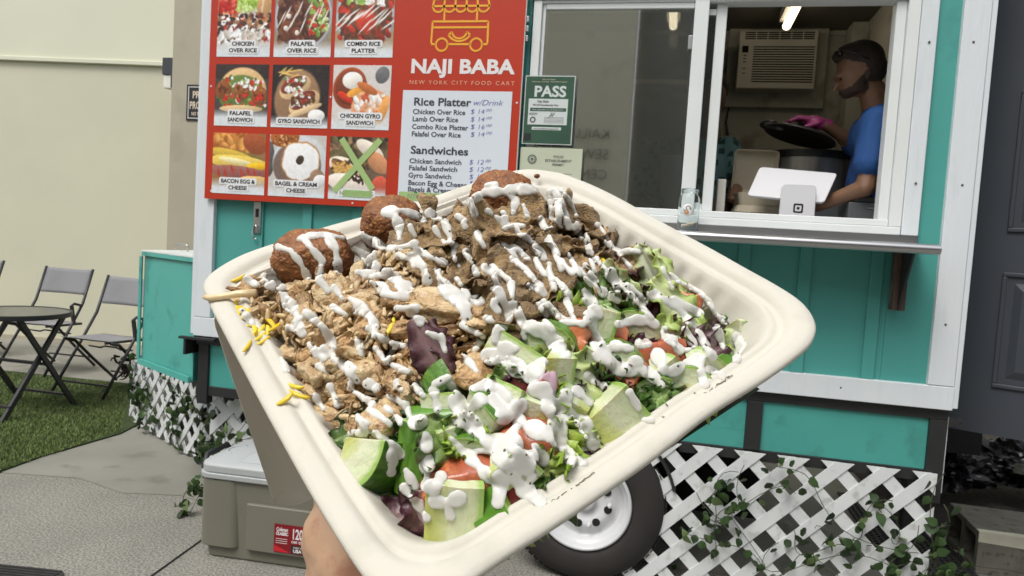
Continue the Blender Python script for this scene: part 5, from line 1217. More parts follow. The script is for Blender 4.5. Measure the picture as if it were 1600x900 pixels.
def strip(seed, W_=.5, T_=.16, curl=.4, wave=.1, fold=0., fib=.05):
    r = random.Random(seed); nu, nv = 26, 12; off = Vector((seed*2.3, seed*.7, 1)); top = []; bot = []
    for j in range(nu+1):
        s = j/nu*2-1; e0 = (1-abs(s)**3.5)**.5 if abs(s) < 1 else 0; w = W_*(.25+.75*e0)*(1+.35*noise.noise(Vector((s*2, 3, 0))+off)+.18*noise.noise(Vector((s*6, 1, 0))+off))
        for i in range(nv+1):
            t = i/nv*2-1; y = w*t+W_*.25*noise.noise(Vector((s*1.6, 7, 0))+off); x = s*(1+.10*noise.noise(Vector((t*2.5, 9, 0))+off)); edge = max(0, 1-max(abs(s), abs(t))**6)
            z = curl*(s*s-.3)+wave*math.sin(s*4.2+t*2+seed)+fold*abs(t)**1.5*(1 if seed % 2 else -1)+.10*noise.noise(Vector((s*2.2, t*2.2, 4))+off)+fib*noise.noise(Vector((s*2.5, t*9, 2))+off)+.035*noise.noise(Vector((s*11, t*11, 5))+off)
            th = T_*(.30+.70*edge)*(1+.5*noise.noise(Vector((s*3, t*3, 8))+off)); top.append((x, y, z+th/2)); bot.append((x*.98, y*.96, z-th/2))
    V = top+bot; n = len(top); F = []
    for j in range(nu):
        for i in range(nv): k = j*(nv+1)+i; F += [(k, k+1, k+nv+2, k+nv+1), (n+k, n+k+nv+1, n+k+nv+2, n+k+1)]
    for j in range(nu):
        for i in (0, nv):
            k = j*(nv+1)+i; f = (k, k+nv+1, n+k+nv+1, n+k); F.append(f if i == 0 else f[::-1])
    for i in range(nv):
        for j in (0, nu):
            k = j*(nv+1)+i; f = (k, n+k, n+k+1, k+1); F.append(f if j == 0 else f[::-1])
    me = bpy.data.meshes.new('strip'); me.from_pydata(V, [], F); me.polygons.foreach_set('use_smooth', [True]*len(F)); return me
CH = [chunk(k, (1, r_, r2), cuts=3, boxy=2.6, fibre=2.8, rough=.17, fine=.07, ridge=.09 if k % 2 else .03) for k, (r_, r2) in enumerate(((.7, .5), (.55, .42), (.8, .45), (.5, .5), (.6, .35), (.75, .6), (.4, .33), (.65, .42), (.9, .5), (.6, .6), (.35, .28), (.7, .3)))]
CHS = [strip(60+k, W_=w_, T_=t_, curl=c_, wave=.08, fold=f_, fib=.10) for k, (w_, t_, c_, f_) in enumerate(((.34, .24, .2, .1), (.22, .18, .4, 0), (.45, .26, -.2, .15), (.28, .26, .3, .2), (.5, .22, .15, -.2), (.16, .15, .5, 0), (.38, .28, -.3, .1), (.3, .2, .1, .25)))]
CHSP = [m_.copy() for m_ in CHS]
GY = [strip(30+k, W_=r_, T_=r2*.85, curl=bd, wave=.12, fold=.22, fib=.04) for k, (r_, r2, bd) in enumerate(((.62, .16, .25), (.5, .14, -.3), (.7, .17, .4), (.42, .2, .1), (.8, .15, -.2), (.45, .17, .5), (.6, .22, .2), (.33, .18, -.4), (.7, .14, .1), (.55, .2, -.1)))]
def inpoly(x, y, P):
    c = False; j = len(P)-1
    for i in range(len(P)):
        if (P[i][1] > y) != (P[j][1] > y) and x < (P[j][0]-P[i][0])*(y-P[i][1])/(P[j][1]-P[i][1])+P[i][0]: c = not c
        j = i
    return c
def put(name, me, m, W_, rot, s, label, cat, group=None, add=True):
    if len(me.materials) == 0: me.materials.append(m)
    if me.materials[0] != m: me = me.copy(); me.materials.clear(); me.materials.append(m)
    o = bpy.data.objects.new(name, me); COL.objects.link(o)
    sc = s if isinstance(s, (tuple, list)) else (s, s, s)
    o.matrix_world = Matrix.Translation(W_) @ rot.to_4x4() @ Matrix.Diagonal((*sc, 1)); tag(o, label, cat, group)
    if add: food(o)
    return o
CHP = [m_.copy() for m_ in CH]
for m_ in CH+CHS: m_.materials.append(chick)
for m_ in CHP+CHSP: m_.materials.append(chickp)
for m_ in GY: m_.materials.append(gyro)
R3 = TM.to_3x3()
def randrot(r, tilt=.5): return R3 @ Matrix.Rotation(r.uniform(0, 6.28), 3, 'Z') @ Matrix.Rotation(r.gauss(0, tilt), 3, 'X') @ Matrix.Rotation(r.gauss(0, tilt), 3, 'Y')
PCH = [(362, 448), (400, 432), (430, 455), (470, 440), (560, 425), (590, 385), (640, 395), (700, 450), (740, 480), (800, 520), (790, 560), (740, 605), (655, 560), (650, 640), (600, 690), (545, 680), (505, 665), (470, 605), (425, 555), (385, 500)]
PGY = [(640, 350), (700, 325), (760, 335), (850, 325), (905, 330), (960, 380), (990, 420), (960, 450), (910, 470), (880, 515), (830, 530), (790, 520), (740, 480), (690, 440), (640, 395)]
def poisson(poly, dmin, r, tries=6000, asp=.75):
    xs = [p[0] for p in poly]; ys = [p[1] for p in poly]; out = []
    for _ in range(tries):
        x, y = r.uniform(min(xs), max(xs)), r.uniform(min(ys), max(ys))
        if not inpoly(x, y, poly): continue
        if all((x-a)**2+((y-c)/asp)**2 > dmin*dmin for a, c in out): out.append((x, y))
    return out
rr_ = random.Random(77)
for (x, y) in poisson(PCH, 17.5, rr_):
    pale = rr_.random() < .45; me = rr_.choice(CHSP if pale else CHS) if rr_.random() < .62 else rr_.choice(CHP if pale else CH)
    put('chicken_piece', me, me.materials[0], fwd_w(x, y, rr_.uniform(-.0035, .003)), randrot(rr_, .7), rr_.uniform(.0048, .0070)*rr_.choice((1, 1, 1.25, 1.5)), 'torn piece of browned chicken in the heap on the left of the container', 'chicken', 'torn chicken pieces heaped on the left')
for (x, y) in poisson(PGY, 22, rr_):
    me = GY[rr_.randrange(10)]
    put('gyro_slice', me, gyro, fwd_w(x, y, rr_.uniform(-.003, .0055)), randrot(rr_, .65), rr_.uniform(.0072, .0135), 'thin shaving of brown gyro meat in the heap at the back of the container', 'gyro meat', 'gyro meat shavings heaped at the back')
# crumbs, too small to pick apart
def crumbs(name, poly, nn, m, s0, s1, label, cat, seed, dh=.0035):
    r = random.Random(seed); b = MB(); base_ = chunk(seed, (1, .5, .4), sub=2, cuts=3, rough=.2)
    bv = [v.co.copy() for v in base_.vertices]; bf = [tuple(p.vertices) for p in base_.polygons]; k = 0
    xs = [p[0] for p in poly]; ys = [p[1] for p in poly]
    while k < nn:
        x, y = r.uniform(min(xs), max(xs)), r.uniform(min(ys), max(ys))
        if not inpoly(x, y, poly): continue
        k += 1; s = r.uniform(s0, s1); M = Matrix.Translation(fwd_w(x, y, dh*r.uniform(-.6, 1))) @ randrot(r, 1.).to_4x4() @ Matrix.Diagonal((s*r.uniform(.8, 2), s, s, 1)); b.add([M @ v for v in bv], bf)
    o = b.build(name, m, smooth=True); tag(o, label, cat, kind='stuff'); food(o)
crumbs('chicken_crumbs', PCH, 420, chickp, .0012, .0028, 'small shreds and crumbs scattered through the chicken', 'chicken crumbs', 5)
crumbs('gyro_crumbs', PGY, 200, gyro, .0012, .0028, 'small scraps of gyro meat between the shavings', 'meat crumbs', 6)
# a few bigger, recognisable pieces
def big(name, px, py, dh, me, m, s, rx, ry, rz, label, cat):
    return put(name, me, m, fwd_w(px, py, dh), R3 @ Euler((rx, ry, rz)).to_matrix(), s, label, cat)
big('chicken_piece', 690, 478, .003, chunk(201, (1, .62, .36), cuts=3, boxy=2.6, rough=.2, fine=.07, fibre=2.5, ridge=.08), chickp, .0125, .2, .1, -.6, 'largest pale chicken piece, in the middle of the heap', 'chicken')
big('chicken_piece', 742, 493, .002, chunk(202, (1, .5, .4), cuts=4), chick, .012, 0, .3, .5, 'browned chicken piece touching the right of the largest one', 'chicken')
big('chicken_piece', 620, 460, .003, chunk(203, (1, .6, .5), cuts=3, rough=.08), chick, .011, .2, 0, .9, 'smooth rounded chicken piece under a splash of sauce', 'chicken')
big('chicken_piece', 575, 585, .002, chunk(204, (1, .62, .5), cuts=4), chickp, .012, .2, .2, 2.2, 'pale chicken piece above the two loose rice grains', 'chicken')
big('chicken_piece', 600, 655, .003, chunk(205, (1, .55, .5), cuts=4, rough=.12), chickp, .0135, -.2, .1, .5, 'chicken piece resting just above the large green cucumber chunk', 'chicken')
big('chicken_piece', 510, 650, .000, chunk(206, (1, .5, .4), cuts=5), chickp, .012, .6, .1, 1.9, 'chicken piece hanging over the lower left wall of the container', 'chicken')
big('chicken_piece', 497, 575, .002, chunk(207, (1, .62, .4), cuts=5, fibre=2), chickp, .0125, .3, .4, .6, 'flat torn chicken piece near the left rim', 'chicken')
big('chicken_piece', 745, 590, .003, chunk(208, (1, .8, .6), cuts=4), chick, .0085, .3, .4, .6, 'browned chicken nugget between the purple leaf and the cucumber', 'chicken')
big('gyro_slice', 838, 440, .006, strip(211, .62, .14, .12, .06, .05), gyro, .019, .25, -.1, -.8, 'largest flat gyro slice in the middle of the heap', 'gyro meat')
big('gyro_slice', 860, 492, .004, strip(212, .42, .13, .10, .07, .08), gyro, .019, .5, -.1, -1.0, 'long gyro slice pointing down into the salad', 'gyro meat')
big('gyro_slice', 882, 330, .006, strip(213, .55, .15, -.2, .05, .3), gyro, .0165, 1.1, .2, .7, 'upright pointed gyro slice striped with sauce beside the rear falafel', 'gyro meat')
big('gyro_slice', 690, 352, .004, strip(214, .55, .2, .3, .1, .2), gyro, .0155, .2, .2, .3, 'gyro slice at the back between the two rear falafels', 'gyro meat')
big('gyro_slice', 770, 352, .007, strip(215, .5, .18, .5, .1, .3), gyro, .0165, .3, .5, -.5, 'curled gyro slice in front of the rear falafel', 'gyro meat')
big('gyro_slice', 925, 365, .005, strip(216, .45, .2, .2, .1, .2), gyro, .012, .7, .3, 1.3, 'gyro piece at the right end of the meat heap', 'gyro meat')
# shred hanging over the left rim
b = MB(); pts = [TM @ tp(px, py, h) for px, py, h in ((400, 458, .004), (372, 459, .004), (350, 463, .0038), (330, 466, .0032), (319, 464, .0028))]; b.tube(pts, [.0022, .0019, .0016, .0018, .0012], 8)
o = b.build('chicken_shred', chickp, smooth=True); tag(o, 'thin chicken shred sticking out over the left corner of the rim', 'chicken'); food(o)
# falafels
def falafel(px, py, hh_, dims, seed, label):
    r = random.Random(seed); bm = bmesh.new(); bmesh.ops.create_icosphere(bm, subdivisions=6, radius=1); off = Vector((seed*3.1, seed, 0))
    for v in bm.verts:
        p = v.co.normalized(); k = (abs(p.x)**2.6+abs(p.y)**2.6+abs(p.z)**2.6)**(1/2.6); d = 1/k
        d *= 1+.06*noise.noise(p*1.8+off)+.04*noise.noise(p*5+off)+.055*(.35-abs(noise.noise(p*9+off)))+.035*noise.noise(p*19+off)+.022*noise.noise(p*40+off)
        v.co = Vector((p.x*d*dims[0], p.y*d*dims[1], p.z*d*dims[2]))
    me = bpy.data.meshes.new('falafel'); bm.to_mesh(me); bm.free(); me.materials.append(falm); me.polygons.foreach_set('use_smooth', [True]*len(me.polygons))
    o = bpy.data.objects.new('falafel', me); COL.objects.link(o); o.matrix_world = Matrix.Translation(TM @ tp(px, py, hh_)) @ (R3 @ Matrix.Rotation(math.radians(-38), 3, 'Z')).to_4x4(); tag(o, label, 'falafel'); return food(o)
falafel(489, 405, .005, (.0200, .0150, .0142), 3, 'brown falafel ball nearest the left corner of the container, striped with sauce')
falafel(612, 352, .006, (.0160, .0155, .0150), 7, 'middle falafel ball with a hook of white sauce')
falafel(783, 310, .008, (.0178, .0150, .0140), 12, 'rear falafel ball mostly covered in white sauce')
# rice grains
ricem = mat('yellow_rice', (.80, .62, .04), (.72, .50, .02), scale=200, rough=.35, sss=.2, sssr=.002, rand=.12)
rg = MB(); rg.tube([(-.0041, .0005, .0003), (-.003, .0001, 0), (-.0012, -.0002, 0), (.0012, -.0002, .0001), (.003, .0003, .0003), (.0040, .0009, .0006)], [.0002, .0008, .0011, .0012, .0009, .0003], 10)
rme = rg.mesh('rice_grain', ricem, True)
for i, (px, py, a, dh) in enumerate(((371, 436, 0, 0), (360, 484, 1, 0), (368, 492, .4, 0), (364, 478, .6, 0), (372, 487, 1.4, .001), (379, 496, .1, .001), (386, 491, .7, .002), (375, 481, 2, .001), (382, 493, 1.2, 0), (388, 486, 2.4, .001), (392, 508, .2, 0), (386, 500, .9, 0), (424, 505, 1.6, .001), (429, 512, .5, .001), (418, 518, 1, 0), (406, 527, .3, 0), (387, 541, .9, -9), (446, 624, .0, -9), (462, 604, -1.0, 0), (467, 617, -1.0, 0), (403, 519, .2, 0), (412, 533, .2, 0), (398, 515, 1.3, .001), (610, 512, .6, .002), (935, 412, .3, .002), (942, 408, 1.1, .002))):
    q = tp(px, py, .0024) if dh == -9 or px < 470 else onheap(px, py, dh+.002)
    if dh != -9 and px < 470: q = tp(px, py, -.001+dh)
    put('rice_grain', rme, ricem, TM @ q, R3 @ Matrix.Rotation(a, 3, 'Z') @ Matrix.Rotation(.25*math.sin(i*2.1), 3, 'Y'), (1.1+.18*math.sin(i*1.7), .95+.15*math.sin(i*2.3), .8), 'yellow rice grain along the left edge of the food', 'rice grain', 'yellow rice grains')

# ---- salad
VF = Matrix((CR, CU, -CF)).transposed()            # columns right, up, towards the viewer
def vdir(a): return (CR*a[0]+CU*a[1]-CF*a[2]).normalized()
def frame(x, z):
    X_, Z_ = vdir(x), vdir(z); X_ = (X_-Z_*X_.dot(Z_)).normalized(); Y_ = Z_.cross(X_); return Matrix((X_, Y_, Z_)).transposed()
def cuke_mat(name, skinned):
    m = bpy.data.materials.new(name); m.use_nodes = True; nt = m.node_tree; N = nt.nodes; L = nt.links; b = N['Principled BSDF']
    tb2 = N.new('ShaderNodeTexNoise'); tb2.inputs['Scale'].default_value = 5; tb2.inputs['Detail'].default_value = 5; bp2 = N.new('ShaderNodeBump'); bp2.inputs['Strength'].default_value = .18; bp2.inputs['Distance'].default_value = .012; L.new(tb2.outputs[0], bp2.inputs['Height']); L.new(bp2.outputs[0], b.inputs['Normal'])
    b.inputs['Roughness'].default_value = .22; b.inputs['Subsurface Weight'].default_value = .25; b.inputs['Subsurface Scale'].default_value = .004
    tc = N.new('ShaderNodeTexCoord')
    if not skinned:
        sp = N.new('ShaderNodeSeparateXYZ'); L.new(tc.outputs['Object'], sp.inputs[0]); cb_ = N.new('ShaderNodeCombineXYZ'); L.new(sp.outputs[0], cb_.inputs[0]); L.new(sp.outputs[1], cb_.inputs[1])
        ln = N.new('ShaderNodeVectorMath'); ln.operation = 'LENGTH'; L.new(cb_.outputs[0], ln.inputs[0])
        nz = N.new('ShaderNodeTexNoise'); nz.inputs['Scale'].default_value = 3.5; nz.inputs['Detail'].default_value = 3; L.new(tc.outputs['Object'], nz.inputs[0])
        ad = N.new('ShaderNodeMath'); ad.operation = 'MULTIPLY_ADD'; ad.inputs[1].default_value = .12; L.new(nz.outputs[0], ad.inputs[0]); L.new(ln.outputs['Value'], ad.inputs[2])
        cr = N.new('ShaderNodeValToRGB'); e = cr.color_ramp.elements; e[0].position = .2; e[0].color = (.52, .56, .16, 1); e[1].position = 1.0; e[1].color = (.32, .50, .12, 1)
        for p_, c_ in ((.42, (.60, .64, .32, 1)), (.52, (.68, .71, .50, 1)), (.90, (.62, .68, .42, 1)), (.96, (.50, .60, .28, 1))):
            k = cr.color_ramp.elements.new(min(p_, .999)); k.color = c_
        L.new(ad.outputs[0], cr.inputs[0]); L.new(cr.outputs[0], b.inputs['Base Color'])
    else:
        nz = N.new('ShaderNodeTexNoise'); nz.inputs['Scale'].default_value = 4; nz.inputs['Detail'].default_value = 4
        mp = N.new('ShaderNodeMapping'); mp.inputs['Scale'].default_value = (1, 1, .2); L.new(tc.outputs['Object'], mp.inputs[0]); L.new(mp.outputs[0], nz.inputs[0])
        cr = N.new('ShaderNodeValToRGB'); e = cr.color_ramp.elements; e[0].position = .35; e[0].color = (.045, .14, .012, 1); e[1].position = .7; e[1].color = (.16, .32, .04, 1)
        L.new(nz.outputs[0], cr.inputs[0]); L.new(cr.outputs[0], b.inputs['Base Color'])
    MATS[name] = m; return m
cfl, csk = cuke_mat('cucumber_flesh', False), cuke_mat('cucumber_skin', True)
def cuke(px, py, dh, R, angd, L_, b_, ax, label, name='cucumber_piece', cat='cucumber', mats=None, seed=0):
    r = random.Random(px+seed); mb = MB(); na = 14; nr = 5; nz_ = 5; a0 = math.radians(angd)/2; l = L_/R
    off = Vector((px*.1, py*.1, 0))
    def pos(i, k, z):
        a = -a0+2*a0*k/na; rr2 = i/nr
        p = Vector((rr2*math.cos(a), rr2*math.sin(a), (z/nz_-.5)*l)); w = .035*noise.noise(p*2.2+off)
        return p*(1+w)-Vector((.45, 0, 0))
    cen = .45
    V = {}; 
    def vid(i, k, z):
        key = (i, k if i else 0, z)
        if key not in V: V[key] = len(mb.v); p = pos(*key); mb.v.append((p.x+cen, p.y, p.z))
        return V[key]
    F = []
    for z in (0, nz_):
        for i in range(nr):
            for k in range(na):
                f = [vid(i, k, z), vid(i+1, k, z), vid(i+1, k+1, z), vid(i, k+1, z)]; f = list(dict.fromkeys(f)); F.append((f if z else f[::-1], 0))
    for k in (0, na):
        for i in range(nr):
            for z in range(nz_): f = [vid(i, k, z), vid(i+1, k, z), vid(i+1, k, z+1), vid(i, k, z+1)]; F.append((f if k == 0 else f[::-1], 0))
    for k in range(na):
        for z in range(nz_): F.append(([vid(nr, k, z), vid(nr, k+1, z), vid(nr, k+1, z+1), vid(nr, k, z+1)], 1))
    for f, m_ in F: mb.f.append(tuple(f)); mb.mi.append(m_)
    me = mb.mesh(name, mats or [cfl, csk], True)
    o = bpy.data.objects.new(name, me); COL.objects.link(o)
    bv = o.modifiers.new('bevel', 'BEVEL'); bv.width = .05; bv.segments = 2; bv.limit_method = 'ANGLE'; bv.angle_limit = math.radians(40); bv.harden_normals = True
    R *= 1 if py > 700 else .9; Fm = frame(b_, ax); c = fwd_w(px, py, dh) - (Fm @ Vector((.5*R*(.7 if angd > 130 else 1), 0, 0)))
    o.matrix_world = Matrix.Translation(c) @ Fm.to_4x4() @ Matrix.Scale(R, 4); tag(o, label, cat); return food(o)
cuke(586, 722, .006, .0215, 100, .022, (.55, -.72, .35), (-.55, .25, .75), 'large green-skinned cucumber chunk at the lower left of the salad')
cuke(704, 828, .007, .021, 62, .042, (.87, .0, -.45), (.06, .97, .25), 'long pale cucumber spear at the bottom corner of the salad')
cuke(958, 658, .008, .0250, 64, .025, (.62, .50, -.60), (-.62, .72, .30), 'big pale cucumber chunk at the lower right of the salad')
cuke(856, 537, .005, .0170, 160, .007, (.10, .9, .3), (-.3, -.25, .9), 'half-moon cucumber slice at the top of the salad beside the gyro')
cuke(806, 563, .006, .0150, 80, .030, (.5, .75, -.65), (.8, -.5, .25), 'sauce-covered cucumber wedge in the middle of the salad')
cuke(1070, 598, .004, .0150, 150, .013, (.05, .75, -.4), (-.1, -.1, .95), 'yellowish cucumber piece with seeds at the right of the salad')
cuke(1006, 607, .004, .0150, 115, .013, (-.35, .6, -.5), (.2, -.2, .9), 'cucumber piece just left of the yellowish one')
cuke(932, 520, .006, .0150, 60, .026, (.85, -.2, -.45), (.25, .95, .2), 'pale upright cucumber spear between two tomato pieces')
cuke(990, 516, .005, .0165, 140, .006, (.25, .9, .1), (.1, -.15, .95), 'flat cucumber slice with dark skin at the top right of the salad')
cuke(972, 562, .005, .0155, 110, .014, (.5, .6, -.6), (-.2, -.1, .95), 'cucumber chunk under sauce between the tomato pieces')
cuke(718, 672, .005, .0135, 130, .016, (-.2, -.7, -.3), (.3, -.2, .9), 'round pale cucumber piece under the central sauce')
cuke(762, 646, .006, .0145, 95, .018, (.75, .5, .1), (.5, -.5, .4), 'cucumber chunk with dark green skin in the central sauce')
cuke(655, 716, .003, .0110, 120, .028, (-.25, -.1, .95), (.12, .98, .05), 'narrow green-skinned cucumber strip with a line of sauce')
cuke(747, 716, .004, .0175, 150, .005, (.3, .8, .4), (-.25, -.5, .8), 'thin cucumber slice above the large tomato piece')
cuke(893, 628, .003, .0170, 110, .012, (-.3, .6, -.4), (.6, .5, .5), 'cucumber piece behind the yellow-green lettuce')
for (x_, y_, R__, an_, L__, b__, a__, lb__) in ((1040, 590, .0150, 64, .018, (.6, .5, -.6), (-.5, .7, .4), 'pale cucumber chunk right of the one beside the yellowish piece'), (925, 572, .0150, 70, .016, (-.6, .5, -.5), (.5, .75, .3), 'pale cucumber chunk below the upright spear'), (782, 628, .0150, 66, .018, (.5, .6, -.6), (.75, -.3, .4), 'pale cucumber chunk above the pink onion strip'), (868, 580, .0140, 64, .016, (.7, .2, -.6), (.1, .9, .3), 'pale cucumber chunk below the half-moon slice'), (1098, 572, .0140, 70, .014, (.5, .7, -.5), (-.6, .5, .5), 'pale cucumber chunk at the far right under sauce'), (690, 640, .0130, 66, .016, (.2, .8, -.5), (.9, .1, .3), 'pale cucumber chunk just below the large purple leaf'), (835, 655, .0150, 62, .020, (-.7, .4, -.5), (.3, .85, .35), 'pale cucumber chunk right of the pink onion strip'), (800, 735, .0140, 66, .016, (.6, .5, -.6), (-.6, .6, .4), 'pale cucumber chunk near the lower rim under pooled sauce')):
    cuke(x_, y_, .0075, R__, an_, L__, b__, a__, lb__)
pepm = [mat('pepper_flesh', (.30, .48, .10), (.24, .42, .07), scale=3, rough=.3, sss=.2), mat('pepper_skin', (.13, .30, .035), (.08, .22, .02), scale=3, rough=.22)]
cuke(683, 656, .006, .0085, 200, .024, (.1, .5, .7), (.95, .12, .15), 'light green pepper strip under the purple leaf', 'pepper_piece', 'pepper', pepm)
cuke(782, 806, .002, .0150, 170, .014, (-.1, -.3, .9), (.8, .4, .2), 'dark green pepper piece beside the bottom cucumber spear', 'pepper_piece', 'pepper', pepm)
cuke(1135, 568, .003, .0075, 200, .012, (.2, .5, .7), (.5, -.8, .1), 'small green pepper piece at the right end of the salad', 'pepper_piece', 'pepper', pepm)
cuke(690, 605, .002, .0150, 120, .012, (-.9, .1, .2), (.4, -.6, .6), 'dark green cucumber end left of the central sauce')
tomm = mat('tomato_flesh', (.50, .11, .05), (.42, .15, .075), scale=1.6, rough=.2, sss=.25, sssr=.004, rand=.15, c3=(.66, .20, .07), s3=3, bump=.15, bscale=8)
tomo = mat('tomato_orange', (.62, .16, .06), (.55, .20, .09), scale=1.5, rough=.22, sss=.25, sssr=.004, rand=.1, bump=.15, bscale=8)
tomd = mat('tomato_dark', (.16, .022, .016), (.10, .016, .012), scale=2, rough=.25, rand=.1)
onm = mat('red_onion', (.62, .46, .50), (.50, .30, .38), scale=2, rough=.25, sss=.2, sssr=.003)
r = random.Random(61)
for i, (px, py, dh, s, m_, lb) in enumerate(((722, 748, .006, (.0155, .0105, .009), tomm, 'largest red tomato piece above the bottom cucumber spear'), (768, 756, .004, (.010, .009, .008), tomm, 'red tomato piece just right of the largest one'), (778, 778, .002, (.013, .0105, .008), tomd, 'dark red tomato piece right of the bottom cucumber spear'),
        (893, 528, .006, (.0085, .0075, .007), tomo, 'upper orange tomato cube beside the half-moon cucumber'), (902, 550, .005, (.0078, .007, .007), tomo, 'lower orange tomato cube beside the half-moon cucumber'), (950, 522, .004, (.0085, .007, .007), tomo, 'orange tomato cube behind the upright cucumber spear'),
        (826, 690, .006, (.012, .0095, .008), tomm, 'red tomato piece half buried in the central sauce'), (803, 707, .004, (.008, .007, .007), tomm, 'small red tomato piece left of the buried one'), (1026, 556, .006, (.010, .008, .007), tomm, 'red tomato piece with a cap of sauce at the right'),
        (1052, 556, .005, (.008, .008, .006), tomm, 'pink-red tomato piece beside the capped one'), (800, 598, .002, (.010, .008, .007), tomd, 'dark red tomato piece under the sauce-covered wedge'), (1072, 474, .004, (.0085, .006, .006), tomo, 'pale tomato piece behind the lettuce near the drizzle'),
        (852, 598, .005, (.007, .006, .006), tomm, 'tiny red tomato cube above the pink onion strip'), (842, 620, .007, (.011, .0055, .005), onm, 'pale pink onion strip standing in the sauce'), (975, 585, .003, (.010, .008, .007), tomo, 'orange tomato piece under the sauce right of centre'), (845, 520, .002, (.007, .006, .006), tomd, 'dark tomato piece at the foot of the gyro'), (655, 800, .0, (.010, .004, .012), onm, 'purple onion strip near the bottom corner'))):
    me = chunk(400+i, s, sub=4, boxy=5, cuts=4, rough=.05, fine=.008); me.materials.append(m_)
    sc_ = .01; me.transform(Matrix.Scale(1/sc_, 4))
    put('tomato_piece' if m_ is not onm else 'onion_strip', me, m_, fwd_w(px, py, dh), (VF @ Euler((r.uniform(-.5, .5), r.uniform(-.5, .5), r.uniform(-.6, .6))).to_matrix()) if m_ is not onm else (VF @ Euler((.2, .1, 1.35)).to_matrix()), sc_, lb, 'tomato' if m_ is not onm else 'onion')
# leaves
leafatt = attr_mat('salad_leaf', rough=.38, sss=.15, bump=.25, bscale=700)
def leaf(seed, L_, W_, ruf, bend, cols, curl=.0, serr=.15, freq=7):
    r = random.Random(seed); nu, nv = 34, 16; V = []; C = []; F = []; off = Vector((seed*1.7, seed*.9, 0))
    for j in range(nu+1):
        s = j/nu; w = W_*(math.sin(math.pi*min(1, s*.93+.07)**.62))**.8*(.35+.65*min(1, s*2.2))
        for i in range(nv+1):
            t = i/nv*2-1; e = abs(t)
            ww = w*t*(1+serr*e*noise.noise(Vector((s*freq*2.2, t*3, 0))+off)*1.8)
            z = bend*s*s*L_+ruf*e**2*math.sin(s*freq*math.pi*1.3+3*noise.noise(Vector((s*3, t, 2))+off)+(1 if t > 0 else 0))*W_ + ruf*.5*e*noise.noise(Vector((s*freq, t*4, 0))+off)*W_+curl*e*e*W_
            V.append(Vector((L_*(s-.5)+ruf*.25*e*W_*math.cos(s*freq*5), ww*(1-.25*abs(curl)*e), z-.04*L_*(1-e)**6)))
            k = min(1, max(0, (e-.08)*1.5+.25*noise.noise(Vector((s*9, t*9, 0))+off))); vein = max(0, 1-abs(math.sin((s*9-e*2.5)*math.pi))*3)*.35*(1-e*.5) if e > .1 else 0
            c = [cols[0][q]*(1-k)+cols[1][q]*k for q in range(3)]; k2 = max(0, min(1, (e-.72)*3+noise.noise(Vector((s*6, 5, 0))+off)*.3)); c = [c[q]*(1-k2)+cols[2][q]*k2 for q in range(3)]; c = [c[q]*(1-vein)+cols[0][q]*vein for q in range(3)]
            C.append((*c, 1))
    for j in range(nu):
        for i in range(nv): k = j*(nv+1)+i; F.append((k, k+1, k+nv+2, k+nv+1))
    me = bpy.data.meshes.new('leaf'); me.from_pydata(V, [], F); ca = me.color_attributes.new('Col', 'FLOAT_COLOR', 'POINT'); ca.data.foreach_set('color', np.array(C).ravel()); me.materials.append(leafatt)
    me.polygons.foreach_set('use_smooth', [True]*len(F)); return me
PAL = {'green': ((.30, .42, .14), (.075, .17, .025), (.045, .115, .015)), 'dark': ((.14, .22, .06), (.03, .075, .012), (.02, .05, .01)), 'pale': ((.66, .70, .40), (.42, .52, .16), (.26, .40, .06)), 'frisee': ((.58, .64, .24), (.36, .50, .07), (.22, .38, .03)),
       'purple': ((.26, .16, .16), (.050, .012, .022), (.030, .006, .014)), 'mixed': ((.42, .46, .22), (.12, .15, .05), (.07, .012, .025)), 'white': ((.72, .74, .56), (.55, .62, .32), (.34, .44, .14))}
NM = {'green': ('lettuce_leaf', 'green frilly lettuce leaf'), 'dark': ('lettuce_leaf', 'dark green salad leaf'), 'pale': ('lettuce_leaf', 'pale green lettuce leaf'), 'frisee': ('lettuce_leaf', 'yellow-green curly lettuce leaf'), 'purple': ('radicchio_leaf', 'dark purple salad leaf'), 'mixed': ('lettuce_leaf', 'green salad leaf with a red edge'), 'white': ('lettuce_leaf', 'whitish lettuce heart leaf')}
def put_leaf(px, py, dh, kind, L_, W_, ax, nrm, label=None, seed=0, group=None, **k):
    k.setdefault('ruf', .28); k.setdefault('bend', -.2)
    if group is None and label: dh += .003; L_ *= 1.12; W_ *= 1.12
    me = leaf(px*3+py+seed, L_, W_, k.pop('ruf'), k.pop('bend'), PAL[kind], **k)
    X_, Z_ = vdir(ax), vdir(nrm); Z_ = (Z_-X_*Z_.dot(X_)).normalized(); Y_ = Z_.cross(X_); Fm = Matrix((X_, Y_, Z_)).transposed()
    o = bpy.data.objects.new(NM[kind][0], me); COL.objects.link(o); o.matrix_world = Matrix.Translation(fwd_w(px, py, dh)) @ Fm.to_4x4()
    sd = o.modifiers.new('thickness', 'SOLIDIFY'); sd.thickness = .00045
    tag(o, label or NM[kind][1]+' in the salad heap', 'salad leaf', group); return food(o)
put_leaf(683, 560, .007, 'purple', .034, .0095, (.5, -.85, .1), (.3, .2, .9), 'large dark purple leaf lying over the chicken', ruf=.13, curl=-.35, serr=.08)
put_leaf(700, 545, .005, 'purple', .026, .008, (.55, -.8, .1), (.8, .3, .5), 'narrow purple leaf beside the large purple one', ruf=.15, serr=.08)
put_leaf(903, 600, .007, 'pale', .034, .013, (.5, -.82, .2), (.3, .3, .9), 'pale green lettuce leaf lying across the middle of the salad', ruf=.35)
put_leaf(895, 640, .007, 'frisee', .026, .006, (.35, -.9, .2), (.7, .3, .6), 'curly yellow-green strip below the pale lettuce leaf', ruf=.8, freq=11)
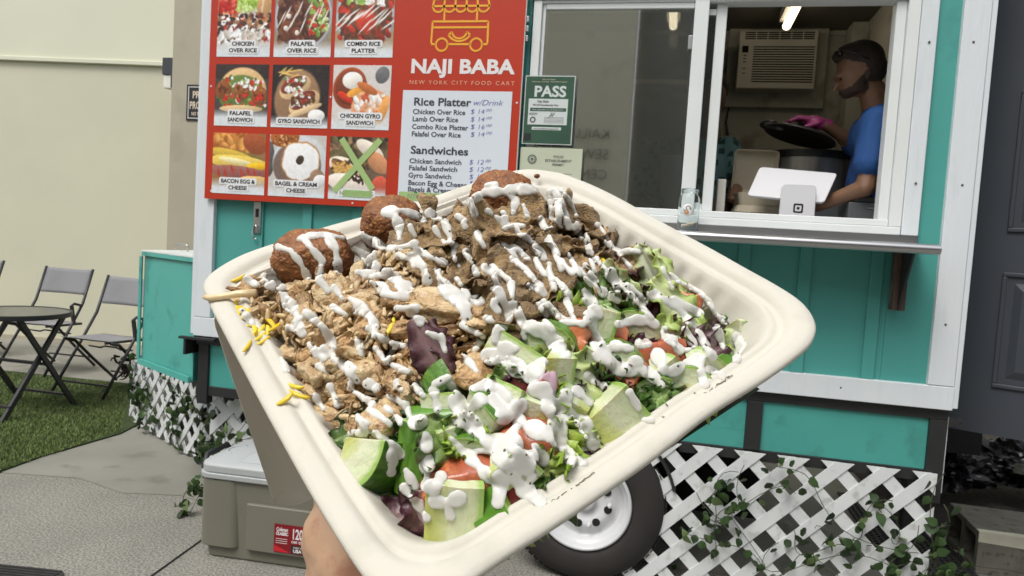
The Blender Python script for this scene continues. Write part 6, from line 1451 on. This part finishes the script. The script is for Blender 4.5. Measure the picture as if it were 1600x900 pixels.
put_leaf(862, 720, .006, 'frisee', .030, .012, (-.25, -.92, .2), (.2, .2, .9), 'bright curly lettuce tuft near the lower rim', ruf=.7, freq=12, serr=.4)
put_leaf(852, 745, .005, 'frisee', .022, .011, (.5, -.7, .2), (-.2, .3, .9), 'bright curly lettuce tuft touching the lower rim', ruf=.7, freq=12, serr=.4)
put_leaf(918, 722, .003, 'purple', .032, .006, (.85, .45, .1), (-.2, .7, .7), 'long purple leaf lying along the lower right rim', ruf=.35)
put_leaf(893, 745, .001, 'purple', .024, .007, (.8, .4, .1), (.1, .4, .9), 'purple leaf under the long one by the lower right rim', ruf=.35)
put_leaf(640, 806, .009, 'purple', .028, .0105, (.85, .2, .1), (.1, .6, .7), 'dark purple leaf with a pale stem at the bottom left of the salad', ruf=.3, curl=.3)
put_leaf(660, 838, .006, 'purple', .030, .010, (.1, -.95, .1), (.5, .2, .8), 'purple leaf standing in the bottom corner', ruf=.3)
put_leaf(1020, 440, .006, 'white', .036, .0085, (.32, -.92, .2), (-.6, -.1, .8), 'upright whitish lettuce leaf at the back right', ruf=.2, bend=-.3)
put_leaf(1048, 452, .006, 'pale', .038, .008, (.30, -.90, .2), (.6, .1, .8), 'upright pale lettuce blade right of the whitish one', ruf=.2, bend=.2)
put_leaf(985, 470, .006, 'white', .040, .0075, (.55, -.80, .1), (.2, .3, .9), 'long folded lettuce rib leaning toward the tomatoes', ruf=.2, curl=.4)
put_leaf(1070, 490, .006, 'pale', .040, .011, (.66, -.70, .1), (.3, .4, .85), 'pale lettuce leaf under drizzled sauce at the right', ruf=.3)
put_leaf(1092, 512, .006, 'mixed', .040, .013, (.66, -.72, .1), (.4, .4, .8), 'red-edged lettuce leaf at the right', ruf=.35)
put_leaf(1108, 545, .005, 'purple', .030, .012, (.66, -.70, .1), (.2, .5, .85), 'dark purple leaf at the right end of the salad', ruf=.35)
put_leaf(1125, 525, .003, 'purple', .028, .008, (.5, -.84, .1), (.5, .3, .8), 'purple leaf beside the sauce drizzle at the right', ruf=.4)
put_leaf(1152, 545, .001, 'white', .026, .010, (-.1, -.95, .1), (.4, .5, .8), 'torn whitish leaf against the right wall of the container', ruf=.25)
put_leaf(1005, 408, .002, 'purple', .020, .010, (.9, -.3, .1), (.1, .6, .8), 'purple leaf tip at the back of the salad', ruf=.4)
put_leaf(985, 412, .003, 'purple', .018, .009, (.7, .3, .1), (-.2, .6, .8), 'small purple leaf beside the end of the gyro', ruf=.4)
put_leaf(560, 672, .000, 'dark', .022, .009, (.8, .3, .1), (.0, .4, .9), 'dark green leaf above the large cucumber chunk', ruf=.3)
put_leaf(547, 690, -.002, 'dark', .020, .008, (.9, .3, .1), (.1, .4, .9), 'dark green leaf left of the large cucumber chunk', ruf=.3)
put_leaf(632, 700, .003, 'dark', .022, .008, (.4, .8, .1), (.3, .3, .9), 'dark green leaf between chunk and strip', ruf=.4)
put_leaf(598, 776, .003, 'green', .024, .009, (.9, -.2, .1), (.0, .6, .8), 'curled green leaf under the large cucumber chunk', ruf=.6, freq=9)
put_leaf(697, 700, .005, 'green', .026, .011, (.5, -.8, .1), (.2, .3, .9), 'green leaf right of the narrow cucumber strip', ruf=.5, freq=9)
put_leaf(728, 690, .006, 'frisee', .020, .008, (.6, -.7, .2), (.2, .4, .9), 'curly light leaf beside the round cucumber', ruf=.8, freq=11)
put_leaf(925, 600, .005, 'purple', .016, .008, (.6, .4, .2), (.1, .4, .9), 'purple curled leaf above the pale lettuce', ruf=.5)
put_leaf(905, 578, .006, 'purple', .018, .009, (.7, -.4, .2), (.1, .4, .9), 'dark purple curly leaf below the tomato cubes', ruf=.7)
put_leaf(945, 575, .006, 'dark', .018, .008, (.8, -.4, .2), (.3, .5, .8), 'small green leaf below the purple curly one', ruf=.3, curl=.5)
put_leaf(965, 590, .006, 'green', .020, .007, (.7, -.6, .2), (.3, .3, .9), 'bright green leaf pointing at the big cucumber chunk', ruf=.3, curl=.5)
put_leaf(915, 480, .006, 'green', .026, .012, (.7, .3, .2), (.0, .6, .8), 'frilly green leaf at the foot of the gyro', ruf=.7, freq=10, serr=.35)
put_leaf(950, 470, .006, 'green', .028, .012, (.8, -.3, .2), (.0, .6, .8), 'frilly green leaf left of the lettuce rib', ruf=.7, freq=10, serr=.35)
put_leaf(898, 500, .005, 'frisee', .022, .010, (.7, -.5, .2), (.1, .5, .8), 'light frilly leaf behind the half-moon cucumber', ruf=.7, freq=10, serr=.35)
put_leaf(1025, 655, .001, 'purple', .024, .006, (.6, .7, .1), (-.5, .5, .7), 'purple leaf between the cucumber chunks by the rim', ruf=.3)
put_leaf(1015, 632, .003, 'green', .018, .009, (.5, .5, .1), (-.1, .6, .8), 'green leaf between the cucumber chunks by the rim', ruf=.5)
put_leaf(1095, 625, -.001, 'frisee', .024, .008, (.8, .5, .1), (-.1, .6, .8), 'frilly light leaf under the yellowish cucumber', ruf=.6, freq=10)
put_leaf(1150, 590, -.003, 'white', .028, .008, (.8, .5, .1), (-.1, .6, .8), 'whitish leaf under the right end of the salad', ruf=.3)
LMK = [(586, 722, 'large green-skinned cucumber chunk'), (704, 822, 'bottom cucumber spear'), (956, 660, 'big pale cucumber chunk'), (856, 537, 'half-moon cucumber slice'), (806, 563, 'sauce-covered cucumber wedge'), (1070, 598, 'yellowish cucumber piece'), (932, 520, 'upright cucumber spear'), (722, 748, 'largest red tomato'), (826, 690, 'tomato in the central sauce'), (1026, 556, 'sauce-capped tomato'), (862, 720, 'bright curly lettuce tuft'), (1092, 512, 'red-edged lettuce leaf'), (655, 716, 'narrow cucumber strip'), (645, 808, 'pale-stemmed purple leaf')]
for i_, (x, y, kd, w_) in enumerate(((700, 640, 'dark', 'over the pepper strip'), (742, 700, 'frisee', 'left of the central sauce'), (790, 622, 'green', 'above the pink onion strip'), (640, 668, 'dark', 'where the chicken meets the salad'), (868, 668, 'frisee', 'right of the tomato in sauce'), (905, 695, 'white', 'below the big pale cucumber chunk'), (822, 752, 'green', 'near the lower rim under sauce'), (948, 612, 'purple', 'touching the top of the big pale cucumber chunk'), (1048, 522, 'pale', 'above the capped tomato'), (1000, 545, 'purple', 'between the slice and the capped tomato'), (612, 690, 'green', 'on the shoulder of the green-skinned chunk'), (690, 790, 'dark', 'beside the top of the bottom spear'), (770, 590, 'purple', 'under the sauce-covered wedge'), (842, 650, 'white', 'below the pink onion strip'), (1040, 630, 'green', 'in front of the yellowish cucumber'), (960, 495, 'purple', 'between the two frilly green leaves'), (1080, 545, 'purple', 'in the sauce at the right'), (755, 830, 'mixed', 'right of the bottom spear'), (860, 765, 'purple', 'against the lower rim below the curly tuft'))):
    put_leaf(x, y, .002, kd, (.017+.003*(i_ % 4)), .0065+.0015*(i_ % 3), (math.cos(i_*2.4), math.sin(i_*2.4), .15), (.3*math.sin(i_), .4, .85), NM[kd][1]+' '+w_, ruf=.5+.1*(i_ % 4), freq=8+i_ % 4, serr=.35)
r = random.Random(15); PS = [(545, 690), (640, 640), (720, 610), (800, 590), (870, 510), (930, 460), (985, 400), (1050, 430), (1110, 500), (1145, 560), (1090, 620), (1000, 660), (920, 735), (850, 790), (780, 835), (735, 860), (650, 850), (610, 800), (575, 755)]
for (x, y) in poisson(PS, 30, r):
    kd = r.choice(('green', 'dark', 'purple', 'green', 'mixed', 'pale', 'dark', 'frisee')); lm_ = min(LMK, key=lambda q: (q[0]-x)**2+(q[1]-y)**2); dx_, dy_ = x-lm_[0], y-lm_[1]; side = ('right of' if dx_ > 0 else 'left of') if abs(dx_) > abs(dy_) else ('below' if dy_ > 0 else 'above'); lb_ = NM[kd][1]+' '+side+' the '+lm_[2]
    put_leaf(int(x), int(y), r.uniform(-.006, -.001), kd, r.uniform(.018, .030), r.uniform(.007, .012), (r.uniform(-1, 1), r.uniform(-1, 1), .1), (r.uniform(-.5, .5), r.uniform(0, .7), .8), lb_, group='small leaves filling the salad heap', ruf=r.uniform(.3, .7), freq=r.uniform(6, 11), serr=.3)

# ---- white sauce: a surface draped over the food, seen along the container's own up direction
bpy.context.view_layer.update(); dg = bpy.context.evaluated_depsgraph_get()
AV, AF, nb_ = [], [], 0
for o in FOOD + [base]:
    ev = o.evaluated_get(dg); me = ev.to_mesh(); n_ = len(me.vertices); co = np.empty(n_*3); me.vertices.foreach_get('co', co)
    Mx = np.array(TI @ o.matrix_world); co = co.reshape(-1, 3) @ Mx[:3, :3].T + Mx[:3, 3]
    me.calc_loop_triangles(); t_ = np.empty(len(me.loop_triangles)*3, dtype=np.int32); me.loop_triangles.foreach_get('vertices', t_)
    AV.append(co); AF.append(t_.reshape(-1, 3)+nb_); nb_ += n_; ev.to_mesh_clear()
AV = np.vstack(AV); AF = np.vstack(AF); BV = BVHTree.FromPolygons(AV.tolist(), AF.tolist(), all_triangles=True)
CI = TI @ CAM
def toTray(px, py):
    d = TI.to_3x3() @ ray(px, py); hh = BV.ray_cast(CI, d.normalized())
    return hh[0] if hh[0] is not None else onheap(px, py)
STR = [([(435,386),(454,392),(468,408),(481,433)],10),([(474,372),(490,392),(504,408),(499,428)],12),([(482,369),(510,369),(524,389),(529,422)],12),([(468,374),(500,366),(535,372)],8),([(425,425),(430,445),(440,452)],12),([(413,440),(425,447)],12),
 ([(601,333),(612,331)],17),([(612,328),(630,330),(650,337),(662,345)],12),([(618,338),(624,355),(624,374)],12),([(566,368),(580,376),(597,384)],17),([(604,389),(625,388),(648,381)],12),
 ([(734,316),(748,306),(762,299),(790,300),(818,292),(834,297)],16),([(790,300),(806,314),(802,335)],10),([(737,322),(742,334)],13),([(760,290),(775,288)],7),([(815,300),(832,303)],9),
 ([(858,300),(862,330),(862,355)],8),([(868,296),(880,325),(889,355)],9),([(878,297),(892,318),(901,338)],7),([(866,297),(872,330),(875,352)],7),
 ([(823,370),(838,386),(850,405)],9),([(800,386),(814,394),(827,405)],9),([(858,370),(870,398),(878,421)],9),([(889,398),(897,413),(905,429)],9),([(917,367),(924,405),(932,440)],8),([(932,405),(945,420),(955,437)],9),([(858,421),(866,452)],9),([(878,444),(893,468)],9),([(800,405),(820,420),(835,437),(850,460)],10),([(850,472),(878,499),(909,507)],11),([(800,472),(815,507)],8),
 ([(670,333),(695,347),(704,372)],11),([(702,378),(710,384)],13),([(762,330),(784,347),(790,357)],10),([(715,338),(725,345)],9),([(795,353),(818,353)],8),([(820,369),(840,389),(859,414)],10),([(787,383),(806,392),(826,405)],8),([(651,389),(672,402),(695,411)],9),([(729,394),(737,410),(745,428)],9),([(757,417),(770,428),(776,444),(784,467)],12),([(770,419),(798,439),(800,464)],9),([(804,405),(825,425),(845,447)],8),([(784,469),(795,500)],8),([(804,475),(812,500)],7),([(870,345),(880,360)],8),([(900,350),(908,372)],8),([(845,340),(850,356)],8),([(905,420),(925,445),(940,452)],8),
 ([(568,400),(585,415),(609,428),(637,450)],19),([(580,440),(600,452)],14),([(623,400),(645,406),(662,417),(668,439)],13),([(687,439),(700,455),(720,467),(729,494)],18),([(707,455),(730,468),(751,472)],14),([(554,389),(582,405)],13),([(634,464),(612,462),(595,455)],14),
 ([(413,432),(428,440),(441,451)],11),([(444,460),(455,475),(463,491),(469,513)],13),([(478,488),(492,500),(506,513),(516,530),(522,544)],13),([(484,538),(494,557)],8),([(522,448),(537,470)],9),([(547,467),(565,478),(578,491),(586,510),(584,526)],12),([(575,513),(603,532)],10),([(506,544),(520,557),(534,569),(548,585),(559,594)],12),([(536,568),(548,578)],17),([(547,607),(565,620),(584,632)],9),([(497,572),(516,585)],9),([(516,604),(528,632)],9),([(576,600),(588,606)],15),([(587,544),(603,566),(621,538)],8),([(609,619),(634,632),(640,650)],9),([(578,641),(595,652),(609,663)],10),([(559,650),(572,672)],10),([(609,569),(640,582)],9),([(648,603),(655,612)],10),([(559,426),(585,430),(609,432),(634,451)],14),([(621,482),(650,482)],10),([(640,490),(662,500)],8),([(455,505),(470,498)],8),([(520,480),(540,492)],8),([(668,520),(690,530)],8),
 ([(695,450),(710,466),(726,478),(745,467)],15),([(770,450),(787,467),(798,494)],8),([(809,480),(820,505)],7),([(723,508),(740,518),(753,528),(742,547)],11),([(759,497),(787,511)],10),([(853,475),(868,490),(881,503),(914,505)],11),([(831,511),(848,520),(864,533),(876,545),(884,555)],15),([(759,555),(787,561),(808,575),(828,589),(848,567)],18),([(790,545),(806,545)],14),([(678,611),(684,639)],13),([(703,600),(720,622)],9),([(714,628),(731,650),(745,672)],18),([(739,608),(760,602),(776,606),(792,622)],13),([(648,661),(654,661)],14),([(787,650),(800,642),(814,633)],17),([(812,658),(800,680),(790,700)],16),([(837,608),(852,620),(856,640),(862,660)],12),([(884,617),(880,650),(870,690)],16),([(648,603),(662,619)],9),
 ([(920,493),(928,520),(937,547)],12),([(967,507),(995,500),(1023,507)],11),([(940,553),(958,570),(973,580),(993,567)],16),([(920,467),(937,493)],12),([(1000,537),(1012,537)],10),([(983,580),(1000,577),(1013,582),(1033,600)],12),([(1027,553),(1037,580)],14),([(1047,583),(1070,568),(1090,563),(1100,600)],13),([(1040,517),(1050,532),(1060,547)],12),([(1020,460),(1037,468),(1053,477),(1070,495),(1087,513),(1100,535),(1113,557)],10),([(1053,470),(1075,480),(1093,490)],9),([(1048,430),(1060,440),(1080,450),(1093,457),(1108,472),(1117,490),(1133,503)],8),([(948,378),(958,388),(971,394),(985,392),(998,394)],9),([(1120,513),(1130,543)],9),([(1073,547),(1081,547)],8),([(1150,527),(1158,540),(1150,562)],17),([(1107,577),(1127,587)],12),([(917,587),(930,597),(943,603)],9),([(873,640),(890,645),(907,653),(917,672),(927,693)],15),([(850,607),(858,625),(860,647),(873,680)],17),([(983,613),(997,637)],8),([(830,668),(850,678),(873,687)],19),([(980,447),(1000,460),(1007,473)],7),([(967,440),(990,465),(1017,497)],6),([(1035,420),(1050,450)],6),([(1070,515),(1085,540)],9),([(940,455),(965,470)],9),([(960,540),(985,545)],11),([(900,610),(920,630)],10),
 ([(586,676),(600,684),(611,693),(620,702),(628,712)],11),([(611,709),(613,722),(611,737)],11),([(664,682),(667,703),(667,723),(669,759)],12),([(633,732),(642,748),(650,762)],9),([(631,762),(640,773),(650,784),(667,809)],8),([(652,658),(658,658)],14),([(689,745),(678,768)],11),([(680,783),(698,785),(717,778)],14),([(700,792),(704,806)],12),([(736,718),(750,730),(764,745)],11),([(728,709),(745,704),(764,704)],7),([(778,740),(782,760),(778,785)],16),([(705,687),(722,706)],8),([(750,680),(765,692),(778,709)],14),([(800,690),(815,715),(830,745)],19),([(825,760),(845,785)],13),([(800,743),(815,762),(833,780)],15),([(883,717),(898,722),(913,723)],11),([(1007,657),(1018,657)],8),([(770,625),(790,640)],14),([(835,700),(850,720)],13),([(780,715),(800,735)],14),([(745,672),(765,690),(800,690)],14),([(720,655),(735,640),(750,625)],15),([(880,700),(895,710)],9),([(560,655),(575,662)],8),([(680,600),(700,590)],10)]
rz = random.Random(9)
for (x, y) in poisson(PGY, 38, rz):                       # thin broken lines laid over the meat in one direction
    a = math.radians(rz.gauss(63, 12)); l = rz.uniform(16, 34); STR.append(([(x-l*math.cos(a)/2, y-l*math.sin(a)/2), (x+rz.uniform(-3, 3), y), (x+l*math.cos(a)/2, y+l*math.sin(a)/2)], rz.uniform(6, 9)))
for (x, y) in poisson(PCH, 58, rz):
    a = math.radians(rz.gauss(55, 25)); l = rz.uniform(12, 34); STR.append(([(x-l*math.cos(a)/2, y-l*math.sin(a)/2), (x+rz.uniform(-5, 5), y), (x+l*math.cos(a)/2, y+l*math.sin(a)/2)], rz.uniform(7, 12)))
PSAL = [(640, 640), (720, 600), (760, 540), (840, 500), (900, 450), (1000, 400), (1180, 560), (1000, 700), (800, 860), (600, 840), (560, 700)]
rs_ = random.Random(2)
SPH = []; CELL = {}; ST = 1.55
for pts, w in STR:
    sal = inpoly(pts[0][0], pts[0][1], PSAL); w2 = w*(.43 if not sal else .60)
    path = []
    for (a, c), (a2, c2) in zip(pts, pts[1:]):
        nseg = max(1, int(math.hypot(a2-a, c2-c)/2))
        for k in range(nseg): path.append((a+(a2-a)*k/nseg, c+(c2-c)*k/nseg))
    path.append(pts[-1]); ph = rs_.uniform(0, 9)
    for k, (a, c) in enumerate(path):
        q = (noise.noise(Vector((a*.055, c*.055, 3)))+.6*noise.noise(Vector((a*.16, c*.16, 7))))
        wl = w2*(.92+.28*math.sin(k*.35+ph)+.55*q)
        if wl < w2*.42: continue
        n_ = int(wl/ST)+1; ca, cc = round(a/ST), round(c/ST)
        for ix in range(ca-n_, ca+n_+1):
            for iy in range(cc-n_, cc+n_+1):
                f = 1-((ix*ST-a)**2+(iy*ST-c)**2)/(wl*wl)
                if f > 0 and f > CELL.get((ix, iy), (0, 0))[0]: CELL[(ix, iy)] = (f, sal)
DEP = {}; DIR = {}
for (ix, iy) in CELL:
    d = (TI.to_3x3() @ ray(ix*ST, iy*ST)).normalized(); hh = BV.ray_cast(CI, d)
    if hh[0] is not None: DEP[(ix, iy)] = (hh[0]-CI).length; DIR[(ix, iy)] = d
for _ in range(3):                                        # the sauce levels out small steps in what lies under it
    ND = {}
    for (ix, iy), t in DEP.items():
        lim = .0045 if CELL[(ix, iy)][1] else .0020; s_, n_ = t*.6, .6
        for a in (-2, -1, 0, 1, 2):
            for c in (-2, -1, 0, 1, 2):
                t2 = DEP.get((ix+a, iy+c))
                if t2 is not None and abs(t2-t) < lim: w_ = 1.6 if t2 < t else 1.; s_ += t2*w_; n_ += w_
        ND[(ix, iy)] = s_/n_
    DEP = ND
for k_, t in DEP.items():
    f, sal = CELL[k_]
    R_ = (.00058+.00052*math.sqrt(f)) if not sal else (.00070+.00030*math.sqrt(f))
    SPH.append((CI+DIR[k_]*t, R_))
_bm = bmesh.new(); bmesh.ops.create_icosphere(_bm, subdivisions=1, radius=1.08); _sv = np.array([tuple(v.co) for v in _bm.verts]); _sf = np.array([[v.index for v in f.verts] for f in _bm.faces]); _bm.free()
Cn = np.array([tuple(p) for p, _ in SPH]); Rn = np.array([r_ for _, r_ in SPH])
VV_ = (_sv[None]*Rn[:, None, None]+Cn[:, None]).reshape(-1, 3); FF_ = (_sf[None]+(np.arange(len(SPH))*len(_sv))[:, None, None]).reshape(-1, 3)
me0 = bpy.data.meshes.new('s'); me0.from_pydata(VV_.tolist(), [], FF_.tolist()); so = bpy.data.objects.new('yoghurt_sauce', me0); COL.objects.link(so)
md = so.modifiers.new('r', 'REMESH'); md.mode = 'VOXEL'; md.voxel_size = .00040
md = so.modifiers.new('s', 'SMOOTH'); md.iterations = 7; md.factor = .5
bpy.context.view_layer.update(); me1 = bpy.data.meshes.new_from_object(so.evaluated_get(bpy.context.evaluated_depsgraph_get())); so.modifiers.clear(); so.data = me1; me1.materials.clear(); me1.polygons.foreach_set('use_smooth', [True]*len(me1.polygons)); bpy.data.meshes.remove(me0)
sauce = mat('white_yoghurt_sauce', (.73, .725, .68), (.70, .69, .645), scale=30, rough=.3, sss=.25, sssr=.002, spec=.5, bump=.12, bscale=260, bdist=.0008)
def speckle(m):
    nt = m.node_tree; N = nt.nodes; L = nt.links; bs = N['Principled BSDF']; src = bs.inputs['Base Color'].links[0].from_socket; tc = N.new('ShaderNodeTexCoord'); v = N.new('ShaderNodeTexVoronoi'); v.inputs['Scale'].default_value = 210
    L.new(tc.outputs['Object'], v.inputs['Vector']); lt = N.new('ShaderNodeMath'); lt.operation = 'LESS_THAN'; lt.inputs[1].default_value = .13; L.new(v.outputs['Distance'], lt.inputs[0])
    nz = N.new('ShaderNodeTexNoise'); nz.inputs['Scale'].default_value = 60; L.new(tc.outputs['Object'], nz.inputs[0]); g = N.new('ShaderNodeMath'); g.operation = 'GREATER_THAN'; g.inputs[1].default_value = .56; L.new(nz.outputs[0], g.inputs[0])
    mu = N.new('ShaderNodeMath'); mu.operation = 'MULTIPLY'; L.new(lt.outputs[0], mu.inputs[0]); L.new(g.outputs[0], mu.inputs[1])
    mx = N.new('ShaderNodeMix'); mx.data_type = 'RGBA'; mx.inputs[7].default_value = (.10, .10, .06, 1); L.new(src, mx.inputs[6]); L.new(mu.outputs[0], mx.inputs[0]); L.new(mx.outputs[2], bs.inputs['Base Color'])
speckle(sauce)
me1.materials.append(sauce); so.matrix_world = TM; tag(so, 'thick white yoghurt sauce drizzled over the meat, falafel and salad', 'sauce', kind='stuff')
# char crumb on the rim
big('char_crumb', 839, 270, 0, chunk(90, (1, .7, .7), sub=3), falm, .0018, 0, 0, 0, 'tiny dark crumb on the rim at the back corner', 'crumb').matrix_world.translation = TM @ tp(839, 275, .003)

# ---- the hand that carries the container from below
hskin = mat('hand_skin', (.56, .36, .23), (.49, .295, .185), scale=40, rough=.5, sss=.15, sssr=.004, bump=.35, bscale=160, bdist=.0012, c3=(.40, .20, .125), s3=60)
hand = thing('person', 'bare hand and wrist of the photographer holding the container from below', 'person'); hand.matrix_world = TM; bpy.context.view_layer.update()
W1 = tp(580, 868, -.064); W2 = tp(560, 1010, -.115); W3 = tp(520, 1250, -.20)
PM = Vector((-.032, -.035, -.068))
prm = [('c', W3, W2, .040, .031), ('c', W2, W1, .031, .027), ('c', W1+Vector((.006, -.006, 0)), PM+Vector((-.02, -.02, 0)), .025, .022), ('e', PM, (.040, .042, .0185), Matrix.Rotation(math.radians(40), 3, 'Z')), ('e', PM+Vector((-.030, -.018, .0)), (.024, .020, .019))]
hand_prims = prm
T0, T1_, T2_, T3_ = W1+Vector((-.004, .010, .004)), tp(555, 822, -.056), tp(528, 775, -.052), tp(505, 735, -.048)
hand_prims += [('c', T0, T1_, .022, .0165), ('c', T1_, T2_, .0165, .0115), ('c', T2_, T3_, .0108, .0088)]
for k in range(4):
    a = math.radians(62-16*k); d0 = Vector((math.cos(a), math.sin(a), 0)); Ln = (.068, .078, .072, .056)[k]; p0 = PM+Vector((.028-.004*k+.010*k, .026-.017*k, -.001)); p1 = p0+d0*Ln*.48+Vector((0, 0, .004)); p2 = p1+d0*Ln*.32+Vector((0, 0, .004)); p3 = p2+d0*Ln*.25+Vector((0, 0, .006))
    hand_prims += [('c', p0, p1, .0098, .0088), ('c', p1, p2, .0088, .0080), ('c', p2, p3, .0080, .0068)]
def hdisp(c, n): return c + n*(.0006*noise.noise(c*90)+.0004*noise.noise(Vector((c.x*60, c.y*500, c.z*300))))
organic('body', hand_prims, .0022, hskin, hand, smooth=6, disp=hdisp)
